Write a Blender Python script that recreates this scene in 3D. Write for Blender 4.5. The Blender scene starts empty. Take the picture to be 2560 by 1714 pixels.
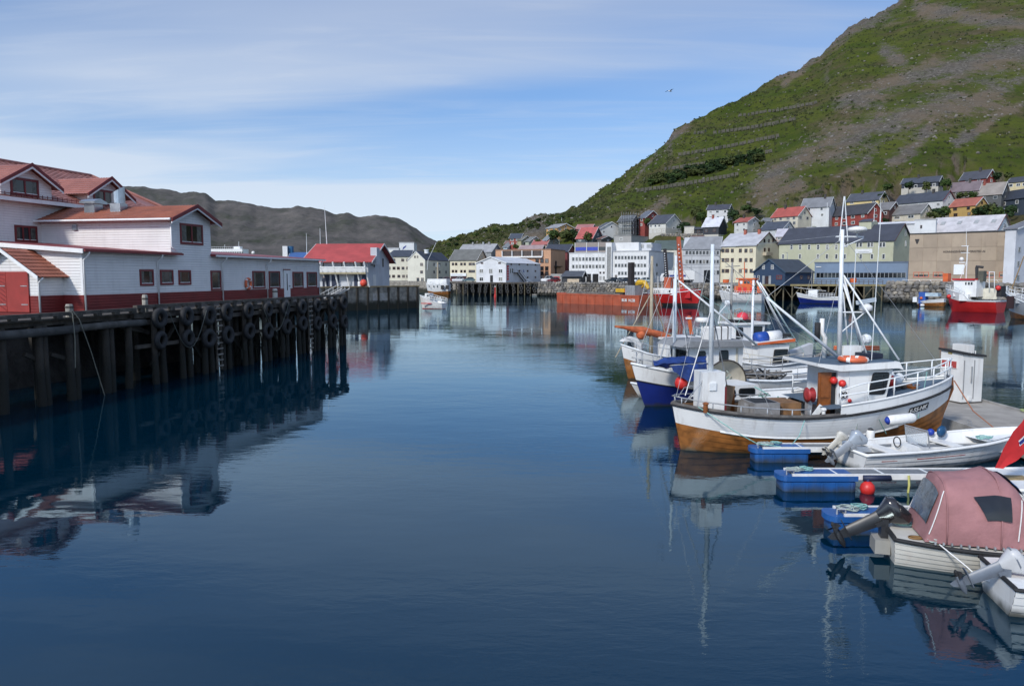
import bpy, math, random
from mathutils import Vector, Matrix, noise
random.seed(7)
R = math.radians
# ------------------------------------------------------------------ camera, sky, sun, exposure
H = 6.0; FPX = 1900.0; TH = math.atan((857 - 688) / FPX); CT, ST = math.cos(TH), math.sin(TH)
S = bpy.context.scene
cd = bpy.data.cameras.new('camera'); cam = bpy.data.objects.new('camera', cd); S.collection.objects.link(cam)
cd.sensor_width = 36.0; cd.lens = 36.0 * FPX / 2560.0; cd.clip_start = 0.1; cd.clip_end = 30000
cam.location = (0, 0, H); cam.rotation_euler = (math.pi / 2 - TH, 0, 0); S.camera = cam
SUN_EL, SUN_AZ = R(36), R(217)            # azimuth clockwise from +Y (view direction): behind the camera, to the left
wd = bpy.data.worlds.new('World'); S.world = wd; wd.use_nodes = True
nt = wd.node_tree; nt.nodes.clear(); L = nt.links.new
def N(t, **k):
    n = nt.nodes.new(t)
    for a, b in k.items(): setattr(n, a, b)
    return n
def sky_world():
    out = N('ShaderNodeOutputWorld'); bg = N('ShaderNodeBackground'); bg.inputs[1].default_value = 0.108
    sky = N('ShaderNodeTexSky', sky_type='NISHITA'); sky.sun_disc = False
    sky.sun_elevation = SUN_EL; sky.sun_rotation = SUN_AZ
    sky.altitude = 0; sky.air_density = 1.0; sky.dust_density = 0.35; sky.ozone_density = 2.2
    tc = N('ShaderNodeTexCoord'); sp = N('ShaderNodeSeparateXYZ'); L(tc.outputs['Generated'], sp.inputs[0])
    # project the view direction on a high flat cloud sheet so streaks converge towards the horizon
    mx = N('ShaderNodeMath', operation='MAXIMUM'); L(sp.outputs[2], mx.inputs[0]); mx.inputs[1].default_value = 0.0
    ad = N('ShaderNodeMath', operation='ADD'); L(mx.outputs[0], ad.inputs[0]); ad.inputs[1].default_value = 0.10
    dv = N('ShaderNodeVectorMath', operation='DIVIDE'); L(tc.outputs['Generated'], dv.inputs[0])
    cb = N('ShaderNodeCombineXYZ')
    for i in range(3): L(ad.outputs[0], cb.inputs[i])
    L(cb.outputs[0], dv.inputs[1])
    mp = N('ShaderNodeMapping'); mp.inputs['Rotation'].default_value = (0, 0, SKY_ROT); mp.inputs['Scale'].default_value = (0.30, 0.85, 0.0)
    mp.inputs['Location'].default_value = (SKY_OX, SKY_OY, 0)
    L(dv.outputs[0], mp.inputs[0])
    n1 = N('ShaderNodeTexNoise'); n1.inputs['Scale'].default_value = 0.62; n1.inputs['Detail'].default_value = 4; n1.inputs['Roughness'].default_value = 0.45; n1.inputs['Distortion'].default_value = 0.5
    L(mp.outputs[0], n1.inputs['Vector'])
    r1 = N('ShaderNodeMapRange', interpolation_type='SMOOTHSTEP'); L(n1.outputs[0], r1.inputs[0])
    r1.inputs[1].default_value = 0.45; r1.inputs[2].default_value = 0.66
    mp2 = N('ShaderNodeMapping'); mp2.inputs['Rotation'].default_value = (0, 0, R(-31)); mp2.inputs['Scale'].default_value = (0.8, 4.2, 0.0)
    L(dv.outputs[0], mp2.inputs[0])
    n2 = N('ShaderNodeTexNoise'); n2.inputs['Scale'].default_value = 1.1; n2.inputs['Detail'].default_value = 6; n2.inputs['Roughness'].default_value = 0.6; n2.inputs['Distortion'].default_value = 1.0
    L(mp2.outputs[0], n2.inputs['Vector'])
    r2 = N('ShaderNodeMapRange', interpolation_type='SMOOTHSTEP'); L(n2.outputs[0], r2.inputs[0])
    r2.inputs[1].default_value = 0.42; r2.inputs[2].default_value = 0.75; r2.inputs[4].default_value = 0.20
    a1 = N('ShaderNodeMath', operation='ADD'); L(r1.outputs[0], a1.inputs[0]); L(r2.outputs[0], a1.inputs[1])
    a2 = N('ShaderNodeMath', operation='MULTIPLY'); L(a1.outputs[0], a2.inputs[0]); a2.inputs[1].default_value = 0.80
    # more veil low in the sky
    hz = N('ShaderNodeMapRange'); L(sp.outputs[2], hz.inputs[0]); hz.inputs[1].default_value = 0.0; hz.inputs[2].default_value = 0.27; hz.inputs[3].default_value = 1.0; hz.inputs[4].default_value = 0.06
    a3 = N('ShaderNodeMath', operation='ADD', use_clamp=True); L(a2.outputs[0], a3.inputs[0]); L(hz.outputs[0], a3.inputs[1])
    a4 = N('ShaderNodeMath', operation='MULTIPLY'); L(a3.outputs[0], a4.inputs[0]); a4.inputs[1].default_value = 0.96
    mix = N('ShaderNodeMix', data_type='RGBA'); L(a4.outputs[0], mix.inputs[0])
    tint = N('ShaderNodeMix', data_type='RGBA', blend_type='MULTIPLY'); tint.inputs[0].default_value = 1.0
    L(sky.outputs[0], tint.inputs[6]); tint.inputs[7].default_value = SKY_TINT
    cc = N('ShaderNodeMix', data_type='RGBA'); ch = N('ShaderNodeMapRange'); L(sp.outputs[2], ch.inputs[0]); ch.inputs[1].default_value = 0.02; ch.inputs[2].default_value = 0.32
    L(ch.outputs[0], cc.inputs[0]); cc.inputs[6].default_value = CLOUD_LOW; cc.inputs[7].default_value = CLOUD
    # thin cloud glows towards the sun
    dt = N('ShaderNodeVectorMath', operation='DOT_PRODUCT'); L(tc.outputs['Generated'], dt.inputs[0]); dt.inputs[1].default_value = (math.sin(SUN_AZ) * math.cos(SUN_EL), math.cos(SUN_AZ) * math.cos(SUN_EL), math.sin(SUN_EL))
    dm = N('ShaderNodeMapRange', interpolation_type='SMOOTHSTEP'); L(dt.outputs['Value'], dm.inputs[0]); dm.inputs[1].default_value = 0.0; dm.inputs[2].default_value = 1.0; dm.inputs[3].default_value = 1.0; dm.inputs[4].default_value = 2.4
    cg = N('ShaderNodeVectorMath', operation='SCALE'); L(cc.outputs[2], cg.inputs[0]); L(dm.outputs[0], cg.inputs['Scale'])
    L(tint.outputs[2], mix.inputs[6]); L(cg.outputs[0], mix.inputs[7])
    L(mix.outputs[2], bg.inputs[0]); L(bg.outputs[0], out.inputs[0])
SKY_OX, SKY_OY, SKY_ROT = 3.3, 8.1, R(-30)
SKY_TINT = (0.385, 0.70, 1.02, 1)
CLOUD = (3.4, 4.1, 5.5, 1); CLOUD_LOW = (5.6, 6.4, 7.3, 1)
sky_world()
sl = bpy.data.lights.new('sun', 'SUN'); sun = bpy.data.objects.new('sun', sl); S.collection.objects.link(sun)
sl.energy = 2.55; sl.angle = R(7.0); sl.color = (1.0, 0.95, 0.88)
sd = Vector((math.sin(SUN_AZ) * math.cos(SUN_EL), math.cos(SUN_AZ) * math.cos(SUN_EL), math.sin(SUN_EL)))
sun.rotation_euler = sd.to_track_quat('Z', 'Y').to_euler(); sun.location = (-60, -120, 120)
vs = S.view_settings; vs.view_transform = 'Standard'; vs.look = 'None'; vs.exposure = 0.32; vs.gamma = 1.0; vs.use_curve_mapping = False
S.cycles.max_bounces = 6; S.cycles.diffuse_bounces = 3; S.cycles.glossy_bounces = 4; S.cycles.transparent_max_bounces = 8
S.cycles.caustics_reflective = False; S.cycles.caustics_refractive = False
# ------------------------------------------------------------------ helpers: places
def ray(px, py):
    u = (px - 1280) / FPX; v = (857 - py) / FPX
    return (u, CT + v * ST, -ST + v * CT)
def G(px, py, z=0.0):                      # point on the level z
    d = ray(px, py); s = (z - H) / d[2]
    return Vector((d[0] * s, d[1] * s, z))
def A(px, py, Y):                          # point at distance Y
    d = ray(px, py); s = Y / d[1]
    return Vector((d[0] * s, Y, H + s * d[2]))
def proj(p):
    w = p[1] * CT - (p[2] - H) * ST; q = p[1] * ST + (p[2] - H) * CT
    return (1280 + FPX * p[0] / w, 857 - FPX * q / w)
class Frame:                               # level frame: a along e1, b to its left, z up
    def __init__(s, o, e):
        s.o = (o[0], o[1]); n = math.hypot(e[0], e[1]); s.e1 = (e[0] / n, e[1] / n); s.e2 = (-s.e1[1], s.e1[0]); s.ang = math.atan2(s.e1[1], s.e1[0])
    def on(s, px, py, b=0.0):              # pixel on the upright plane b -> (a, z)
        d = ray(px, py); t = (b + s.o[0] * s.e2[0] + s.o[1] * s.e2[1]) / (d[0] * s.e2[0] + d[1] * s.e2[1])
        return ((d[0] * t - s.o[0]) * s.e1[0] + (d[1] * t - s.o[1]) * s.e1[1], H + d[2] * t)
    def ona(s, px, py, a=0.0):             # pixel on the upright plane a -> (b, z)
        d = ray(px, py); t = (a + s.o[0] * s.e1[0] + s.o[1] * s.e1[1]) / (d[0] * s.e1[0] + d[1] * s.e1[1])
        return ((d[0] * t - s.o[0]) * s.e2[0] + (d[1] * t - s.o[1]) * s.e2[1], H + d[2] * t)
    def onz(s, px, py, z):
        p = G(px, py, z); return s.loc(p)
    def loc(s, p):
        x, y = p[0] - s.o[0], p[1] - s.o[1]
        return (x * s.e1[0] + y * s.e1[1], x * s.e2[0] + y * s.e2[1])
    def W(s, a, b, z=0.0):
        return Vector((s.o[0] + a * s.e1[0] + b * s.e2[0], s.o[1] + a * s.e1[1] + b * s.e2[1], z))
# ------------------------------------------------------------------ helpers: things and meshes
COL = S.collection
def tag(o, label=None, cat=None, group=None, kind=None):
    if label: o['label'] = label
    if cat: o['category'] = cat
    if group: o['group'] = group
    if kind: o['kind'] = kind
    return o
def thing(name, label, cat, loc=(0, 0, 0), rz=0.0, group=None):
    o = bpy.data.objects.new(name, None); COL.objects.link(o); o.location = loc; o.rotation_euler = (0, 0, rz)
    o.empty_display_size = 0.3
    return tag(o, label, cat, group)
def fthing(name, label, cat, fr, group=None, z=0.0):
    return thing(name, label, cat, (fr.o[0], fr.o[1], z), fr.ang, group)
def perp(d):
    d = Vector(d).normalized(); a = Vector((0, 0, 1)) if abs(d.z) < 0.9 else Vector((1, 0, 0))
    x = d.cross(a).normalized(); return x, d.cross(x).normalized()
class MB:
    def __init__(s): s.v = []; s.f = []; s.m = []
    def add(s, vs, fs, m=0):
        k = len(s.v); s.v += [tuple(p) for p in vs]; s.f += [tuple(i + k for i in f) for f in fs]; s.m += [m] * len(fs); return s
    def box(s, x0, x1, y0, y1, z0, z1, m=0):
        if x0 > x1: x0, x1 = x1, x0
        if y0 > y1: y0, y1 = y1, y0
        if z0 > z1: z0, z1 = z1, z0
        return s.add([(x0, y0, z0), (x1, y0, z0), (x1, y1, z0), (x0, y1, z0), (x0, y0, z1), (x1, y0, z1), (x1, y1, z1), (x0, y1, z1)],
                     [(0, 3, 2, 1), (4, 5, 6, 7), (0, 1, 5, 4), (1, 2, 6, 5), (2, 3, 7, 6), (3, 0, 4, 7)], m)
    def bar(s, p, q, w, h, m=0, up=(0, 0, 1)):       # square bar from p to q
        p, q = Vector(p), Vector(q); d = (q - p).normalized(); u = Vector(up)
        if abs(d.dot(u)) > 0.98: u = Vector((1, 0, 0))
        x = d.cross(u).normalized() * (w / 2); y = x.cross(d).normalized() * (h / 2)
        return s.add([p - x - y, p + x - y, p + x + y, p - x + y, q - x - y, q + x - y, q + x + y, q - x + y],
                     [(0, 3, 2, 1), (4, 5, 6, 7), (0, 1, 5, 4), (1, 2, 6, 5), (2, 3, 7, 6), (3, 0, 4, 7)], m)
    def tube(s, pts, r, n=6, m=0, cap=True, closed=False):
        pts = [Vector(p) for p in pts]; k = len(s.v); c = len(pts); rs = r if isinstance(r, (list, tuple)) else [r] * c
        x = None
        for i, p in enumerate(pts):
            d = (pts[(i + 1) % c] - pts[i - 1]) if closed else (pts[min(i + 1, c - 1)] - pts[max(i - 1, 0)])
            if d.length < 1e-9: d = Vector((0, 0, 1))
            d.normalize()
            if x is None: x, y = perp(d)
            else:
                x = (x - d * x.dot(d))
                x = x.normalized() if x.length > 1e-6 else perp(d)[0]
                y = d.cross(x)
            for j in range(n):
                t = 2 * math.pi * j / n; s.v.append(tuple(p + (x * math.cos(t) + y * math.sin(t)) * rs[i]))
        for i in range(c if closed else c - 1):
            for j in range(n):
                a, b = k + i * n + j, k + i * n + (j + 1) % n; i2 = (i + 1) % c
                s.f.append((a, b, k + i2 * n + (j + 1) % n, k + i2 * n + j)); s.m.append(m)
        if cap and not closed:
            s.f.append(tuple(k + j for j in reversed(range(n)))); s.f.append(tuple(k + (c - 1) * n + j for j in range(n))); s.m += [m, m]
        return s
    def prism(s, poly, vec, m=0):                    # extrude a flat 3-d polygon by vec
        n = len(poly); v = Vector(vec); q = [Vector(p) for p in poly]
        return s.add(q + [p + v for p in q], [tuple(reversed(range(n))), tuple(range(n, 2 * n))] + [(i, (i + 1) % n, n + (i + 1) % n, n + i) for i in range(n)], m)
    def lathe(s, prof, o=(0, 0, 0), n=10, axis='z', m=0, sx=1.0, sy=1.0):
        k = len(s.v); o = Vector(o)
        for r, h in prof:
            for j in range(n):
                t = 2 * math.pi * j / n; a, b = r * math.cos(t) * sx, r * math.sin(t) * sy
                s.v.append(tuple(o + Vector({'z': (a, b, h), 'x': (h, a, b), 'y': (b, h, a)}[axis])))
        for i in range(len(prof) - 1):
            for j in range(n):
                s.f.append((k + i * n + j, k + i * n + (j + 1) % n, k + (i + 1) * n + (j + 1) % n, k + (i + 1) * n + j)); s.m.append(m)
        s.f.append(tuple(k + j for j in reversed(range(n)))); s.f.append(tuple(k + (len(prof) - 1) * n + j for j in range(n))); s.m += [m, m]
        return s
    def ball(s, o, r, n=10, m=0, sz=1.0):
        st = 6; return s.lathe([(max(r * math.sin(math.pi * i / st), 0.002), -r * sz * math.cos(math.pi * i / st)) for i in range(st + 1)], o, n, 'z', m)
    def loft(s, rings, m=0, cap=True, closed=True):
        k = len(s.v); n = len(rings[0])
        for r in rings: s.v += [tuple(p) for p in r]
        for i in range(len(rings) - 1):
            for j in range(n if closed else n - 1):
                s.f.append((k + i * n + j, k + i * n + (j + 1) % n, k + (i + 1) * n + (j + 1) % n, k + (i + 1) * n + j)); s.m.append(m)
        if cap and closed:
            s.f.append(tuple(k + j for j in reversed(range(n)))); s.f.append(tuple(k + (len(rings) - 1) * n + j for j in range(n))); s.m += [m, m]
        return s
    def mesh(s, name, mats, smooth=False):
        me = bpy.data.meshes.new(name); me.from_pydata(s.v, [], s.f)
        for mt in (mats if isinstance(mats, (list, tuple)) else [mats]): me.materials.append(mt)
        if isinstance(mats, (list, tuple)) and len(mats) > 1: me.polygons.foreach_set('material_index', s.m)
        if smooth: me.polygons.foreach_set('use_smooth', [True] * len(s.f))
        me.update(); return me
    def build(s, name, mats, parent=None, loc=None, rz=None, smooth=False, rot=None):
        o = bpy.data.objects.new(name, s.mesh(name, mats, smooth)); COL.objects.link(o)
        if parent: o.parent = parent
        if loc is not None: o.location = loc
        if rz is not None: o.rotation_euler = (0, 0, rz)
        if rot is not None: o.rotation_euler = rot
        return o
def put(me, name, parent=None, loc=(0, 0, 0), rot=(0, 0, 0), sc=(1, 1, 1)):      # another object on shared mesh data
    o = bpy.data.objects.new(name, me); COL.objects.link(o); o.location = loc; o.rotation_euler = rot; o.scale = sc
    if parent: o.parent = parent
    return o
def weld(o, ang=40):
    for p in o.data.polygons: p.use_smooth = True
    try: o.data.set_sharp_from_angle(angle=R(ang))
    except Exception: pass
    return o
# ------------------------------------------------------------------ materials
def lin(c): return c / 12.92 if c <= 0.04045 else ((c + 0.055) / 1.055) ** 2.4
def C(r, g, b, k=1.0): return (lin(r / 255) * k, lin(g / 255) * k, lin(b / 255) * k, 1)
MATS = {}
def mat(name, col, rough=0.6, var=0.14, scale=1.5, metal=0.0, bump=0.0, bscale=20.0, dirt=0.0, dcol=(0.05, 0.042, 0.035, 1), side=0.0, streak=4.0, spec=0.5, coat=0.0, groove='z', alpha=1.0):
    if name in MATS: return MATS[name]
    m = bpy.data.materials.new(name); MATS[name] = m; m.use_nodes = True; t = m.node_tree; l = t.links.new
    b = t.nodes['Principled BSDF']; b.inputs['Roughness'].default_value = rough; b.inputs['Metallic'].default_value = metal
    b.inputs['Specular IOR Level'].default_value = spec; b.inputs['Coat Weight'].default_value = coat
    if len(col) == 3: col = (*col, 1)
    b.inputs['Base Color'].default_value = col
    g = t.nodes.new('ShaderNodeNewGeometry'); cur = None
    def noise_n(sc, det=4, vec=None, rg=0.55):
        n = t.nodes.new('ShaderNodeTexNoise'); n.inputs['Scale'].default_value = sc; n.inputs['Detail'].default_value = det; n.inputs['Roughness'].default_value = rg
        l(vec or g.outputs['Position'], n.inputs['Vector']); return n.outputs[0]
    def mixc(fac, a, bcol, mode='MIX'):
        x = t.nodes.new('ShaderNodeMix'); x.data_type = 'RGBA'; x.blend_type = mode
        l(fac, x.inputs[0]) if not isinstance(fac, float) else setattr(x.inputs[0], 'default_value', fac)
        for i, q in ((6, a), (7, bcol)):
            if isinstance(q, tuple): x.inputs[i].default_value = q
            else: l(q, x.inputs[i])
        return x.outputs[2]
    def rng(v, a, c, lo=0.0, hi=1.0):
        x = t.nodes.new('ShaderNodeMapRange'); x.interpolation_type = 'SMOOTHSTEP'; l(v, x.inputs[0])
        for i, q in enumerate((a, c, lo, hi)): x.inputs[i + 1].default_value = q
        return x.outputs[0]
    cur = col
    if var > 0:
        f = rng(noise_n(scale), 0.3, 0.7)
        cur = mixc(f, tuple(c * (1 - var) for c in col[:3]) + (1,), tuple(min(c * (1 + var), 0.95) for c in col[:3]) + (1,))
    if dirt > 0:
        mp = t.nodes.new('ShaderNodeMapping'); mp.inputs['Scale'].default_value = (streak, streak, 0.5); l(g.outputs['Position'], mp.inputs[0])
        f = rng(noise_n(1.0, 6, mp.outputs[0], 0.65), 0.5, 0.75, 0.0, dirt)
        cur = mixc(f, cur, dcol)
    hts = []
    if side > 0:                                         # horizontal (or upright) cladding boards
        sp = t.nodes.new('ShaderNodeSeparateXYZ'); l(g.outputs['Position'], sp.inputs[0])
        q = t.nodes.new('ShaderNodeMath'); q.operation = 'MULTIPLY'; q.inputs[1].default_value = 1 / side
        if groove == 'z': l(sp.outputs[2], q.inputs[0])
        else:
            w = t.nodes.new('ShaderNodeMath'); w.operation = 'ADD'; l(sp.outputs[0], w.inputs[0]); l(sp.outputs[1], w.inputs[1]); l(w.outputs[0], q.inputs[0])
        fr = t.nodes.new('ShaderNodeMath'); fr.operation = 'FRACT'; l(q.outputs[0], fr.inputs[0])
        cur = mixc(rng(fr.outputs[0], 0.0, 0.14, 0.30, 0.0), cur, tuple(c * 0.35 for c in col[:3]) + (1,))
        hts.append((rng(fr.outputs[0], 0.0, 0.2), side * 0.12))
    if bump > 0: hts.append((noise_n(bscale, 5), bump))
    prev = None
    for hgt, dist in hts:
        bp = t.nodes.new('ShaderNodeBump'); bp.inputs['Strength'].default_value = 0.9; bp.inputs['Distance'].default_value = dist; l(hgt, bp.inputs['Height'])
        if prev: l(prev, bp.inputs['Normal'])
        prev = bp.outputs[0]
    if prev: l(prev, b.inputs['Normal'])
    if not isinstance(cur, tuple): l(cur, b.inputs['Base Color'])
    if alpha < 1: b.inputs['Alpha'].default_value = alpha
    return m
GLASS = mat('window_glass', (0.012, 0.015, 0.018), 0.06, 0.3, 0.6, spec=0.6); GLASSES = [GLASS, mat('window_glass_grey', (0.045, 0.05, 0.055), 0.07, 0.5, 1.2, spec=0.6), mat('window_curtained', (0.16, 0.155, 0.14), 0.12, 0.6, 2.0, spec=0.6), GLASS]
WHITE = mat('white_paint', (0.78, 0.78, 0.77), 0.45, 0.05, 0.8, dirt=0.10)
WHITEB = mat('boat_white', (0.74, 0.74, 0.72), 0.36, 0.06, 0.9, dirt=0.30, dcol=(0.26, 0.20, 0.14, 1), streak=3.5)
BLACK = mat('black_rubber', (0.016, 0.016, 0.017), 0.75, 0.3, 4, bump=0.01, bscale=30)
STEEL = mat('galvanised_steel', (0.34, 0.35, 0.36), 0.5, 0.2, 3, metal=0.4)
RAIL = mat('white_rail', (0.72, 0.74, 0.74), 0.4, 0.08, 5)
ROPE = mat('rope', (0.34, 0.40, 0.36), 0.9, 0.25, 20)
ROPEG = mat('green_rope', (0.22, 0.42, 0.38), 0.9, 0.25, 20)
WOODG = mat('grey_wood', (0.078, 0.068, 0.057), 0.9, 0.4, 2.2, bump=0.02, bscale=14, dirt=0.5, dcol=(0.02, 0.018, 0.014, 1))
# ------------------------------------------------------------------ water
def water_material():
    m = bpy.data.materials.new('harbour_water'); m.use_nodes = True; t = m.node_tree; l = t.links.new; t.nodes.remove(t.nodes['Principled BSDF']); out = t.nodes['Material Output']
    df = t.nodes.new('ShaderNodeBsdfDiffuse'); df.inputs[0].default_value = (0.0005, 0.014, 0.028, 1)          # light coming back out of the water
    gl = t.nodes.new('ShaderNodeBsdfGlossy'); gl.inputs['Color'].default_value = (0.74, 0.92, 1.0, 1); gl.inputs['Roughness'].default_value = 0.015
    fr = t.nodes.new('ShaderNodeFresnel'); fr.inputs[0].default_value = 1.72; ms = t.nodes.new('ShaderNodeMixShader'); l(fr.outputs[0], ms.inputs[0]); l(df.outputs[0], ms.inputs[1]); l(gl.outputs[0], ms.inputs[2]); l(ms.outputs[0], out.inputs[0])
    g = t.nodes.new('ShaderNodeNewGeometry')
    def nz(sc, sx, sy, rot, det, dist=0.0):
        mp = t.nodes.new('ShaderNodeMapping'); mp.inputs['Scale'].default_value = (sx, sy, 1); mp.inputs['Rotation'].default_value = (0, 0, rot); l(g.outputs['Position'], mp.inputs[0])
        n = t.nodes.new('ShaderNodeTexNoise'); n.inputs['Scale'].default_value = sc; n.inputs['Detail'].default_value = det; n.inputs['Distortion'].default_value = dist
        l(mp.outputs[0], n.inputs['Vector']); return n.outputs[0]
    # wind patches: calmer and rougher lanes
    pt = nz(0.035, 0.5, 1.6, 0.25, 3, 0.6)
    mr = t.nodes.new('ShaderNodeMapRange'); mr.interpolation_type = 'SMOOTHSTEP'; l(pt, mr.inputs[0]); mr.inputs[1].default_value = 0.36; mr.inputs[2].default_value = 0.66; mr.inputs[3].default_value = 0.05; mr.inputs[4].default_value = 1.15
    prev = None
    for h, dist, patch in ((nz(0.45, 0.7, 1.3, 0.35, 2), 0.011, False), (nz(2.6, 0.6, 1.6, 0.2, 3, 0.4), 0.0058, True), (nz(9.0, 0.7, 1.5, -0.15, 2), 0.0014, True)):
        bp = t.nodes.new('ShaderNodeBump'); bp.inputs['Distance'].default_value = dist; bp.inputs['Strength'].default_value = 1.0; l(h, bp.inputs['Height'])
        if patch: l(mr.outputs[0], bp.inputs['Strength'])
        if prev: l(prev, bp.inputs['Normal'])
        prev = bp.outputs[0]
    l(prev, gl.inputs['Normal']); l(prev, fr.inputs['Normal']); return m
w = MB(); w.add([(-9000, -3000, 0), (9000, -3000, 0), (9000, 14000, 0), (-9000, 14000, 0)], [(0, 1, 2, 3)])
tag(w.build('water', water_material()), 'calm dark blue harbour water', None, None, 'structure')
# ------------------------------------------------------------------ land: town shore, green hill, far mountain
def lerp(tab, x):
    if x <= tab[0][0]: return tab[0][1]
    for (a, p), (b, q) in zip(tab, tab[1:]):
        if x <= b: return p + (q - p) * (x - a) / (b - a)
    return tab[-1][1]
def alp(px, py=640): d = ray(px, py); return d[0] / d[1]
def ridge_tab(pts):
    o = []
    for px, py in pts:
        d = ray(px, py); o.append((d[0] / d[1], d[2] / d[1]))
    return o
RIDGE = ridge_tab([(200, 684), (900, 676), (1000, 650), (1060, 625), (1100, 607), (1150, 590), (1200, 571), (1225, 563), (1260, 561), (1290, 563), (1310, 547), (1330, 537), (1360, 531), (1385, 536), (1440, 515), (1480, 490), (1540, 449), (1601, 396), (1649, 366), (1671, 344), (1686, 322), (1714, 311), (1758, 287), (1845, 244), (1932, 196), (1997, 170), (2050, 135), (2067, 118), (2080, 102), (2102, 83), (2124, 65), (2171, 44), (2232, 13), (2300, -25), (2400, -75), (2560, -140), (2800, -210), (3200, -260)])
RMAX = {}
def atab(tab): return [(alp(p), q) for p, q in tab]
YR = atab([(200, 420), (1000, 400), (1100, 430), (1300, 450), (1500, 470), (1650, 500), (1850, 560), (2050, 620), (2250, 690), (2560, 780), (3200, 900)])
YT = atab([(200, 380), (1000, 370), (1150, 350), (1300, 347), (1500, 340), (1650, 336), (1800, 320), (2000, 305), (2300, 292), (3200, 290)])
ZT = atab([(200, 4.6), (900, 5), (1000, 7), (1150, 12), (1300, 24), (1500, 30), (1650, 34), (1800, 34), (2000, 40), (2300, 43), (3200, 48)])
YQ = [(alp(p, q), G(p, q).y) for p, q in [(200, 728), (1000, 730), (1110, 733), (1335, 734.5), (1350, 738.5), (1600, 744), (1880, 748.5), (1900, 745), (2205, 747), (2218, 755.5), (2345, 760), (2560, 768), (3000, 780)]]
YQS = [(alp(p, q), G(p, q).y) for p, q in [(200, 728), (1000, 729), (1130, 735), (1345, 737.5), (1600, 743), (1880, 748), (2200, 752), (2345, 757), (2560, 765), (3000, 778)]]
ZQ = 3.9
def fb(x, y, z, o=4): return noise.fractal((x, y, z), 1.0, 2.1, o)
def ter(X, Y, rough=True):
    a = X / Y; yq = lerp(YQS, a); yf = yq + 42; yt = max(lerp(YT, a), yf + 30); zt = lerp(ZT, a); yr = lerp(YR, a); zr = H + lerp(RIDGE, a) * yr
    zr = max(zr, zt + 0.5)
    if Y < yf: return ZQ
    if Y < yt:
        t = (Y - yf) / (yt - yf); z = ZQ + (zt - ZQ) * (t * t * 0.35 + t * 0.65); k = 0.5 * t
    elif Y < yr:
        t = (Y - yt) / (yr - yt); z = zt + (zr - zt) * t; k = 0.5 + min(3.0, (zr - zt) * 0.03) * (1 - (1 - t) ** 2)
    else:
        z = zr - 0.12 * (Y - yr); k = 3.2
    if rough and k > 0:
        n = fb(X * 0.02, Y * 0.02, 3.1) * 1.1 + fb(X * 0.09, Y * 0.09, 7.7) * 0.45
        r = abs(fb(X * 0.06, Y * 0.03, 1.7)) * 1.9 + 1.1 * abs(fb(X * 0.21, Y * 0.08, 4.4)) - 0.7
        nr = 1.0 - min(1.0, abs(Y - yr) / 45.0)
        z += k * (n * (1 - 0.5 * nr) + 0.62 * r * nr) - 0.3 * k * nr
    return z
def hit(px, py, y0=150.0, y1=900.0, rough=True):          # where the line of sight through a pixel meets the land
    d = ray(px, py); Y = y0
    while Y < y1:
        s = Y / d[1]; x, z = d[0] * s, H + s * d[2]
        if ter(x, Y, rough) >= z: return Vector((x, Y, ter(x, Y, rough)))
        Y += 1.0
    return None
SCREE = [([(2560, 130), (2480, 150), (2400, 175), (2330, 190)], 40), ([(2560, 60), (2450, 45), (2300, 20)], 16), ([(2330, 190), (2260, 200), (2180, 230), (2120, 250)], 26), ([(2290, 190), (2220, 215), (2150, 258)], 20), ([(2500, 240), (2380, 265), (2260, 295), (2160, 320), (2080, 350), (1990, 400), (1930, 440), (1900, 500)], 34),
         ([(2200, 290), (2130, 350), (2060, 390)], 26), ([(2340, 285), (2310, 340), (2270, 380), (2235, 410)], 17), ([(2560, 255), (2500, 285), (2440, 330), (2390, 360)], 12), ([(2170, 400), (2140, 420), (2090, 440)], 9),
         ([(2000, 455), (1960, 480), (1900, 505), (1860, 520)], 16), ([(1660, 500), (1625, 530), (1600, 545)], 12), ([(2050, 135), (2000, 165), (1940, 195)], 12), ([(2240, 10), (2140, 62), (2080, 105)], 16), ([(1720, 312), (1670, 350)], 9), ([(1330, 540), (1350, 560), (1330, 590)], 22), ([(2000, 180), (1960, 210)], 9), ([(1560, 480), (1640, 385)], 5), ([(2210, 130), (2250, 150)], 18), ([(2420, 250), (2560, 200)], 14)]
def seg_d(p, a, b):
    ax, ay = a; bx, by = b; dx, dy = bx - ax, by - ay; t = max(0, min(1, ((p[0] - ax) * dx + (p[1] - ay) * dy) / (dx * dx + dy * dy + 1e-9)))
    return math.hypot(p[0] - ax - dx * t, p[1] - ay - dy * t)
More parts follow.
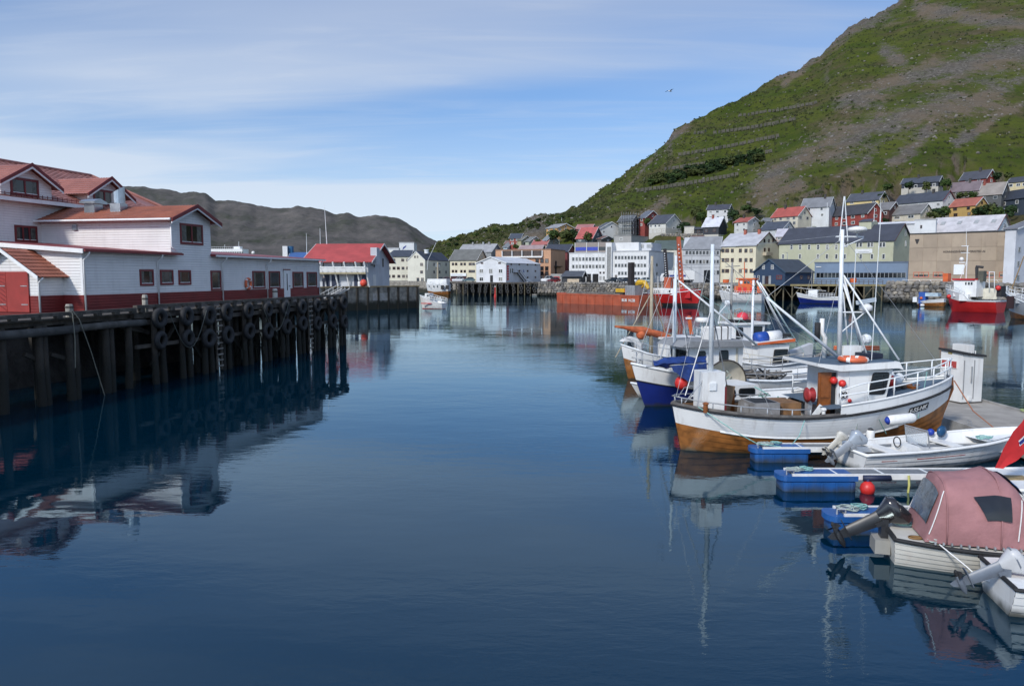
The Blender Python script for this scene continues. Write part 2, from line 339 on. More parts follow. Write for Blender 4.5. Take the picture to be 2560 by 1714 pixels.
def hill_material():
    m = bpy.data.materials.new('hill_grass_and_scree'); m.use_nodes = True; t = m.node_tree; l = t.links.new; b = t.nodes['Principled BSDF']
    b.inputs['Roughness'].default_value = 0.95; b.inputs['Specular IOR Level'].default_value = 0.1
    g = t.nodes.new('ShaderNodeNewGeometry')
    def nz(sc, det=5, rg=0.6, vs=(1, 1, 1)):
        mp = t.nodes.new('ShaderNodeMapping'); mp.inputs['Scale'].default_value = vs; l(g.outputs['Position'], mp.inputs[0])
        n = t.nodes.new('ShaderNodeTexNoise'); n.inputs['Scale'].default_value = sc; n.inputs['Detail'].default_value = det; n.inputs['Roughness'].default_value = rg; l(mp.outputs[0], n.inputs['Vector']); return n.outputs[0]
    def rng(v, a, c, lo=0.0, hi=1.0):
        x = t.nodes.new('ShaderNodeMapRange'); x.interpolation_type = 'SMOOTHSTEP'; l(v, x.inputs[0])
        for i, q in enumerate((a, c, lo, hi)): x.inputs[i + 1].default_value = q
        return x.outputs[0]
    def mx(f, a, c):
        x = t.nodes.new('ShaderNodeMix'); x.data_type = 'RGBA'; l(f, x.inputs[0])
        for i, q in ((6, a), (7, c)):
            if isinstance(q, tuple): x.inputs[i].default_value = q
            else: l(q, x.inputs[i])
        return x.outputs[2]
    def ma(op, a, c):
        x = t.nodes.new('ShaderNodeMath'); x.operation = op
        for i, q in ((0, a), (1, c)):
            if isinstance(q, float): x.inputs[i].default_value = q
            else: l(q, x.inputs[i])
        return x.outputs[0]
    grass = mx(rng(nz(0.05), 0.35, 0.65), (0.042, 0.062, 0.007, 1), (0.076, 0.088, 0.014, 1))
    grass = mx(rng(nz(0.03, 7, 0.7), 0.47, 0.66, 0.0, 0.85), grass, (0.078, 0.062, 0.032, 1))       # brown heath
    grass = mx(rng(nz(0.28, 8, 0.75), 0.50, 0.68, 0.0, 0.75), grass, (0.030, 0.042, 0.011, 1))
    grass = mx(rng(nz(0.9, 6, 0.8), 0.62, 0.74, 0.0, 0.6), grass, (0.16, 0.14, 0.115, 1))
    rock = mx(rng(nz(0.5, 10, 0.85), 0.36, 0.64), (0.050, 0.043, 0.033, 1), (0.165, 0.148, 0.126, 1))
    rock = mx(rng(nz(0.03, 3), 0.4, 0.62), rock, (0.135, 0.105, 0.074, 1))
    at = t.nodes.new('ShaderNodeAttribute'); at.attribute_name = 'scree'
    s = ma('ADD', at.outputs['Fac'], ma('MULTIPLY', ma('SUBTRACT', nz(0.06, 12, 0.9, (1.0, 0.6, 1.0)), 0.5), 5.0))
    s = ma('ADD', s, ma('MULTIPLY', ma('SUBTRACT', nz(0.014, 6, 0.7), 0.52), 1.9))
    pz = t.nodes.new('ShaderNodeSeparateXYZ'); l(g.outputs['Position'], pz.inputs[0]); s = ma('ADD', s, rng(pz.outputs[2], 60.0, 260.0, 0.0, 0.30))
    s = rng(s, 0.30, 0.92)
    sp = t.nodes.new('ShaderNodeSeparateXYZ'); l(g.outputs['Normal'], sp.inputs[0])
    st = rng(sp.outputs[2], 0.62, 0.80, 1.0, 0.0)                                       # steep faces are bare rock
    st = ma('MULTIPLY', st, rng(nz(0.12, 4), 0.38, 0.55))
    s = ma('MAXIMUM', s, st)
    fin = mx(s, grass, rock)
    fin = mx(rng(nz(0.45, 10, 0.85), 0.52, 0.66, 0.0, 0.55), fin, (0.020, 0.022, 0.012, 1))
    fin = mx(rng(nz(0.7, 8, 0.85), 0.61, 0.71, 0.0, 0.4), fin, (0.17, 0.155, 0.13, 1))
    l(fin, b.inputs['Base Color'])
    bp = t.nodes.new('ShaderNodeBump'); bp.inputs['Distance'].default_value = 1.1; bp.inputs['Strength'].default_value = 0.8; l(nz(0.8, 6, 0.7), bp.inputs['Height'])
    bp2 = t.nodes.new('ShaderNodeBump'); bp2.inputs['Distance'].default_value = 2.2; bp2.inputs['Strength'].default_value = 0.6; l(nz(0.14, 5, 0.65), bp2.inputs['Height']); l(bp.outputs[0], bp2.inputs['Normal'])
    l(bp2.outputs[0], b.inputs['Normal']); return m
def hill_mesh():
    a0, a1 = alp(260), alp(2950); na, v, f, sc = 560, [], [], []
    rows = []
    for i in range(na + 1):
        a = a0 + (a1 - a0) * i / na; yq = lerp(YQS, a); yr = lerp(YR, a)
        ys = [yq + 36, yq + 41] + [yq + 42 + (yr - yq - 42) * (j / 84.0) ** 1.15 for j in range(85)] + [yr + 12, yr + 30, yr + 70, yr + 150]
        for Y in ys:
            z = ter(a * Y, Y); v.append((a * Y, Y, z)); q = proj((a * Y, Y, z)); d = 0.0
            if Y > yq + 60:
                for pl, wd_ in SCREE:
                    for s0, s1 in zip(pl, pl[1:]):
                        if abs(q[0] - s0[0]) > 400: continue
                        d = max(d, 1.0 - seg_d(q, s0, s1) / (1.9 * wd_))
            sc.append(max(0.0, min(1.0, d)))
        rows.append(len(ys))
    n = rows[0]
    for i in range(na):
        for j in range(n - 1): f.append((i * n + j, (i + 1) * n + j, (i + 1) * n + j + 1, i * n + j + 1))
    me = bpy.data.meshes.new('hill'); me.from_pydata(v, [], f); at = me.attributes.new('scree', 'FLOAT', 'POINT'); at.data.foreach_set('value', sc)
    me.materials.append(hill_material()); me.polygons.foreach_set('use_smooth', [True] * len(f)); me.update()
    o = bpy.data.objects.new('hill', me); COL.objects.link(o); return o
HILL = tag(hill_mesh(), 'steep green hillside with grey scree above the town', None, None, 'structure')
def mountain():
    rd = ridge_tab([(-500, 520), (0, 482), (200, 470), (293, 466), (344, 463), (399, 471), (455, 478), (489, 476), (515, 481), (540, 500), (566, 498), (613, 504), (643, 515), (715, 517), (745, 513), (784, 519), (839, 532), (865, 527), (895, 538), (942, 533), (989, 542), (1019, 553), (1053, 577), (1100, 606), (1160, 640), (1300, 680)])
    a0, a1 = alp(-500), alp(1300); v, f = [], []; na, nj = 300, 70
    for i in range(na + 1):
        a = a0 + (a1 - a0) * i / na; m = lerp(rd, a)
        for j in range(nj + 8):
            t = j / nj; Y = 760 + 690 * t; zr = H + m * 1450
            if t <= 1: z = 2 + (zr - 2) * (0.28 * t + 0.72 * t ** 1.5)
            else: z = zr - 0.4 * (Y - 1450)
            X = a * Y; g = abs(fb(X * 0.0075, Y * 0.004, 5.5, 5)); e = min(1, t * 2.0) * (0.35 if t > 0.97 else 1.0)
            z += e * (-11 * g + 3) + e * 3 * fb(X * 0.02, Y * 0.008, 9.0, 5) + e * 2.6 * fb(X * 0.09, Y * 0.05, 4.0, 4)
            if t > 0.97: z += 2.5 * fb(X * 0.05, Y * 0.01, 2.0, 4) - 1.5
            v.append((X, Y, z))
    n = nj + 8
    for i in range(na):
        for j in range(n - 1): f.append((i * n + j, (i + 1) * n + j, (i + 1) * n + j + 1, i * n + j + 1))
    me = bpy.data.meshes.new('mountain'); me.from_pydata(v, [], f); me.polygons.foreach_set('use_smooth', [True] * len(f))
    m = bpy.data.materials.new('bare_mountain'); m.use_nodes = True; t = m.node_tree; l = t.links.new; b = t.nodes['Principled BSDF']; b.inputs['Roughness'].default_value = 1; b.inputs['Specular IOR Level'].default_value = 0.05
    g = t.nodes.new('ShaderNodeNewGeometry')
    def nz(sc, det=6, rg=0.65):
        x = t.nodes.new('ShaderNodeTexNoise'); x.inputs['Scale'].default_value = sc; x.inputs['Detail'].default_value = det; x.inputs['Roughness'].default_value = rg; l(g.outputs['Position'], x.inputs['Vector']); return x.outputs[0]
    cr = t.nodes.new('ShaderNodeValToRGB'); e = cr.color_ramp.elements; e[0].position = 0.34; e[0].color = (0.058, 0.068, 0.044, 1); e[1].position = 0.68; e[1].color = (0.185, 0.165, 0.150, 1)
    q = cr.color_ramp.elements.new(0.5); q.color = (0.118, 0.110, 0.100, 1); l(nz(0.012, 10, 0.78), cr.inputs[0]); l(cr.outputs[0], b.inputs['Base Color'])
    bp = t.nodes.new('ShaderNodeBump'); bp.inputs['Distance'].default_value = 5; bp.inputs['Strength'].default_value = 0.9; l(nz(0.11, 12, 0.85), bp.inputs['Height']); l(bp.outputs[0], b.inputs['Normal'])
    me.materials.append(m); o = bpy.data.objects.new('mountain', me); COL.objects.link(o); tag(o, 'bare brown mountain across the water', None, None, 'structure')
mountain()
# ------------------------------------------------------------------ the red and white quay building
def pantile(mb, o, u, v, nu, nv, th=0.05, m=0, wave=0.22, step=0.35):
    """tiled roof sheet: o corner at the eave, u along the eave, v up the slope; rows step, courses roll"""
    o, u, v = Vector(o), Vector(u), Vector(v); nrm = u.cross(v).normalized()
    if nrm.z < 0: nrm = -nrm
    lu, lv = u.length, v.length; cu = max(4, min(int(lu / wave) * 4, 260)); rv = max(2, int(lv / step)); k = len(mb.v)
    rows = []
    for j in range(rv):
        for e, hh in ((0.0, th), (0.97, th * 0.25)): rows.append(((j + e) / rv, hh))
    rows.append((1.0, th * 0.25))
    for t, hh in rows:
        for i in range(cu + 1):
            s = i / cu; w = 0.5 + 0.5 * math.cos(2 * math.pi * s * cu / 4)
            mb.v.append(tuple(o + u * s + v * t + nrm * (hh + 0.035 * w)))
    n = cu + 1
    for j in range(len(rows) - 1):
        for i in range(cu): mb.f.append((k + j * n + i, k + j * n + i + 1, k + (j + 1) * n + i + 1, k + (j + 1) * n + i)); mb.m.append(m)
    # underside
    mb.add([o, o + u, o + u + v, o + v], [(0, 3, 2, 1)], m)
def clip_slab(mb, poly, vec, m=0): mb.prism(poly, vec, m)
QW = mat('quay_white_boards', (0.80, 0.79, 0.775), 0.5, 0.05, 0.7, side=0.16, dirt=0.13, dcol=(0.25, 0.22, 0.2, 1))
QR = mat('quay_red_boards', (0.185, 0.020, 0.018), 0.55, 0.12, 1.0, side=0.16, dirt=0.15)
TRIMR = mat('dark_red_trim', (0.155, 0.014, 0.016), 0.5, 0.12, 2.0)
TILE = mat('orange_red_tiles', (0.30, 0.100, 0.058), 0.55, 0.18, 0.9, dirt=0.25, dcol=(0.12, 0.05, 0.04, 1))
TILEP = mat('pink_red_tiles', (0.34, 0.140, 0.110), 0.42, 0.15, 0.8, dirt=0.15, dcol=(0.15, 0.07, 0.06, 1))
FLATR = mat('red_metal_roofing', (0.23, 0.035, 0.032), 0.5, 0.12, 0.8)
ZINC = mat('zinc_duct', (0.42, 0.46, 0.49), 0.32, 0.12, 2.0, metal=0.85)
CURT = mat('pale_curtain', (0.075, 0.078, 0.068), 0.35, 0.5, 5)
BF = Frame(G(211, 778, 4), G(799, 742.5, 4) - G(211, 778, 4))
DZ = 4.0
def window(par, fr, px0, py0, px1, py1, b=0.0, plane='b', cols=1, rows=1, fm=None, depth=0.06, inner=None, fw=0.10, name='window'):
    """a window given by its outline on an upright plane of the frame; frame proud of the wall, panes behind it"""
    fn = fr.on if plane == 'b' else fr.ona
    (s0, z1), (s1, z0) = fn(px0, py0, b), fn(px1, py1, b)
    if s0 > s1: s0, s1 = s1, s0
    return window_at(par, s0, s1, z0, z1, b, plane, cols, rows, fm, depth, inner, fw, name)
def window_at(par, s0, s1, z0, z1, b=0.0, plane='b', cols=1, rows=1, fm=None, depth=0.06, inner=None, fw=0.10, name='window', sgn=-1):
    fm = fm or TRIMR; f = MB(); p = MB()
    def bx(mb, a0, a1, d0, d1, c0, c1, m=0):
        if plane == 'b': mb.box(a0, a1, b + sgn * d0, b + sgn * d1, c0, c1, m)
        else: mb.box(b + sgn * d0, b + sgn * d1, a0, a1, c0, c1, m)
    bx(f, s0, s1, 0.002, depth, z1 - fw, z1); bx(f, s0, s1, 0.002, depth, z0, z0 + fw * 1.15)
    bx(f, s0, s0 + fw, 0.002, depth, z0 + fw * 1.15, z1 - fw); bx(f, s1 - fw, s1, 0.002, depth, z0 + fw * 1.15, z1 - fw)
    wI, hI = (s1 - s0 - 2 * fw), (z1 - z0 - 2.15 * fw)
    for c in range(1, cols): x = s0 + fw + wI * c / cols; bx(f, x - fw * 0.4, x + fw * 0.4, 0.002, depth * 0.9, z0 + fw * 1.15, z1 - fw)
    for r in range(1, rows): z = z0 + fw * 1.15 + hI * r / rows; bx(f, s0 + fw, s1 - fw, 0.002, depth * 0.85, z - fw * 0.25, z + fw * 0.25)
    o = f.build(name, fm, par)
    bx(p, s0 + fw * 0.6, s1 - fw * 0.6, 0.001, 0.018, z0 + fw * 0.6, z1 - fw * 0.6); p.build('pane', GLASS, o)
    if inner != 'none':
        rr = random.Random(int(s0 * 31 + z0 * 7)); c0, c1 = rr.uniform(.10, .26), rr.uniform(.10, .26)
        for a_, e_ in ((s0 + fw, s0 + fw + wI * c0), (s1 - fw - wI * c1, s1 - fw)):
            cu = MB(); bx(cu, a_, e_, 0.0185, 0.022, z0 + fw * 1.2, z1 - fw); cu.build('curtain', CURT, o)
    sl = MB(); bx(sl, s0 + fw, s1 - fw, depth * 0.3, depth * 0.8, z0 + fw * 1.15, z0 + fw * 1.15 + 0.04); sl.build('glazing_bar', WHITE, o)
    return o
def pipe(par, fr, pts, b, r=0.045, name='downpipe'):
    q = [(*fr.on(px, py, b)[:1], b, fr.on(px, py, b)[1]) for px, py in pts]
    return MB().tube(q, r, 8).build(name, WHITE, par, smooth=True)
def quay_building():
    T = fthing('quay_warehouse', 'white clapboard waterfront building with dark red plinth and red tiled roofs', 'building', BF)
    E = 7.35; PL = 4.9; a2, a3 = 7.6, 11.95; b3 = 9.9; LEN = 28.4; DEEP = 16.0
    m = MB(); m.prism([(0, 0, PL), (0, b3 + 2, PL), (0, b3 + 2, E + 0.07 * b3), (0, 0, E)], (LEN, 0, 0)); m.build('wall', QW, T)
    m = MB(); m.box(-0.03, LEN + 0.03, -0.03, b3 + 2, DZ - 0.3, PL); m.build('plinth', QR, T)
    # shed roof of the low hall in two lengths either side of the tall wing
    for x0, x1 in ((-0.35, a2 + 0.55), (a3 - 0.1, LEN + 0.35)):
        z0 = E - 0.03; m = MB(); m.prism([(x0, -0.45, z0), (x0, b3 - 0.05, z0 + 0.07 * (b3 + 0.4)), (x0, b3 - 0.05, z0 + 0.14 + 0.07 * (b3 + 0.4)), (x0, -0.45, z0 + 0.14)], (x1 - x0, 0, 0)); r = m.build('roof', FLATR, T)
        MB().box(x0, x1, -0.55, -0.452, z0 - 0.02, z0 + 0.10).build('gutter', WHITE if x0 > 5 else FLATR, r)
    m = MB(); m.prism([(-0.42, -0.45, E - 0.14), (-0.42, b3, E - 0.14 + 0.07 * (b3 + 0.45)), (-0.42, b3, E + 0.10 + 0.07 * (b3 + 0.45)), (-0.42, -0.45, E + 0.10)], (0.06, 0, 0)); m.build('bargeboard', WHITE, T)
    # tall wing: gable to the water
    ze, za = 9.75, 10.62; am = (a2 + a3) / 2
    m = MB(); m.prism([(a2, -0.012, E - 0.4), (a3, -0.012, E - 0.4), (a3, -0.012, ze), (am, -0.012, za), (a2, -0.012, ze)], (0, b3 + 1, 0)); m.build('wing_wall', QW, T)
    ov = 0.55; sl = (za - ze) / (am - a2)
    for sgn, ax in ((-1, a2 - ov), (1, a3 + ov)):
        zeb = ze - ov * sl + 0.06; m = MB(); u = Vector((0, b3 + 1.3, 0)); v = Vector((am - ax, 0, za + 0.06 - zeb))
        pantile(m, (ax, -0.55, zeb), u, v, 0, 0); r = m.build('wing_roof', TILE, T)
        MB().prism([(ax, -0.62, zeb - 0.16), (am, -0.62, za - 0.10), (am, -0.62, za + 0.14), (ax, -0.62, zeb + 0.08)], (0, 0.06, 0)).build('bargeboard', TRIMR, r)
        MB().prism([(ax, -0.58, zeb - 0.27), (am, -0.58, za - 0.21), (am, -0.58, za - 0.102), (ax, -0.58, zeb - 0.162)], (0, 0.05, 0)).build('bargeboard', WHITE, r)
        g = MB(); g.tube([(ax - 0.05, -0.5, zeb), (ax - 0.05, b3, zeb)], 0.07, 8); g.build('gutter', WHITE, r)
    window(T, BF, 448.5, 557, 507, 613.5, -0.012, cols=2, fw=0.14)
    # main house behind: eave 11, ridge 14.25, hipped at the far end
    zm, zr_, br = 10.95, 14.25, b3 + 6.0; aE = 22.3; aR = 19.2
    m = MB(); m.box(-14, aE - 0.6, b3, b3 + 12, 6.0, zm); m.build('main_wall', QW, T)
    m = MB(); pantile(m, (-14.5, b3 - 0.6, zm - 0.05), (aE + 14.5 - 3.1, 0, 0), (0, 6.6, zr_ - zm + 0.05), 0, 0)
    m.add([(aE - 3.1, b3 - 0.6, zm + 0.03), (aE, b3 - 0.6, zm - 0.05), (aR, br, zr_ + 0.02)], [(0, 1, 2)])
    m.add([(aE, b3 - 0.6, zm - 0.05), (aE, b3 + 12.6, zm - 0.05), (aR, br, zr_ + 0.02)], [(0, 1, 2)]); m.add([(-14.5, br, zr_ + .02), (aR, br, zr_ + .02), (aE, b3 + 12.6, zm), (-14.5, b3 + 12.6, zm)], [(0, 1, 2, 3)])
    r = m.build('main_roof', TILEP, T); MB().tube([(-14.5, br, zr_ + 0.06), (aR, br, zr_ + 0.06), (aE, b3 - 0.6, zm + 0.04)], 0.13, 8).build('ridge_cap', TILEP, r)
    MB().box(-14.5, aE, b3 - 0.72, b3 - 0.602, zm - 0.22, zm + 0.02).build('gutter', WHITE, r)
    g = MB()
    for q in range(60): g.box(-3 + q * 0.42, -2.97 + q * 0.42, b3 - 0.35, b3 - 0.32, zm + 0.08, zm + 0.38)
    g.bar((-3, b3 - 0.33, zm + 0.3), (22, b3 - 0.33, zm + 0.3), 0.03, 0.03); g.build('snow_guard', TRIMR, r)
    # dormers
    for (apx, apy), (epx, epy), wx in (((64, 412), (143, 476), (24, 441, 97, 495)), ((265, 445), (325, 502), (232, 471, 288, 518))):
        bd = b3 - 0.25; ca, cz = BF.on(apx, apy, bd); ea, ez = BF.on(epx, epy, bd); hw = ea - ca; ez = min(ez, cz - 0.9); ws = hw - 0.5
        zs = cz - (cz - ez) * ws / hw; L_ = 6.2
        m = MB(); m.prism([(ca - ws, bd, zm - 0.1), (ca + ws, bd, zm - 0.1), (ca + ws, bd, zs - 0.1), (ca, bd, cz - 0.12), (ca - ws, bd, zs - 0.1)], (0, 3.2, 0)); d = m.build('dormer', QW, T)
        for sg in (-1, 1):
            m = MB(); pantile(m, (ca + sg * hw, bd - 0.5, ez), (0, L_, 0), (-sg * hw, 0, cz - ez), 0, 0); m.build('dormer_roof', TILEP, d)
            MB().prism([(ca + sg * hw, bd - 0.56, ez - 0.12), (ca, bd - 0.56, cz - 0.12), (ca, bd - 0.56, cz + 0.12), (ca + sg * hw, bd - 0.56, ez + 0.10)], (0, 0.05, 0)).build('bargeboard', TRIMR, d)
            MB().prism([(ca + sg * hw, bd - 0.53, ez - 0.26), (ca, bd - 0.53, cz - 0.26), (ca, bd - 0.53, cz - 0.122), (ca + sg * hw, bd - 0.53, ez - 0.122)], (0, 0.04, 0)).build('bargeboard', WHITE, d)
        window(T, BF, *wx, b=bd, cols=2, fw=0.15)
    window(T, BF, 35, 562, 93.5, 607, b3, cols=3, fw=0.13)
    # ventilation hoods on the wing roof
    bv = 4.9; ax, az = BF.on(232, 537, bv)
    v = MB(); v.box(am - 1.15, am - 0.45, bv - 0.4, bv + 0.4, za - 0.45, za + 0.22); n_ = 18; zc = za + 0.22
    v.loft([[(am - .8 + .42 * math.cos(6.2832 * k / n_), bv + .42 * math.sin(6.2832 * k / n_), z + sl_ * math.cos(6.2832 * k / n_ + .9)) for k in range(n_)] for z, sl_ in ((zc, 0), (zc + .9, .26))]); v.build('ventilation_duct', ZINC, T)
    v = MB(); v.box(am - 1.3, am - 0.5, bv + 1.5, bv + 2.3, za - 0.5, za + 0.22); v.prism([(am - 1.5, bv + 1.3, za + 0.22), (am - 0.3, bv + 1.3, za + 0.22), (am - 0.3, bv + 1.3, za + 0.36), (am - 0.9, bv + 1.3, za + 0.56), (am - 1.5, bv + 1.3, za + 0.36)], (0, 1.2, 0)); v.build('ventilation_hood', ZINC, T)
    MB().box(a2 - 0.12, a2, 7.0, 7.35, 9.0, 9.35).build('wall_vent', ZINC, T)
    # windows and door of the water front
    for q in ((348, 673, 384, 714), (399, 674, 433, 712), (445, 675, 477, 711.5), (525.5, 676, 552.5, 725.5), (630, 677, 662.5, 721), (671, 677.5, 700, 721), (730.5, 679, 758, 720), (766, 679.5, 792, 718.5)): window(T, BF, *q, fw=0.12)
    (s0, z1), (s1, z0) = BF.on(708, 675, 0), BF.on(724, 743, 0)
    d = MB().box(s0, s1, -0.09, -0.032, DZ + 0.02, z1).build('door', WHITE, T)
    MB().box((s0 + s1) / 2 - 0.09, (s0 + s1) / 2 + 0.02, -0.11, -0.092, DZ + 0.75, z1 - 0.3).build('door_pane', GLASS, d); MB().box(s0 - 0.05, s1 + 0.05, -0.13, -0.033, z1, z1 + 0.08).build('lintel', TRIMR, d)
    MB().ball((s1 - 0.15, -0.13, DZ + 1.1), 0.05, 8).build('handle', BLACK, d)
    for px, y0, y1 in ((212, 634, 780), (396, 641, 766), (557, 646, 757), (668.5, 649, 751), (798.5, 653, 743)):
        a_, _ = BF.on(px, (y0 + y1) / 2, -0.1); MB().tube([(a_, -0.5, E - 0.05), (a_, -0.42, E - 0.25), (a_, -0.1, E - 0.5), (a_, -0.1, DZ)], 0.05, 8).build('downpipe', WHITE, T, smooth=True)
    MB().tube([(a2 - 0.07, -0.12, ze - 0.1), (a2 - 0.07, -0.12, E + 0.5), (a2 + 0.1, -0.35, E + 0.25)], 0.05, 8).build('downpipe', WHITE, T, smooth=True)
    MB().box(-0.05, 0.06, -0.05, 0.1, PL, E - 0.1).build('corner_board', WHITE, T)
    # porch with the red double door, in front of the hall's end wall
    bp, ap, bc = 1.3, -1.74, 3.25; pe, pa = 6.15, 7.33; hw = bc - bp
    m = MB(); m.prism([(ap, bp, PL), (ap, bc + hw, PL), (ap, bc + hw, pe), (ap, bc, pa), (ap, bp, pe)], (-ap + 0.01, 0, 0)); m.build('porch_wall', QW, T)
    MB().box(ap - 0.02, -0.03, bp - 0.02, bc + hw, DZ - 0.3, PL).build('porch_plinth', QR, T)
    for sg in (-1, 1):
        zb = pe - 0.28; m = MB(); pantile(m, (ap - 0.35, bc + sg * (hw + 0.4), zb), (-ap + 0.36, 0, 0), (0, -sg * (hw + 0.4), pa + 0.08 - zb), 0, 0); m.build('porch_roof', TILE, T)
        MB().prism([(ap - 0.41, bc + sg * (hw + 0.4), zb - 0.12), (ap - 0.41, bc, pa - 0.06), (ap - 0.41, bc, pa + 0.14), (ap - 0.41, bc + sg * (hw + 0.4), zb + 0.08)], (0.05, 0, 0)).build('bargeboard', TRIMR if sg > 0 else WHITE, T)
    for i in range(2):
        d = MB().box(ap - 0.09, ap - 0.022, bc - 1.42 + i * 1.43, bc - 0.01 + i * 1.43, DZ + 0.02, 6.2).build('door', mat('red_door', (0.30, 0.035, 0.028), 0.5, 0.1, 2), T)
        for k in range(9):
            z0_ = DZ + 0.1 + k * 0.24; MB().bar((ap - 0.10, bc - 1.38 + i * 1.43, z0_ if i == 1 else z0_), (ap - 0.10, bc - 0.05 + i * 1.43, min(z0_ + 0.9, 6.15)), 0.02, 0.025).build('board', TRIMR, d) if i == 1 else None
        for zz in (4.4, 5.4): MB().box(ap - 0.11, ap - 0.092, bc - 1.36 + i * 1.43, bc - 0.95 + i * 1.43, zz, zz + 0.05).build('hinge', STEEL, d)
    MB().tube([(ap - 0.1, bp - 0.45, pe - 0.3), (ap - 0.02, bp - 0.1, pe - 0.55), (ap - 0.02, bp - 0.1, DZ)], 0.05, 8).build('downpipe', WHITE, T, smooth=True)
    # life ring on the wall
    ra, rz_ = BF.on(620.5, 709, -0.1)
    lr = thing('life_ring', 'orange life ring hung on the white waterfront wall', 'life ring', BF.W(ra, -0.12, rz_), BF.ang)
    MB().tube([(0.34 * math.cos(t * R(15)), 0, 0.38 * math.sin(t * R(15))) for t in range(24)], 0.10, 8, closed=True).build('ring', mat('life_ring_orange', (0.62, 0.13, 0.05), 0.5, 0.1, 4), lr, smooth=True)
    for k in range(4):
        t = R(45 + 90 * k); MB().tube([(0.34 * math.cos(t + j) , 0, 0.38 * math.sin(t + j)) for j in (-0.13, 0, 0.13)], 0.106, 8).build('band', WHITE, lr)
quay_building()
# ------------------------------------------------------------------ quay walls, stones, wharves
def tide_mat(name, top, low, z0=0.9, z1=1.7, rough=0.9, var=0.35, scale=1.2, bump=0.03):
    m = mat(name, top, rough, var, scale, bump=bump, bscale=6, dirt=0.35); t = m.node_tree; l = t.links.new; b = t.nodes['Principled BSDF']
    src = b.inputs['Base Color'].links[0].from_socket; g = t.nodes.new('ShaderNodeNewGeometry'); sp = t.nodes.new('ShaderNodeSeparateXYZ'); l(g.outputs['Position'], sp.inputs[0])
    n = t.nodes.new('ShaderNodeTexNoise'); n.inputs['Scale'].default_value = 0.9; n.inputs['Detail'].default_value = 5; l(g.outputs['Position'], n.inputs['Vector'])
    a = t.nodes.new('ShaderNodeMath'); a.operation = 'MULTIPLY_ADD'; l(n.outputs[0], a.inputs[0]); a.inputs[1].default_value = -1.8; l(sp.outputs[2], a.inputs[2])
    r = t.nodes.new('ShaderNodeMapRange'); r.interpolation_type = 'SMOOTHSTEP'; l(a.outputs[0], r.inputs[0]); r.inputs[1].default_value = z0 - 0.9; r.inputs[2].default_value = z1 - 0.9; r.inputs[3].default_value = 1.0; r.inputs[4].default_value = 0.0
    x = t.nodes.new('ShaderNodeMix'); x.data_type = 'RGBA'; l(r.outputs[0], x.inputs[0]); l(src, x.inputs[6]); x.inputs[7].default_value = (*low, 1); l(x.outputs[2], b.inputs['Base Color']); return m
PILE = tide_mat('tide_stained_pile', (0.030, 0.025, 0.019), (0.010, 0.010, 0.007), 1.2, 2.4)
CONC = tide_mat('tide_stained_concrete', (0.235, 0.215, 0.180), (0.022, 0.022, 0.014), 1.0, 1.9)
STONE = [tide_mat('shore_stone_a', (0.185, 0.170, 0.150), (0.02, 0.02, 0.014), 0.7, 1.3, scale=0.5), tide_mat('shore_stone_b', (0.255, 0.225, 0.180), (0.022, 0.02, 0.014), 0.7, 1.3, scale=0.5), tide_mat('shore_stone_c', (0.130, 0.122, 0.112), (0.02, 0.02, 0.014), 0.7, 1.3, scale=0.5)]
ASPH = mat('quay_asphalt', (0.11, 0.108, 0.104), 0.9, 0.25, 0.4)
def quay_edges():
    pts = []
    a = alp(260)
    while a < alp(2950):
        pts.append((a, lerp(YQ, a))); a += 0.004
    v, f = [], []
    for a, Y in pts:
        k = (Y + 0.8) / Y
        v += [(a * Y, Y, -1.5), (a * Y * k, Y + 0.8, 3.86), (a * (lerp(YQS, a) + 43), lerp(YQS, a) + 43, 3.93)]
    for i in range(len(pts) - 1):
        for j in range(2): f.append((3 * i + j, 3 * i + 3 + j, 3 * i + 4 + j, 3 * i + 1 + j))
    m = MB(); m.add(v, f); m.m = [0 if i % 2 == 0 else 1 for i in range(len(f))]
    tag(m.build('quay_street', [CONC, ASPH]), 'asphalt quay street along the far harbour edge', None, None, 'structure')
quay_edges()
def rock_mesh(seed, mt):
    rnd = random.Random(seed); m = MB(); n = 7
    rings = []
    for k, (h, r) in enumerate(((-0.5, 0.62), (-0.15, 1.0), (0.25, 0.95), (0.5, 0.55))):
        rings.append([(r * math.cos(6.283 * j / n) * rnd.uniform(0.36, 0.54), r * math.sin(6.283 * j / n) * rnd.uniform(0.36, 0.54), h * rnd.uniform(0.8, 1.05)) for j in range(n)])
    m.loft(rings); return m.mesh('stone', mt)
ROCKS = [rock_mesh(i, STONE[i % 3]) for i in range(9)]
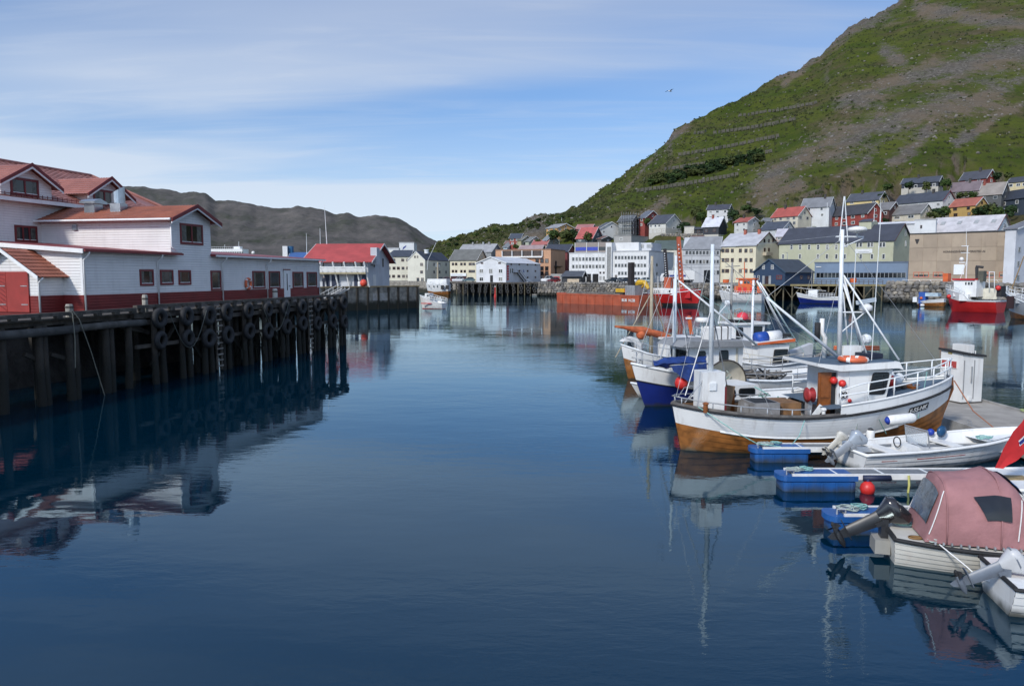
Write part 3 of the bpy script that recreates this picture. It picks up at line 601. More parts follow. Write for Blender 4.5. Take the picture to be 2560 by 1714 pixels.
def stone_wall(name, label, p0, p1, ztop, budget, size=1.05):
    T = thing(name, label, 'stone wall', (p0[0], p0[1], 0)); d = Vector((p1[0] - p0[0], p1[1] - p0[1], 0)); L_ = d.length; d /= L_; nr = Vector((d.y, -d.x, 0))
    if nr.y > 0: nr = -nr
    MB().prism([(0, 0, -1.4), (0.0 + nr.x * 0.9, nr.y * 0.9, -1.4), (0, 0, ztop - 0.3)], tuple(d * L_)).build('rubble_core', STONE[2], T)
    spots = []; z = 0.1; row = 0
    while z < ztop:
        h = size * random.uniform(0.62, 0.8); x = random.uniform(0, 0.6)
        while x < L_ - 0.3:
            w = size * random.uniform(0.8, 1.5); spots.append((x + w / 2, z + h / 2, w, h)); x += w * 0.93
        z += h * 0.9; row += 1
    random.shuffle(spots); rest = MB()
    for i, (x, z, w, h) in enumerate(spots):
        t = z / ztop; p = d * x + nr * (0.75 * (1 - t) + 0.12 + random.uniform(-0.1, 0.12)); p.z = z
        rot = (random.uniform(-0.3, 0.3), random.uniform(-0.35, 0.35), random.uniform(0, 6.3)); sc = (w * 1.12, max(0.8, w) * 1.05, h * 1.25)
        if i < budget: put(random.choice(ROCKS), 'stone', T, p, rot, sc)
        else:
            me = random.choice(ROCKS); M_ = Matrix.LocRotScale(p, __import__('mathutils').Euler(rot), sc)
            rest.add([M_ @ v.co for v in me.vertices], [tuple(q.vertices) for q in me.polygons])
    if rest.v: tag(rest.build('stone_fill', STONE[0], T), kind='stuff')
    return T
stone_wall('stone_seawall', 'boulder sea wall below the white office block', G(1345, 739), G(1886, 749), 3.85, 300, 1.0)
stone_wall('stone_seawall', 'short pale boulder sea wall below the brown concrete works', G(2212, 756), G(2372, 761), 3.85, 110, 1.15)
stone_wall('stone_seawall', 'boulder sea wall at the far right behind the red trawler', G(2372, 761), G(2620, 770), 3.85, 60, 1.3)
def torus_mesh(Rr, r, mt, name='tyre', n=16, k=8):
    return MB().tube([(Rr * math.cos(6.2832 * i / n), 0, Rr * math.sin(6.2832 * i / n)) for i in range(n)], r, k, closed=True).mesh(name, mt, True)
TYRE = torus_mesh(0.40, 0.17, BLACK)
TYREFAR = torus_mesh(0.42, 0.14, mat('worn_tyre', (0.05, 0.05, 0.05), 0.8), n=12, k=6)
def brace(m, p, q, w=0.16): m.bar(p, q, w, w)
# --- timber pier in front of the red and white building
def pier():
    T = fthing('timber_pier', 'dark timber pier on tall weedy piles below the red and white building', 'pier', BF)
    b0 = -4.0; a0, a1 = -24.0, 25.2; k = 0
    for i in range(17):
        y0 = b0 + 0.1 + i * 0.232; a = a0
        while a < a1 - 0.1:
            e = min(a1, a + random.uniform(5.5, 8.5)); MB().box(a, e - 0.015, y0, y0 + 0.222, DZ - 0.075 + random.uniform(-0.008, 0.004), DZ - 0.004).build('plank', WOODG, T); a = e
    aS = BF.on(340, 772, b0)[0]
    for x0, x1, zz in ((a0, aS, DZ + 0.10), (aS + 0.02, a1 + 0.1, DZ + 0.22)):
        a = x0
        while a < x1 - 0.2:
            e = min(x1, a + random.uniform(3.5, 6)); MB().box(a, e - 0.03, b0 - 0.06, b0 + 0.2, zz, zz + 0.17).build('kerb_beam', WOODG, T); a = e
        a = x0 + 0.3
        while a < x1 - 0.3: MB().box(a, a + 0.35, b0 - 0.04, b0 + 0.18, DZ, zz).build('spacer_block', WOODG, T); a += 1.25
    for x0, x1, zz, r in ((a0, aS - 4.2, 3.42, 0.2), (aS - 4.1, aS + 0.6, 3.46, 0.18)): MB().tube([(x0, b0 - 0.02, zz), ((x0 + x1) / 2, b0 - 0.06, zz + 0.02), (x1, b0 - 0.02, zz)], r, 10).build('log_stringer', mat('grey_log', (0.075, 0.072, 0.066), 0.9, 0.35, 2, bump=0.02, bscale=9), T, smooth=True)
    for zz, bb in ((3.68, b0 + 0.12), (3.3, b0 + 0.05)): MB().box(aS, a1, bb, bb + 0.24, zz, zz + 0.26).build('stringer', WOODG, T)
    MB().box(aS, a1, b0 + 0.02, b0 + 0.2, 2.05, 2.24).build('waling', WOODG, T)
    MB().box(a0, a1, b0 + 0.5, b0 + 0.8, 3.66, 3.9).build('stringer', WOODG, T)
    for bb in (-2.2, -0.3, 2.5, 6.0, 9.5): MB().box(a0, a1 + (1.5 if bb > 0 else 0), bb, bb + 0.3, 3.5, 3.88).build('stringer', WOODG, T)
    # piles
    def pile(a, b, lean=0.0, r=0.15, top=3.7):
        MB().tube([(a + lean, b - 0.05, -1.5), (a + lean * 0.6 + random.uniform(-.03, .03), b, 0.2), (a + random.uniform(-.03, .03), b, 1.6), (a, b, top)], [r * 1.1, r * 1.15 + random.uniform(0, .04), r * 1.08, r], 9).build('pile', PILE, T, smooth=True)
    for px in (3, 97, 110, 172, 187, 265, 277, 322):
        a, _ = BF.on(px, 860, b0 + 0.15); pile(a, b0 + 0.15, random.uniform(-0.15, 0.05), 0.17)
    rnd = random.Random(5); fx = []
    for px in (399, 467, 522, 567, 621, 670, 714, 755.6, 793, 832, 859):
        a, _ = BF.on(px, 800, b0 - 0.25); fx.append(a)
        for o in (-0.32, 0.34): pile(a + o, b0 - 0.12, rnd.uniform(-.05, .05), 0.14, 3.95)
        if px > 500:
            for o in (-0.6, 0.1): pile(a + o, b0 + 0.75, 0, 0.16)
    for b in (-2.0, 0.0, 2.6, 6.1, 9.6):
        a = a0
        while a < a1 + (2 if b > 0 else 0): pile(a + rnd.uniform(-.2, .2), b, 0, 0.16); a += 2.3
    for i in range(len(fx) - 1):
        m = MB(); s = 1 if i % 2 else -1; brace(m, (fx[i], b0 + 0.4, 3.3 if s > 0 else 1.0), (fx[i + 1], b0 + 0.4, 1.0 if s > 0 else 3.3)); m.build('brace', PILE, T)
    for px0, py0, px1, py1 in ((305, 818, 365, 828), (60, 885, 95, 900), (125, 885, 160, 895), (325, 812, 370, 832)):
        (c0, z0), (c1, z1) = BF.on(px0, py0, b0 + 0.3), BF.on(px1, py1, b0 + 0.3); m = MB(); brace(m, (c0, b0 + 0.3, z0), (c1, b0 + 0.3, z1), 0.18); m.build('brace', PILE, T)
    # ladders
    for px in (545, 775):
        a, _ = BF.on(px, 800, b0 - 0.2); ld = MB()
        for s in (-0.24, 0.24): ld.box(a + s - 0.04, a + s + 0.04, b0 - 0.26, b0 - 0.16, 0.1, 4.1)
        lo = ld.build('ladder', WOODG, T); z = 0.3
        while z < 4.0: MB().box(a - 0.3, a + 0.3, b0 - 0.31, b0 - 0.262, z, z + 0.09).build('rung', mat('pale_rung', (0.2, 0.185, 0.165), 0.9, 0.3, 3), lo); z += 0.36
    # weed hanging on the end piles
    wd_ = MB()
    for i in range(420):
        a = rnd.choice(fx[3:]) + rnd.uniform(-0.7, 0.7); b = b0 + rnd.uniform(-0.3, 1.0); z = rnd.uniform(0.7, 2.2); h = rnd.uniform(0.3, 0.9); w = rnd.uniform(0.05, 0.14)
        wd_.add([(a - w, b, z), (a + w, b + 0.05, z), (a + w * 0.4, b, z - h), (a - w * 0.3, b, z - h * 0.9)], [(0, 1, 2, 3)])
    tag(wd_.build('hanging_weed', mat('dark_weed', (0.013, 0.014, 0.008), 0.9), T), kind='stuff')
    # shore under the building
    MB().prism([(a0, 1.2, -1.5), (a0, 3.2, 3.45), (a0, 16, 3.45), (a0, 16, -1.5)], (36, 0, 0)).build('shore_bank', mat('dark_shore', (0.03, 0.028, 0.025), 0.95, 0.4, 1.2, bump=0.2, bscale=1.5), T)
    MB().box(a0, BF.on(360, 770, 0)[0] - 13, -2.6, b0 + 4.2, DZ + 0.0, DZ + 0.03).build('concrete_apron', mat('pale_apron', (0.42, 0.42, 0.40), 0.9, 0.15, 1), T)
    # tyres
    up = ((399, 795), (467, 790), (522, 788), (567, 781), (621, 777), (670, 774.5), (714, 772), (755.6, 768), (793, 765), (832, 761), (859, 756))
    lo = ((402, 850), (471, 845), (522, 845), (570, 837), (623.5, 827), (670, 827), (717, 816), (757, 808), (793.6, 808), (832, 802.6), (860.5, 804))
    ORD = ('first', 'second', 'third', 'fourth', 'fifth', 'sixth', 'seventh', 'eighth', 'ninth', 'tenth', 'last')
    for lst, lab in ((up, 'black tyre fender, %s from the left in the upper row of the timber pier'), (lo, 'black tyre fender, %s from the left in the lower row of the timber pier')):
        for k, (px, py) in enumerate(lst):
            a, z = BF.on(px, py, b0 - 0.42); s = rnd.uniform(0.92, 1.08)
            o = put(TYRE, 'tyre_fender', None, BF.W(a, b0 - 0.42, z), (rnd.uniform(-.06, .06), rnd.uniform(0, 6), BF.ang + rnd.uniform(-.06, .06)), (s, s, s)); tag(o, lab % ORD[k], 'tyre', 'tyre fenders on the timber pier')
    # bollards, rope
    def post(px, py, b, h, w, mt, label):
        a, z = BF.on(px, py, b); t = thing('mooring_post', label, 'bollard', BF.W(a, b, DZ), BF.ang); MB().lathe([(w, 0), (w, h * 0.86), (w * 0.8, h)], (0, 0, 0), 8).build('shaft', mt, t); MB().lathe([(w * 1.05, 0), (w * 1.12, 0.05), (w * 1.02, 0.1)], (0, 0, h * 0.7), 8).build('collar', WOODG, t)
    wp = mat('weathered_post', (0.30, 0.28, 0.24), 0.9, 0.25, 3)
    post(174, 785, b0 + 0.25, 0.62, 0.17, wp, 'short weathered mooring post with a rope round it at the pier edge'); post(363, 765, b0 + 0.35, 0.95, 0.15, wp, 'slim weathered mooring post standing by the three small windows'); post(688, 748, -0.9, 0.95, 0.2, mat('pale_post', (0.5, 0.49, 0.44), 0.8, 0.15, 3), 'thick pale bollard near the white door')
    a, _ = BF.on(175, 785, b0 - 0.25)
    r1 = MB().tube([(a, b0 - 0.2, 4.35), (a + 0.1, b0 - 0.3, 4.2), (a + 0.15, b0 - 0.32, 3.0), (a + 0.1, b0 - 0.3, 1.6)], 0.025, 6)
    r1.tube([(a + 0.2, b0 - 0.2, 4.35), (a + 0.5, b0 - 0.3, 3.9), (a + 1.1, b0 - 0.3, 2.4), (a + 1.6, b0 - 0.3, 0.9), (a + 1.9, b0 - 0.3, 0.0)], 0.022, 6)
    tag(r1.build('mooring_rope', mat('old_rope', (0.17, 0.17, 0.14), 0.95), None, (BF.o[0], BF.o[1], 0), BF.ang), 'frayed mooring rope hanging from the pier post to the water', 'rope')
    c, q = BF.on(690, 780, b0 - 0.6)[0], BF.on(560, 790, b0 - 0.6)[0]
    tag(MB().tube([(c - 1.8 + 3.6 * t / 10, b0 - 0.62, 4.0 - 1.9 * math.sin(math.pi * t / 10)) for t in range(11)], 0.02, 6).build('mooring_rope', mat('wet_rope', (0.09, 0.1, 0.09), 0.95), None, (BF.o[0], BF.o[1], 0), BF.ang), 'slack rope loop hanging across the middle tyres', 'rope')
    tag(MB().tube([(BF.on(470, 800, b0 - .62)[0] - 1.6 + 3.4 * t / 10, b0 - 0.62, 3.9 - 2.1 * math.sin(math.pi * t / 10)) for t in range(11)], 0.018, 6).build('mooring_rope', mat('wet_rope', (0.09, 0.1, 0.09), 0.95), None, (BF.o[0], BF.o[1], 0), BF.ang), 'slack rope loop below the second tyre of the pier', 'rope')
pier()
# ------------------------------------------------------------------ houses of the town
WCACHE = {}
def win_mesh(w, h, fm, cols, rows=1):
    gi = random.randrange(4); k = (round(w, 2), round(h, 2), fm.name, cols, rows, gi)
    if k in WCACHE: return WCACHE[k]
    m = MB(); f = min(0.13, w * 0.12); d = 0.07
    m.box(-w / 2, w / 2, -d, 0.003, h / 2 - f, h / 2, 0); m.box(-w / 2, w / 2, -d, 0.003, -h / 2, -h / 2 + f, 0)
    m.box(-w / 2, -w / 2 + f, -d, 0.003, -h / 2 + f, h / 2 - f, 0); m.box(w / 2 - f, w / 2, -d, 0.003, -h / 2 + f, h / 2 - f, 0)
    for c in range(1, cols): x = -w / 2 + w * c / cols; m.box(x - f * .4, x + f * .4, -d * .9, 0.003, -h / 2 + f, h / 2 - f, 0)
    for c in range(1, rows): z = -h / 2 + h * c / rows; m.box(-w / 2 + f, w / 2 - f, -d * .8, 0.003, z - f * .35, z + f * .35, 0)
    m.box(-w / 2 + f * .5, w / 2 - f * .5, -0.02, 0.002, -h / 2 + f * .5, h / 2 - f * .5, 1)
    WCACHE[k] = m.mesh('window', [fm, GLASSES[gi]]); return WCACHE[k]
FW = mat('white_window_frame', (0.66, 0.66, 0.64), 0.5, 0.05); FB = mat('brown_window_frame', (0.10, 0.045, 0.03), 0.6); FG = mat('grey_window_frame', (0.30, 0.31, 0.31), 0.5); FO = mat('orange_window_frame', (0.50, 0.10, 0.04), 0.5)
def dull(c):
    q = C(*c)[:3]; g = sum(q) / 3; return tuple((v * 0.85 + g * 0.15) * 0.86 for v in q)
def wcol(c):
    k = 'wall_%d_%d_%d' % tuple(c); return mat(k, dull(c), 0.75, 0.08, 0.35, side=0.2, dirt=0.14, streak=1.5)
def pcol(c):
    k = 'plaster_%d_%d_%d' % tuple(c); return mat(k, dull(c), 0.85, 0.07, 0.3, dirt=0.18, streak=1.2)
def rcol(c):
    k = 'roof_%d_%d_%d' % tuple(c); return mat(k, dull(c), 0.7, 0.14, 0.5, side=0.33, dirt=0.15, streak=1.0)
class Bld: pass
FOOT = []
def house(name, label, xc, xl, xr, yb, ye, yr, wall, roof, D=None, depth=8.5, gable='R', wf=(3, 1), wr=(1, 1), fm=None, chim=(), ov=0.4, zb=None, trim=None, hip=0, gwall=None, skirt=4.0, cat='house', pl=False, base=None, ww=1.1, wh=1.1, flat=False):
    o = Bld(); fm = fm or FW
    if D is None: C_ = hit(xc, yb, rough=False) or A(xc, yb, 330)
    else: C_ = A(xc, yb, D)
    z0 = C_.z if zb is None else zb; Y = C_.y; X = C_.x; ze = A(xc, ye, Y).z
    sa = max(0.10, min(0.85, (xr - xc) * Y / FPX / depth)); ph = math.atan((xc - 1280) / FPX) + math.asin(sa)
    def solve(px, dx, dy):
        u = (px - 1280) / FPX; return (u * (Y * CT - (ze - H) * ST) - X) / (dx - u * dy * CT)
    L1 = solve(xl, -math.cos(ph), math.sin(ph)); L2 = solve(xr, math.sin(ph), math.cos(ph))
    L1 = max(2.0, min(L1, 80)); L2 = max(2.0, min(L2, 60))
    fr = Frame((X - L1 * math.cos(ph), Y + L1 * math.sin(ph)), (math.cos(ph), -math.sin(ph))); o.fr, o.L1, o.L2, o.z0, o.ze = fr, L1, L2, z0, ze
    q = fr.W(L1, L2 / 2) if gable == 'R' else fr.W(L1 / 2, 0)
    zr = A(1280, yr, q.y).z; zr = max(zr, ze + 0.3); o.zr = zr
    T = fthing(name, label, cat, fr); o.T = T; wm = (pcol if pl else wcol)(wall); rm = rcol(roof)
    m = MB()
    if flat:
        m.box(0, L1, 0, L2, z0 - skirt, ze); m.build('wall', wm, T); r = MB().box(-0.12, L1 + 0.12, -0.12, L2 + 0.12, ze + 0.002, ze + 0.28).build('roof', rm, T); o.roof = r
    elif gable == 'R':
        m.prism([(0, 0, z0 - skirt), (0, L2, z0 - skirt), (0, L2, ze), (0, L2 / 2, zr - 0.02), (0, 0, ze)], (L1, 0, 0)); m.build('wall', wm, T)
        s = (zr - ze) / (L2 / 2); zo = ze - s * ov; t = 0.16; m = MB(); h0 = L1 * hip
        for sg in (0, 1):
            y0 = -ov if sg == 0 else L2 + ov; m.add([(-ov, y0, zo + .03), (L1 + ov, y0, zo + .03), (L1 + ov, L2 / 2, zr + .03), (-ov + h0, L2 / 2, zr + .03), (-ov, y0, zo + t), (L1 + ov, y0, zo + t), (L1 + ov, L2 / 2, zr + t), (-ov + h0, L2 / 2, zr + t)], [(0, 3, 2, 1) if sg else (0, 1, 2, 3), (4, 5, 6, 7) if sg == 0 else (7, 6, 5, 4), (0, 1, 5, 4), (1, 2, 6, 5), (3, 0, 4, 7)])
        r = m.build('roof', rm, T); o.roof = r
        for x in ((L1 + ov + 0.003,) if hip else (L1 + ov + 0.003, -ov - 0.063)):
            for sg in (0, 1):
                y0 = -ov if sg == 0 else L2 + ov; MB().prism([(x, y0, zo - .10), (x, L2 / 2, zr - .10), (x, L2 / 2, zr + t + .02), (x, y0, zo + t + .02)], (0.06, 0, 0)).build('bargeboard', trim or FW, r)
    else:
        m.prism([(0, 0, z0 - skirt), (L1, 0, z0 - skirt), (L1, 0, ze), (L1 / 2, 0, zr - 0.02), (0, 0, ze)], (0, L2, 0)); m.build('wall', wm, T)
        s = (zr - ze) / (L1 / 2); zo = ze - s * ov; t = 0.16; m = MB(); h0 = L2 * hip
        for sg in (0, 1):
            x0 = -ov if sg == 0 else L1 + ov; m.add([(x0, -ov, zo + .03), (x0, L2 + ov, zo + .03), (L1 / 2, L2 + ov - h0, zr + .03), (L1 / 2, -ov, zr + .03), (x0, -ov, zo + t), (x0, L2 + ov, zo + t), (L1 / 2, L2 + ov - h0, zr + t), (L1 / 2, -ov, zr + t)], [(0, 1, 2, 3), (4, 5, 6, 7), (0, 1, 5, 4), (1, 2, 6, 5), (3, 0, 4, 7)])
        if hip: m.add([(-ov, L2 + ov, zo + t), (L1 + ov, L2 + ov, zo + t), (L1 / 2, L2 + ov - h0, zr + t)], [(0, 1, 2)])
        r = m.build('roof', rm, T); o.roof = r
        for sg in (0, 1):
            x0 = -ov if sg == 0 else L1 + ov; MB().prism([(x0, -ov - .063, zo - .10), (L1 / 2, -ov - .063, zr - .10), (L1 / 2, -ov - .063, zr + t + .02), (x0, -ov - .063, zo + t + .02)], (0, 0.06, 0)).build('bargeboard', trim or FW, r)
    if base: MB().box(-0.03, L1 + 0.03, -0.03, L2 + 0.03, z0 - skirt, z0 + base).build('foundation', pcol((190, 185, 172)), T)
    def put_w(wl, s, z, w=ww, h=wh, c=1, rr=1, fmm=None):
        me = win_mesh(w, h, fmm or fm, c, rr)
        if wl == 'F': put(me, 'window', T, (s, -0.003, z))
        else: put(me, 'window', T, (L1 + 0.003, s, z), (0, 0, math.pi / 2))
    o.win = put_w
    rndw = random.Random(int(xc * 7 + yb))
    for wl, (nc, nrw), LL in (('F', wf, L1), ('R', wr, L2)):
        for rr in range(nrw):
            z = z0 + (ze - z0) * (rr + 0.55) / nrw
            for c in range(nc):
                if rndw.random() < 0.06: continue
                put_w(wl, LL * (c + 0.5 + rndw.uniform(-.08, .08)) / nc, z, min(ww * rndw.choice((1, 1, 1.25)), LL / nc * .8), min(wh, (ze - z0) / nrw * .62), rndw.choice((1, 2)))
    if not flat and gable == 'R' and wr[0] and zr - ze > 1.6: put_w('R', L2 / 2, ze + (zr - ze) * 0.3, 0.9, 0.9, 1)
    if not flat and gable == 'F' and wf[0] and zr - ze > 1.6: put_w('F', L1 / 2, ze + (zr - ze) * 0.3, 0.9, 0.9, 1)
    for fx, cc in chim:
        x, y = (L1 * fx, L2 * 0.45) if gable == 'R' else (L1 * 0.55, L2 * fx)
        ch = MB().box(x - .35, x + .35, y - .35, y + .35, zr - 0.9, zr + 1.0).build('chimney', pcol(cc), T); MB().box(x - .42, x + .42, y - .42, y + .42, zr + 1.0, zr + 1.12).build('chimney_cap', pcol((70, 70, 70)), ch)
    if D is None or z0 > 6: FOOT.append((fr, L1, L2, z0))
    o.pw = lambda wl, px, py, w, h, c=1, rr=1, fmm=None: put_w(wl, (fr.on(px, py, 0) if wl == 'F' else fr.ona(px, py, L1))[0], (fr.on(px, py, 0) if wl == 'F' else fr.ona(px, py, L1))[1], w, h, c, rr, fmm)
    return o
BK = (58, 62, 70); CHB = (70, 66, 62); CHR = (150, 70, 55)
# ---- hillside houses, from the right edge of the town leftwards
HS = [
 # label, xc, xl, xr, yb, ye, yr, wall, roof, kwargs
 ('dark navy house with white windows and white basement high on the slope', 2345, 2254, 2358, 475, 453, 440, (52, 60, 74), (66, 72, 84), dict(wf=(4, 1), chim=((.4, CHB),), base=0.9)),
 ('red house topmost on the slope with dark roof and satellite dish', 2465, 2400, 2490, 457, 444, 424, (168, 62, 48), (72, 74, 84), dict(wf=(2, 1), chim=((.6, CHB),))),
 ('small house with purplish brown roof below the topmost red house', 2445, 2376, 2460, 492, 474, 452, (112, 104, 96), (120, 104, 108), dict(wf=(2, 1), chim=((.6, CHB),))),
 ('dark grey house with rust streaked pale roof', 2503, 2417, 2524, 506, 483, 455, (92, 94, 94), (150, 140, 130), dict(wf=(3, 1), fm=FG, chim=((.4, CHR),))),
 ('slate blue house with white cross windows at the right edge', 2590, 2496, 2640, 536, 488, 464, (62, 74, 88), (52, 58, 70), dict(wf=(3, 2), ww=1.5, wh=1.3)),
 ('mustard yellow house with orange red roof', 2437, 2374, 2470, 542, 512, 493, (200, 160, 78), (172, 92, 72), dict(wf=(2, 2), fm=FB)),
 ('long white house with dark blue roof and dark red gable edge', 2356, 2236, 2387, 526, 499, 477, (206, 206, 202), (66, 72, 84), dict(wf=(5, 1), wr=(1, 1), trim=TRIMR, chim=((.7, CHB),))),
 ('cream house with grey shingle roof and shuttered windows', 2300, 2222, 2334, 550, 532, 510, (204, 194, 172), (118, 116, 114), dict(wf=(2, 1), ww=1.8)),
 ('large dark red house with dormer and balcony', 2167, 2040, 2208, 563, 532, 507, (158, 58, 46), (66, 66, 72), dict(wf=(6, 2), wr=(1, 2), ww=1.3, chim=((.25, CHB), (.05, CHB)))),
 ('brown house with grey roof squeezed beside the large red house', 2222, 2190, 2250, 546, 523, 505, (96, 60, 52), (118, 116, 116), dict(wf=(2, 1))),
 ('pale yellow house with dark roof and open veranda gable', 2196, 2117, 2220, 508, 498, 479, (222, 196, 130), (76, 80, 90), dict(wf=(3, 1), chim=((.35, CHB),))),
 ('white house with long grey roof above the red roofed cream house', 2072, 2004, 2087, 545, 515, 493, (208, 210, 210), (124, 126, 130), dict(wf=(2, 2), chim=((.75, CHB),))),
 ('cream house with bright red tiled roof and balcony', 1994, 1929, 2028, 566, 538, 516, (208, 200, 176), (178, 76, 62), dict(wf=(4, 2), wr=(2, 2), fm=FG, chim=((.3, CHB),))),
 ('pale grey house with dark blue roof below the red tiled one', 1955, 1901, 1987, 590, 572, 553, (196, 200, 202), (70, 78, 92), dict(wf=(2, 1), wr=(1, 1))),
 ('white two storey house with short red roof', 1868, 1836, 1900, 581, 554, 543, (206, 206, 202), (166, 78, 64), dict(wf=(2, 2), wr=(1, 2), chim=((.3, CHB),))),
 ('white house with dark roof alone on the grass slope', 1820, 1768, 1831, 552, 522, 511, (208, 208, 206), (68, 70, 82), dict(wf=(3, 2), chim=((.3, CHB),))),
 ('near black house with white sheet roof and red brick chimney', 1796, 1757, 1817, 589, 565, 543, (54, 58, 66), (206, 206, 212), dict(wf=(2, 1), wr=(1, 1), fm=FB, chim=((.4, CHR),), base=0.4)),
 ('white house with dark roof and yellow basement behind a round bush', 1664, 1623, 1704, 585, 557, 536, (212, 210, 200), (70, 74, 86), dict(wf=(4, 2), wr=(1, 1), base=2.2, depth=11)),
 ('brick red house beside the scaffolded one', 1612, 1597, 1651, 568, 544, 527, (152, 62, 54), (98, 104, 116), dict(wf=(1, 2), wr=(2, 2), depth=10, gable='R')),
 ('white house with a broad front gable and small windows', 1500, 1489, 1556, 590, 571, 555, (214, 214, 210), (88, 92, 100), dict(wf=(0, 0), wr=(3, 1), depth=11)),
 ('dark grey house with big red roof', 1481, 1441, 1507, 607, 594, 568, (82, 92, 98), (184, 82, 76), dict(wf=(2, 1), wr=(1, 1))),
 ('low house with reddish roof behind the big red roofed house', 1478, 1440, 1490, 585, 572, 561, (150, 84, 78), (176, 110, 108), dict(wf=(2, 1))),
 ('yellow house with grey roof above the trees', 1392, 1366, 1436, 588, 569, 559, (214, 164, 90), (150, 150, 152), dict(wf=(2, 2), wr=(3, 2), depth=10)),
 ('red house with dark pointed roof on the left end of the slope', 1301, 1274, 1311, 615, 595, 584, (158, 68, 52), (72, 80, 92), dict(wf=(2, 2), wr=(1, 1))),
 ('olive green gable house beside the red one', 1303, 1299, 1330, 618, 600, 590, (168, 162, 120), (120, 116, 100), dict(wf=(0, 0), wr=(2, 1))),
 ('pale green gable house with white bargeboards', 1322, 1318, 1354, 617, 603, 592, (170, 176, 156), (122, 124, 122), dict(wf=(0, 0), wr=(2, 1))),
 ('grey gable house with round windows below the yellow house', 1366, 1361, 1396, 612, 601, 587, (160, 166, 166), (130, 136, 142), dict(wf=(0, 0), wr=(2, 1))),
 ('low house with faded red roof among the gables', 1366, 1330, 1378, 617, 611, 600, (170, 150, 140), (180, 98, 90), dict(wf=(1, 1))),
 ('light blue gable house behind the brown hotel', 1268, 1262, 1292, 628, 618, 607, (176, 196, 206), (120, 126, 130), dict(wf=(0, 0), wr=(1, 1))),
 ('low house with a pinkish grey roof behind the brown hotel', 1352, 1297, 1364, 632, 625, 613, (160, 150, 140), (168, 142, 140), dict(wf=(2, 1))),
 ('small brown roofed house beneath the white gable house', 1503, 1497, 1536, 605, 597, 590, (96, 92, 92), (122, 84, 76), dict(wf=(0, 0), wr=(1, 1))),
 ('red cottage with a brown roof left of the red pointed house', 1275, 1262, 1284, 617, 609, 602, (150, 66, 52), (140, 110, 100), dict(wf=(1, 1))),
 ('low building with pale lilac sheet roof behind the cream tenement', 1978, 1940, 1990, 602, 590, 572, (176, 160, 150), (190, 186, 194), dict(wf=(2, 1))),
 ('red shed with a white sheet roof below the large red house', 2044, 2016, 2053, 584, 575, 568, (150, 66, 54), (206, 206, 210), dict(wf=(1, 1), wr=(0, 0))),
 ('pale garage block with a red door on the slope', 1735, 1711, 1742, 585, 567, 564, (206, 200, 186), (170, 168, 164), dict(wf=(0, 0), wr=(0, 0), flat=True)),
 ('low black side wing of the near black house', 1757, 1737, 1762, 588, 573, 568, (50, 54, 60), (70, 72, 78), dict(wf=(1, 1), wr=(0, 0), fm=FB)),
 ('cream cottage with brown windows behind the grey terrace', 1754, 1727, 1762, 607, 596, 590, (214, 196, 160), (128, 92, 80), dict(wf=(4, 1), wr=(0, 0), fm=FB)),
 ('small white house between the red tiled and the short red roofed houses', 1925, 1905, 1938, 566, 553, 545, (206, 206, 202), (120, 122, 126), dict(wf=(2, 1))),
 ('brown garage under the cream house with red tiled roof', 2010, 1990, 2022, 580, 570, 566, (120, 92, 80), (110, 104, 100), dict(wf=(1, 1), wr=(0, 0), flat=True)),
 ('white low house right of the mustard yellow one', 2500, 2478, 2516, 548, 530, 522, (200, 202, 204), (96, 98, 104), dict(wf=(2, 1))),
 ('pale yellow house with dark roof at the upper right edge', 2570, 2520, 2590, 470, 452, 440, (214, 198, 150), (66, 70, 80), dict(wf=(3, 1))),
]
for row in HS:
    lab, xc, xl, xr, yb, ye, yr, wl, rf, kw = row; house('house', lab, xc, xl, xr, yb, ye, yr, wl, rf, **kw)
# ------------------------------------------------------------------ front row of the town
def text(par, s, x, y, z, size, mt, rot=(math.pi / 2, 0, 0), w=None, name='lettering', ext=0.01):
    c = bpy.data.curves.new(name, 'FONT'); c.body = s; c.size = size; c.extrude = ext; c.resolution_u = 3; c.offset = size * 0.02
    q = bpy.data.objects.new(name, c); COL.objects.link(q); dg = bpy.context.evaluated_depsgraph_get(); dg.update()
    me = bpy.data.meshes.new_from_object(q.evaluated_get(dg)); bpy.data.objects.remove(q); me.materials.clear(); me.materials.append(mt)
    xs = [v.co.x for v in me.vertices]; k = w / max(max(xs) - min(xs), 0.01) if w else 1.0
    return put(me, name, par, (x, y, z), rot, (k, 1, 1))
INK = mat('dark_lettering', (0.02, 0.016, 0.016), 0.6, 0); BLUEINK = mat('blue_lettering', (0.02, 0.04, 0.22), 0.6, 0); REDS = mat('red_sign', (0.42, 0.03, 0.04), 0.5, 0.05)
Z4 = 3.9
# T2 cream gable house with dark roof
o = house('gable_warehouse', 'cream gable fronted building with dark blue roof by the far quay', 1063, 1019, 1124, 707, 650, 628.7, (224, 220, 200), (64, 70, 84), D=278, depth=20, gable='F', wf=(0, 0), wr=(0, 0), zb=Z4, cat='building', ov=0.15, pl=True)
for y in (661, 680): o.pw('F', 1054, y, 1.1, 1.1, 1, 1, FB); [o.pw('R', x, y, 1.3, 1.2, 2, 1, FG) for x in (1085, 1099, 1115)]
for x in (1037.5, 1044): o.pw('F', x, 642, .6, .8, 1, 1, FB)
for x in (1045, 1056): o.pw('F', x, 699, 1.1, 1.4, 1, 1, FB)
MB().lathe([(.8, 0), (.8, 1.2), (1.0, 1.2), (1.0, 1.5)], (o.L1 / 2 + 1.2, 6, o.zr - .6), 10).build('roof_vent', RAIL, o.T); MB().box(o.L1 - .2, o.L1 + 0.8, 9, 11, 9, 10.1).build('balcony', RAIL, o.T)
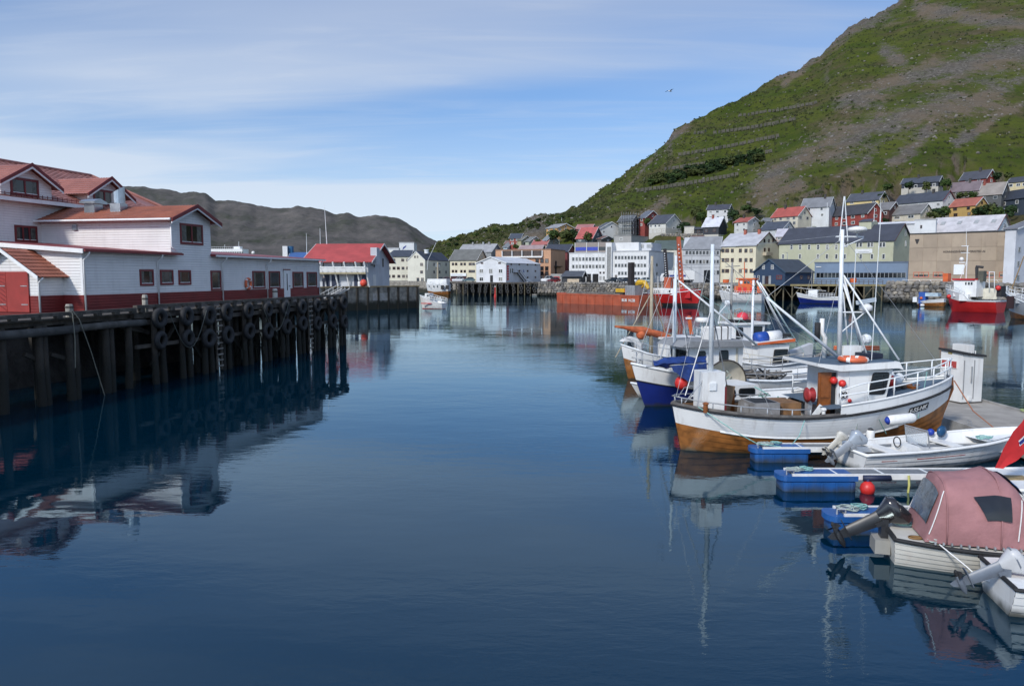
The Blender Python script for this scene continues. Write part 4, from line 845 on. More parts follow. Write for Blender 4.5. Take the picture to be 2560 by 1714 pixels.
# T2b tall white block with dark hipped roof in front
o = house('white_block', 'tall white flat roofed block rising behind the red roofed warehouse', 1036, 998, 1042, 705, 607, 604, (222, 224, 224), (190, 192, 194), D=330, depth=10, flat=True, wf=(0, 0), wr=(0, 0), zb=Z4, cat='building', pl=True)
f = MB(); fx, fz = o.fr.on(1011, 619, -.05); f.prism([(fx - .9, -.06, fz - 1), (fx + .6, -.06, fz + .3), (fx + .9, -.06, fz + 1.1), (fx - .5, -.06, fz + .2)], (0, .03, 0)); f.build('emblem', BLUEINK, o.T)
o = house('white_block', 'lower white flat roofed block beside the tall one', 998, 968, 1000, 705, 621, 619, (220, 222, 222), (190, 192, 194), D=322, depth=10, flat=True, wf=(0, 0), wr=(0, 0), zb=Z4, cat='building', pl=True)
o = house('hip_roof_building', 'cream building with dark hipped roof behind the white trawler', 1026, 966, 1036, 706, 641, 626, (226, 220, 196), (66, 72, 84), D=296, depth=12, hip=.25, wf=(5, 3), wr=(1, 2), zb=Z4, cat='building', pl=True, fm=FB)
# T3 cream with grey roof, shop below
o = house('shop_building', 'cream building with grey slate roof and dark red shop front', 1190.5, 1125, 1218, 707, 649.5, 624, (224, 214, 182), (112, 112, 106), D=268, depth=12, wf=(0, 0), wr=(1, 1), zb=Z4, cat='building', pl=True)
for y in (660, 678):
    for x in (1132.5, 1140.5, 1153.5, 1162, 1174.5, 1180, 1185): o.pw('F', x, y, .85, .95, 1, 1, FB)
a0, z1 = o.fr.on(1127, 683, 0); a1_, z0_ = o.fr.on(1166, 690, 0); MB().box(a0, a1_, -.35, -.01, z0_, z1).build('sign_band', RAIL, o.T); MB().box(a0 + .5, a1_ - 1.2, -.36, -.352, z0_ + .45, z0_ + .6).build('faded_lettering', FG, o.T)
MB().box(a0, a1_, -.06, -.004, Z4, z0_ - .05).build('shop_front', mat('dark_shopfront', (.05, .012, .014), .4), o.T)
# T4 grey roofs behind
o = house('grey_house', 'grey house with pale slate roof and tall chimney behind the cream shop', 1228, 1146, 1254, 642, 629, 610, (146, 150, 152), (158, 158, 160), D=330, depth=10, wf=(3, 1), wr=(1, 1), cat='building', chim=((.3, (150, 150, 150)), (.62, (160, 165, 170)), (.8, (150, 150, 150))))
# T5 white harbour warehouse
o = house('white_warehouse', 'white harbour warehouse with white roof and vertical red sign on the far wharf', 1265, 1190.5, 1351, 707.4, 657.5, 642.5, (224, 226, 228), (212, 214, 218), D=236, depth=23, gable='F', hip=.22, wf=(0, 0), wr=(0, 0), zb=Z4, cat='building', ov=.3, skirt=.2)
for y, h in ((677.5, 1.3), (697.5, 1.3)):
    for x in (1203.5, 1251.5): o.pw('F', x, y, 1.45, h, 2, 1, FW)
o.pw('F', 1227, 677.5, 1.4, 1.6, 2, 1, FW)
for x in (1205, 1249): o.pw('F', x, 657.5, .9, .5, 1, 1, FB)
for x, y in ((1278, 660.5), (1298, 661), (1318.5, 661.3), (1338.5, 661.5), (1298, 677), (1319, 677.3), (1338.5, 677.5), (1319, 693.5), (1338.5, 693)): o.pw('R', x, y, 1.0, .55, 1, 1, FB)
for x in (1276, 1281): o.pw('R', x, 677, .9, 1.6, 1, 1, FW)
a_, _ = o.fr.on(1229, 700, 0); MB().box(a_ - .5, a_ + .5, -.07, -.004, Z4, Z4 + 2.1).build('door', BLACK, o.T)
b0_, zt = o.fr.ona(1267, 663, o.L1); b1_, zb_ = o.fr.ona(1271.5, 701, o.L1)
sg = MB().box(o.L1 + .02, o.L1 + .12, b0_, b1_, zb_, zt).build('vertical_sign', REDS, o.T)
for i in range(6): MB().box(o.L1 + .121, o.L1 + .13, b0_ + (b1_ - b0_) * .25, b1_ - (b1_ - b0_) * .25, zt - .85 - i * .78, zt - .55 - i * .78).build('sign_mark', FW, o.T)
b0_, zt = o.fr.ona(1309.5, 672, o.L1); text(o.T, 'A', o.L1 + .02, b0_ - .6, zt - 1.2, 1.5, BLUEINK, (math.pi / 2, 0, math.pi / 2), name='emblem'); 
st = MB(); bs, zs = o.fr.ona(1287, 681, o.L1); be, ze_ = o.fr.ona(1309, 701, o.L1)
st.box(o.L1 + .02, o.L1 + 1.2, bs - 1.2, bs + 1.5, zs - .12, zs); 
for s_ in (.1, 1.1): st.bar((o.L1 + s_, bs + 1.4, zs - .1), (o.L1 + s_, be, Z4), .08, .3); st.bar((o.L1 + s_, bs + 1.4, zs + .9), (o.L1 + s_, be, Z4 + 1), .05, .05)
for i in range(11): st.box(o.L1 + .1, o.L1 + 1.1, bs + 1.5 + (be - bs - 1.5) * i / 11, bs + 1.9 + (be - bs - 1.5) * i / 11, zs - (zs - Z4) * i / 11 - .2, zs - (zs - Z4) * i / 11 - .14)
st.build('outside_stairs', WOODG, o.T)
# T6 brown hotel
o = house('brown_hotel', 'orange brown flat roofed hotel with a recessed top balcony', 1376.7, 1239, 1413, 704, 624, 620, (204, 152, 112), (150, 112, 90), D=262, depth=16, flat=True, wf=(0, 0), wr=(0, 0), zb=Z4, cat='building', pl=True)
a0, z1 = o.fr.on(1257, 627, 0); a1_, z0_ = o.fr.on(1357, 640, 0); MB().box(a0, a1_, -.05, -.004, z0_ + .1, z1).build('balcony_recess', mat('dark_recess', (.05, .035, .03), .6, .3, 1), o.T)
MB().box(a0, a1_, -.9, -.06, z0_ - .5, z0_ - .02).build('balcony', FW, o.T)
for i in range(5): x = a0 + (a1_ - a0) * i / 4; MB().box(x - .12, x + .12, -.8, -.06, z0_ - .02, z1).build('balcony_post', FW, o.T)
for x in (1343, 1355, 1367):
    for y in (652, 671, 683): o.pw('F', x, y, 1.3, 1.5, 1, 1, FB)
for x in (1352, 1366, 1300, 1270): o.pw('F', x, 695, 1.3, 1.4, 1, 1, FG)
b_, z_ = o.fr.ona(1388, 665, o.L1); MB().box(o.L1, o.L1 + .8, b_ - 1.5, b_ + 6, z_ - .2, z_).build('fire_escape', BLACK, o.T); MB().bar((o.L1 + .3, b_, Z4 + 2), (o.L1 + .3, b_, z_ + 1.8), .4, .4).build('flue', BLACK, o.T)
# T8 dark roof with red wall
o = house('red_hall', 'long dark roofed building with wine red wall behind the hotel', 1418, 1361, 1440, 690, 629, 611, (128, 52, 54), (62, 66, 78), D=282, depth=16, wf=(0, 0), wr=(0, 0), zb=Z4, cat='building')
# T7 kiosk
o = house('dark_kiosk', 'low dark grey kiosk on the quay in front of the white office block', 1452, 1407, 1464, 704.5, 690, 678, (64, 66, 70), (78, 82, 90), D=226, depth=7, wf=(0, 0), wr=(0, 0), zb=Z4, cat='kiosk', ov=.6, hip=.12)
a0, z1 = o.fr.on(1420, 697, 0); a1_, _ = o.fr.on(1449, 697, 0); MB().box(a0, a1_, -.9, -.5, Z4, z1).build('counter', mat('pale_wood', (.5, .4, .28), .7), o.T)
o = house('grey_annex', 'small grey annex with red garage door beside the kiosk', 1404, 1378, 1412, 704, 687, 684, (170, 168, 160), (200, 200, 196), D=244, depth=8, flat=True, wf=(0, 0), wr=(0, 0), zb=Z4, cat='building', pl=True)
MB().box(o.L1 * .25, o.L1 * .8, -.08, -.004, Z4, Z4 + 1.7).build('garage_door', REDS, o.T)
# T9 white office block
o = house('office_block', 'large white functionalist office block with rows of square windows', 1621, 1531, 1684.5, 703, 628, 622, (226, 226, 224), (186, 188, 190), D=226, depth=24, flat=True, wf=(0, 0), wr=(0, 0), zb=Z4, cat='building', pl=True)
T9 = o; T = o.T; fr = o.fr; wm = pcol((226, 226, 224))
for y in (643.8, 663.4, 683):
    for i in range(10):
        if y > 680 and i == 0: continue
        o.pw('F', 1540 + i * 8.05, y, .72, 1.05, 1, 1, FG)
aL, _ = fr.on(1423, 660, 0); aS0, _ = fr.on(1516.6, 660, 0); aS1, zS = fr.on(1532, 607, 0); zL = fr.on(1470, 633, 0)[1]
MB().box(aL, aS0 - .01, .02, 14, Z4 - 2, zL).build('wing_wall', wm, T); MB().box(aL - .1, aS0 - .02, -.1, 14.1, zL + .002, zL + .25).build('wing_roof', pcol((190, 192, 194)), T)
MB().box(aS0, aS1, -.9, 8, Z4 - 2, zS).build('stair_tower', wm, T)
for i in range(4): x = aS0 + (aS1 - aS0) * (.3 + .17 * i); MB().box(x - .09, x + .09, -.96, -.902, Z4 + 1, zS - 1.2).build('stair_light', GLASS, T)
for y in (647.5, 666):
    for i in range(10): o.pw('F', 1433.5 + i * 8.35, y, .75, 1.1, 1, 1, FG)
for x in (1501, 1509.5):
    o.pw('F', x, 681.5, .55, .6, 1, 1, FB); [o.pw('F', x + d_, 695, .16, 1.2, 1, 1, FG) for d_ in (-1.2, 1.6)]
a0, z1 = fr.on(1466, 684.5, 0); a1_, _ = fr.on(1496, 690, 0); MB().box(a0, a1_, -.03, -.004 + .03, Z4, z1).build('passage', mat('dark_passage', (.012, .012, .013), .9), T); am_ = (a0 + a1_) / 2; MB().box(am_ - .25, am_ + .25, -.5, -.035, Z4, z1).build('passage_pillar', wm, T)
o.pw('F', 1540, 694, .7, 1.7, 1, 1, FB)
for i in range(11): x = fr.on(1536 + i * 8.05, 655, 0)[0]; MB().box(x - .07, x + .07, -.10, -.004, Z4 + 3, o.ze - .3).build('pilaster', FW, T) if i % 2 == 0 else None
for i in range(6): x = fr.on(1429.5 + i * 16.7, 655, 0)[0]; MB().box(x - .07, x + .07, -.10, .018, Z4 + 3.1, zL - .3).build('pilaster', FW, T)
# penthouses
aP0, zP = fr.on(1533, 607, 2); aP1, _ = fr.on(1597, 607, 2); MB().box(aP0, aP1, 2, 14, o.ze + .29, zP).build('penthouse', wm, T); aP2, zP2 = fr.on(1631, 606, 5); MB().box(aP1 + .01, aP2, 4, 14, o.ze + .29, zP - .1).build('penthouse', pcol((206, 208, 212)), T)
for px in (1602, 1624): x, z = fr.on(px, 615, 3.98); MB().box(x - .9, x + .9, 3.9, 3.99, z - .5, z + .5).build('louvre', FG, T)
aQ0, _ = fr.on(1438, 607, 3); zq = fr.on(1470, 606, 3)[1]; MB().box(aQ0, aS0 - .02, 3, 13, zL + .26, zq).build('penthouse', pcol((150, 138, 130)), T)
w3 = (aS0 - aQ0) / 3
for i in range(3):
    MB().box(aQ0 + w3 * i + .15, aQ0 + w3 * (i + 1) - .15, 2.9, 2.995, zL + .9, zL + (zq - zL) * .58).build('blue_panel' if i < 2 else 'glazing', mat('blue_panel', (.03, .05, .32), .5) if i < 2 else GLASS, T)
    MB().box(aQ0 + w3 * i - .08, aQ0 + w3 * i + .08, 2.85, 2.995, zL + .27, zq).build('mullion', FW, T)
for y, r_ in ((662, .55), (684, .5)): b_, z_ = fr.ona(1642, y, o.L1); MB().lathe([(r_, 0), (r_, .06)], (o.L1 + .003, b_, z_), 14, 'x').build('round_window', GLASS, T)
# T10 green grey hall behind
o = house('green_roofed_hall', 'hall with dark green roof behind the white office block', 1712, 1630, 1730, 690, 623, 601, (204, 200, 184), (86, 100, 92), D=258, depth=20, wf=(0, 0), wr=(1, 2), zb=Z4, cat='building', pl=True, ov=.3)
o = house('grey_flat_block', 'grey flat roofed block on the slope behind the office penthouse', 1578, 1535, 1630, 606, 589, 588, (166, 164, 160), (150, 150, 150), D=300, depth=20, flat=True, wf=(1, 1), wr=(0, 0), cat='building', pl=True)
# T11 grey long building
o = house('grey_terrace', 'light grey building with two rows of windows and slate roof', 1798, 1707, 1806, 703, 621, 592, (186, 188, 190), (140, 142, 146), D=222, depth=11, hip=.2, wf=(0, 0), wr=(0, 0), zb=Z4, cat='building', pl=True, ov=.3)
for y in (631.5, 654):
    for i in range(10): o.pw('F', 1717 + i * 8.6, y, .8, 1.15, 1, 1, FG)
for y in (621.8 + 17.5, 661, 668): z_ = o.fr.on(1750, y, 0)[1]; MB().box(0, o.L1, -.06, -.004, z_ - .08, z_ + .08).build('string_course', pcol((150, 152, 154)), o.T)
for x in (1785, 1795): o.pw('F', x, 681, .9, 1.3, 1, 1, FG)
a0, z1 = o.fr.on(1760, 675, 0); a1_, _ = o.fr.on(1778, 690, 0); MB().box(a0, a1_, -.05, -.004, Z4, z1).build('shop_window', GLASS, o.T)
# T12 cream building
o = house('cream_tenement', 'cream four storey building with pale grey roof and red brick chimney', 1887.6, 1799, 1947, 703, 612.5, 581, (226, 216, 182), (184, 184, 188), D=214, depth=13, wf=(0, 0), wr=(0, 0), zb=Z4, cat='building', pl=True, trim=FB, chim=((.42, (176, 92, 70)), (.8, (176, 92, 70))))
for y in (626.5, 650, 677):
    for x in (1808, 1818, 1831, 1851, 1865, 1878): o.pw('F', x, y, .95 if x != 1818 else 1.3, 1.1, 1 if x != 1818 else 3, 1, FB)
for x, y in ((1911, 602), (1922, 602), (1932.5, 602), (1911.5, 624), (1922, 624)): o.pw('R', x, y, .8, 1.0, 1, 1, FB)
b_, z_ = o.fr.ona(1914, 639, o.L1); MB().box(o.L1, o.L1 + 1.1, b_ - 1.5, b_ + 1.8, z_, z_ + .9).build('balcony', pcol((190, 176, 150)), o.T)
# T13 pale green long building
o = house('green_warehouse', 'long pale green building with dark roof and white framed windows', 2229.6, 1948, 2279.5, 712, 600.5, 559.5, (186, 186, 154), (64, 68, 80), D=190, depth=15, wf=(0, 0), wr=(0, 0), zb=Z4, cat='building', pl=True, ov=.35, trim=FB)
for x in (1979, 2000.5, 2023, 2045.5, 2068.5, 2091): o.pw('F', x, 617.5, .8, 1.35, 1, 2, FW)
for x in (2112, 2148, 2176, 2206): o.pw('F', x - 4, 612, .75, 1.25, 1, 1, FW); o.pw('F', x + 4, 611.5, .75, 1.25, 1, 1, FW)
for x in (1958, 2000, 2045, 2067.5, 2091, 2112, 2152, 2180, 2209): o.pw('F', x, 641, .72, 1.3, 1, 1, FW)
for x, y, h in ((2264, 582, 1.6), (2264, 609, 1.4)): o.pw('R', x, y, .8, h, 1, 1, FW)
a0, z1 = o.fr.on(2138.5, 623, 0); a1_, z0_ = o.fr.on(2181, 632.5, 0); MB().box(a0, a1_, -.12, -.004, z0_, z1).build('sign', FW, o.T); MB().box(a0 + .8, a1_ - .8, -.13, -.121, z0_ + .22, z0_ + .38).build('faded_lettering', FG, o.T)
ap0, zp = o.fr.on(2150, 549, 5); ap1, zq_ = o.fr.on(2180, 570, 5); pb = MB().box(ap0, ap1, 4.5, 9, o.ze + 1, zp - .6).build('roof_house', pcol((190, 190, 160)), o.T); MB().prism([(ap0 - .3, 4.2, zp - .6), (ap1 + .3, 4.2, zp - .6), (ap1 - .2, 6.7, zp + .2), (ap0 + .2, 6.7, zp + .2)], (0, 0.001, 0)).build('roof_house_roof', rcol((72, 76, 88)), o.T)
# T14 blue grey annex
o = house('blue_grey_annex', 'low blue grey flat roofed hall with a long window band', 2268, 2037, 2273, 711, 656, 654, (116, 138, 164), (96, 112, 136), D=181, depth=6, flat=True, wf=(0, 0), wr=(0, 0), zb=Z4, cat='building', pl=True, skirt=.2)
a0, z1 = o.fr.on(2041, 682, 0); a1_, z0_ = o.fr.on(2264, 694, 0); bd = MB().box(a0, a1_, -.03, -.002, z0_, z1).build('window_band', GLASS, o.T)
n_ = 22
for i in range(n_ + 1): x = a0 + (a1_ - a0) * i / n_; MB().box(x - .05, x + .05, -.09, -.032, z0_, z1).build('mullion', FG, bd)
a0, z0_ = o.fr.on(2040, 668, 0); MB().box(a0, a0 + 1.25, -.15, -.004, z0_, z0_ + .17).build('wall_lamp', FW, o.T)
# T15 boathouse
o = house('blue_boathouse', 'dark blue wooden boathouse with white framed windows on stilts', 1962, 1884, 2034, 709, 680, 648.5, (40, 66, 96), (66, 74, 84), D=179, depth=13, gable='F', wf=(0, 0), wr=(0, 0), zb=Z4, cat='boathouse', ov=.3, skirt=.3, trim=mat('navy_trim', (.03, .06, .1), .6))
for x in (1909, 1931): o.pw('F', x, 667.5, .7, 1.05, 2, 2, FW)
for x in (1886, 1896.5): o.pw('F', x, 694, .55, 1.1, 1, 2, FW)
a_, z_ = o.fr.on(1917, 698, 0); MB().box(a_ - .35, a_ + .5, -.07, -.004, Z4, Z4 + 1.9).build('door', mat('dark_door', (.03, .012, .012), .6), o.T)
for s_ in (-1.15, .55): MB().box(a_ + s_, a_ + s_ + .6, -.12, -.004, Z4, Z4 + 2.0).build('door_leaf', FG, o.T)
for x in (1948,): o.pw('F', x, 693, 1.5, 1.0, 3, 1, TRIMR)
o.pw('R', 2003, 693, .9, .9, 1, 1, FB); o.pw('R', 2021, 693, .8, .9, 1, 1, FB)
# T16 concrete works with lettering
o = house('concrete_works', 'brown concrete industrial hall with dark lettering and black roof edge', 2526, 2275, 2529, 711, 579, 575, (172, 152, 128), (30, 30, 32), D=163, depth=6, flat=True, wf=(0, 0), wr=(0, 0), zb=Z4, cat='building', pl=True)
T16 = o; fr = o.fr
for i in range(7):
    for j in range(3):
        w_ = o.L1 / 7; h_ = (o.ze - Z4 - 2.2) / 3; MB().box(i * w_ + .03, (i + 1) * w_ - .03, -.07, -.004, Z4 + 2.2 + j * h_ + .03, Z4 + 2.2 + (j + 1) * h_ - .03).build('panel', pcol([(172, 152, 128), (166, 147, 124), (178, 158, 133)][(i * 2 + j) % 3]), o.T)
a0, z0_ = fr.on(2357.7, 632, -.08); a1_, _ = fr.on(2463, 629, -.08); text(o.T, 'HONNINGSVÅGEN & VERKSTED AS', a0, -.09, z0_, .62, INK, w=a1_ - a0, ext=.03)
a0, z0_ = fr.on(2511, 594.5, -.08); text(o.T, 'SVE', a0, -.09, z0_, .62, INK, ext=.03)
a0, z0_ = fr.on(2293, 602, -.08); MB().prism([(a0 - .5, -.1, z0_ + .4), (a0 + .5, -.1, z0_ + .4), (a0 + .12, -.1, z0_ - .7), (a0 - .12, -.1, z0_ - .7)], (0, .025, 0)).build('emblem', INK, o.T)
for x0, x1 in ((2284, 2322), (2333, 2358), (2440, 2486), (2498, 2522)):
    a0, z1 = fr.on(x0, 680, 0); a1_, z0_ = fr.on(x1, 693, 0); window_at(o.T, a0, a1_, z0_, z1, 0, 'b', 3 if x1 - x0 > 30 else 2, 1, FO, .1, None, .12)
a0, z1 = fr.on(2385, 661, 0); a1_, z0_ = fr.on(2410, 686, 0); MB().box(a0, a1_, -.1, -.072, z0_, z1).build('shutter_door', RAIL, o.T)
for i in range(9): a_, z_ = fr.on(2280 + i * 28, 700, -1.2); MB().bar((a_, -1.2, Z4), (a_ - .9, -1.2, Z4 + 1.1), .07, .07).build('railing_post', RAIL, o.T)
a0, _ = fr.on(2256, 700, -1.2); a1_, _ = fr.on(2530, 700, -1.2); MB().bar((a0, -1.2, Z4 + 1.1), (a1_, -1.2, Z4 + 1.1), .06, .06).build('railing', RAIL, o.T)
# T17, T18
o = house('white_tower_block', 'white building with grey slat corner at the right edge', 2533, 2527, 2640, 712, 572, 552, (210, 212, 216), (120, 120, 126), D=156, depth=26, wf=(0, 0), wr=(5, 4), zb=Z4, cat='building', pl=True, fm=FG)
o = house('white_roof_hall', 'white hall with pale roof and skylights behind the concrete works', 2487, 2322, 2527, 640, 573.5, 537, (222, 224, 226), (196, 192, 194), D=205, depth=14, wf=(0, 0), wr=(0, 0), cat='building', trim=TRIMR, pl=True)
for i in range(7): o.win('F', o.L1 * (i + .5) / 7, o.ze - .9, 1.5, 1.0)
o.win('R', o.L2 * .5, o.ze + 1.2, .6, 1.4)
for i in range(4):
    x = o.L1 * (.12 + i * .25); s_ = (o.zr - o.ze) / (o.L2 / 2); y = o.L2 * .27; z = o.ze + s_ * y + .2; MB().prism([(x, y - .6, z - .6 * s_), (x + 1.1, y - .6, z - .6 * s_), (x + 1.1, y + .6, z + .6 * s_), (x, y + .6, z + .6 * s_)], (0, 0, .1)).build('skylight', FG, o.roof)
b_, z_ = o.fr.ona(2512, 567, o.L1 + .05); MB().lathe([(.9, 0), (.8, .12), (.1, .3)], (o.L1 + .05, b_, z_), 14, 'x').build('satellite_dish', mat('dish_grey', (.18, .18, .19), .5), o.T)
o = house('white_annex', 'white flat roofed annex between the green warehouse and the pale roofed hall', 2338, 2287, 2342, 600, 549, 547, (220, 222, 222), (180, 180, 180), D=208, depth=8, flat=True, wf=(0, 0), wr=(0, 0), cat='building', pl=True)
o.pw('F', 2303, 567, .5, .9, 1, 1, FB)
o = house('white_shed_roof', 'low white roofed shed squeezed behind the green warehouse ridge', 2330, 2190, 2340, 568, 557, 552, (214, 216, 216), (214, 214, 216), D=215, depth=8, wf=(0, 0), wr=(0, 0), cat='shed', pl=True)
# ------------------------------------------------------------------ red roofed warehouse on the concrete quay
def concrete_quay():
    p0, p1 = G(840, 778), G(1048, 769.5); fr = Frame(p0, (p1.x - p0.x, p1.y - p0.y)); L_ = fr.loc(p1)[0]
    T = fthing('concrete_quay', 'weathered concrete quay with upright timber fenders and weedy foot', 'quay', fr)
    MB().box(-12, L_, 0, 60, -1.5, 3.95).build('quay_block', CONC, T); MB().box(-12.1, L_ + .1, -.12, .5, 3.955, 4.15).build('kerb', mat('ochre_kerb', (.33, .24, .12), .9, .3, .8), T)
    for i in range(13): x = -9 + (L_ + 8.5) * i / 12; MB().box(x - .16, x + .16, -.26, -.005, -.6, 3.95).build('fender_post', PILE, T)
    MB().box(L_ * .42, L_ * .62, -.05, -.003, 1.6, 2.9).build('patched_concrete', mat('patched_concrete', (.33, .31, .28), .9, .2, 2), T)
concrete_quay()
o = house('red_roofed_warehouse', 'white warehouse with bright red roof and slanted balcony posts on the concrete quay', 921, 770, 973, 716.8, 650, 611, (204, 208, 214), (186, 62, 58), D=132, depth=12, wf=(0, 0), wr=(0, 0), zb=4.0, skirt=.1, cat='building', ov=1.0)
T1 = o; T = o.T; L1, L2, ze = o.L1, o.L2, o.ze
for x in (935, 957): o.pw('R', x, 657, .65, 1.5, 1, 1, BLACK)
b_, z_ = o.fr.ona(945, 632, L1 + 1.1); MB().box(L1 + .02, L1 + 1.15, b_ - .9, b_ + .9, z_ - 2, z_ + .9).build('hoist_housing', wcol((204, 208, 214)), T)
b_, z_ = o.fr.ona(936, 704, L1); MB().box(L1 + .003, L1 + .06, b_ - .8, b_ + .8, 4.0, 6.1).build('door', FW, T)
zf = o.fr.on(850, 681, -1.3)[1]; MB().box(0, L1, -1.55, -.01, zf - .25, zf).build('balcony_floor', mat('ochre_beam', (.35, .3, .18), .8), T)
for i in range(4): MB().box(0, L1, -1.58, -1.53, zf + .12 + i * .24, zf + .29 + i * .24).build('balcony_board', FW, T)
for px in (812, 843, 871, 899, 921): a_, _ = o.fr.on(px, 690, -.8); MB().bar((a_ - .5, -1.55, ze - .35), (a_, -.25, 4.0), .22, .22).build('slanted_post', FW, T)
for px, w_ in ((803, 1.0), (859, .8), (895, 1.5)): o.pw('F', px, 660, w_, 1.6, 1, 1, BLACK)
for px0, px1 in ((806, 824), (829, 848), (885, 900), (905, 918)): a0, z1 = o.fr.on(px0, 687, 0); a1_, _ = o.fr.on(px1, 690, 0); MB().box(a0, a1_, -.06, -.004, 4.0, z1).build('loading_door', mat('navy_door', (.012, .02, .05), .6), T)
MB().tube([(L1 * .42 - 3.5, L2 / 2, o.zr), (L1 * .42 - 3.8, L2 / 2, o.zr + 7)], [.07, .03], 6).build('aerial', RAIL, T)
# ------------------------------------------------------------------ boats: builders
def itab(tab, t): return lerp(tab, t)
class Hull:
    def __init__(s, T, xs, xb, B, sheer, band, draft=0.55, stern=0.3, rb=0.6, rs=0.15, b0=0.0, qm=0.42, tm=0.42, bowp=2.3):
        s.T, s.xs, s.xb, s.B, s.sheer, s.band, s.draft, s.stern, s.rb, s.rs, s.b0, s.qm, s.tm, s.bowp = T, xs, xb, B, sheer, band, draft, stern, rb, rs, b0, qm, tm, bowp
    def w(s, t):
        if t > s.tm: u = (t - s.tm) / (1 - s.tm); return max(0.02, s.B / 2 * max(0, 1 - u ** s.bowp) ** 0.85)
        u = (s.tm - t) / s.tm
        if s.stern >= 1: return max(0.02, s.B / 2 * max(0, 1 - u ** 2.8) ** 0.7)
        return s.B / 2 * (1 - s.stern * u * u)
    def pt(s, t, q, sd, dz=0.0, off=0.0):
        zs = itab(s.sheer, t); dr = s.draft * (1 - 0.75 * max(0, (t - 0.8) / 0.2) ** 2); z = -dr + (zs + dr) * q; g = 1 if s.xb > s.xs else -1
        e = s.qm + (0.95 - s.qm) * max(0, (t - 0.5) / 0.5) ** 1.3 + (0.25 * max(0, (0.25 - t) / 0.25) if s.stern >= 1 else 0)
        x = s.xs + (s.xb - s.xs) * t - g * s.rb * (1 - q) ** 1.15 * max(0, (t - 0.5) / 0.5) ** 1.6 + g * s.rs * (1 - q) * max(0, (0.3 - t) / 0.3)
        return Vector((x, s.b0 + sd * (s.w(t) * max(q, 0.0) ** e + off), z + dz))
    def qb(s, t):
        zs = itab(s.sheer, t); dr = s.draft * (1 - 0.75 * max(0, (t - 0.8) / 0.2) ** 2); return max(0.03, min(0.98, (itab(s.band, t) + dr) / (zs + dr)))
    TT = [0, .015, .05, .1, .16, .23, .3, .38, .46, .54, .62, .69, .76, .82, .87, .915, .95, .975, .99, 1.0]
    def skin(s, mbot, mtop, planks=0, top_planks=0, names=('bottom', 'topsides')):
        for nm, mt, lo, hi, np_ in ((names[0], mbot, lambda t: 0.0, s.qb, planks), (names[1], mtop, s.qb, lambda t: 1.0, top_planks)):
            n = np_ if np_ else 5; parent = s.T
            def strip(a, b, steps, mb, off=0.0):
                for sd in (-1, 1):
                    for i in range(steps):
                        r0 = [s.pt(t, lo(t) + (hi(t) - lo(t)) * (a + (b - a) * i / steps), sd, 0, off * (1 - i / steps) if off else 0) for t in s.TT]; r1 = [s.pt(t, lo(t) + (hi(t) - lo(t)) * (a + (b - a) * (i + 1) / steps), sd, 0, off * (1 - (i + 1) / steps) if off else 0) for t in s.TT]
                        mb.loft([r0, r1], 0, False, False)
            if np_:
                for k in range(np_): mb = MB(); strip(k / np_, (k + 1) / np_, 2, mb, 0.022 if mt is not WHITEB or s.B < 2.5 else 0.007); mb.build('plank', mt, parent, smooth=True)
            else: mb = MB(); strip(0, 1, n, mb); mb.build(nm, mt, parent, smooth=True)
        if s.stern < 1:
            for a, b, mt in ((0, s.qb(0), mbot), (s.qb(0), 1, mtop)):
                pts = [s.pt(0, a + (b - a) * i / 5, -1) for i in range(6)] + [s.pt(0, b - (b - a) * i / 5, 1) for i in range(6)]; MB().add(pts, [tuple(range(12))]).build('transom', mt, s.T)
    def rim(s, name, mt, r=0.05, t0=0.0, t1=1.0, dz=0.0, off=0.0, q=1.0, close=True, flat=None):
        tt = [t for t in s.TT if t0 <= t <= t1]
        if tt[0] > t0: tt = [t0] + tt
        if tt[-1] < t1: tt = tt + [t1]
        m = MB(); qq = (lambda t: q) if not callable(q) else q
        path = [s.pt(t, qq(t), -1, dz, off) for t in tt]; far = [s.pt(t, qq(t), 1, dz, off) for t in tt]
        full = (list(reversed(far)) + path) if (s.stern < 1 or t0 > 0) else None
        if t1 >= 0.99: line = path + list(reversed(far))
        else: line = path
        if t0 <= 0.01 and t1 < 0.99: line = list(reversed(far)) + path if close else path
        if t1 >= 0.99 and t0 <= 0.01 and close: m.tube(line, r, 6, closed=True)
        elif t1 >= 0.99 or (t0 <= 0.01 and close): m.tube(line, r, 6)
        else: m.tube(path, r, 6); m.tube(far, r, 6)
        return m.build(name, mt, s.T, smooth=True)
    def deck(s, name, mt, t0, t1, zf, inset=0.05):
        tt = [t0] + [t for t in s.TT if t0 < t < t1] + [t1]; m = MB(); zf_ = zf if callable(zf) else (lambda t: zf)
        r0, r1 = [], []
        for t in tt:
            zs = itab(s.sheer, t); dr = s.draft * (1 - 0.75 * max(0, (t - 0.8) / 0.2) ** 2); q = min(1.0, max(0.05, (zf_(t) + dr) / (zs + dr))); a, b = s.pt(t, q, -1, 0, -inset), s.pt(t, q, 1, 0, -inset); a.z = b.z = zf_(t); r0.append(a); r1.append(b)
        m.loft([r0, r1], 0, False, False); return m.build(name, mt, s.T)
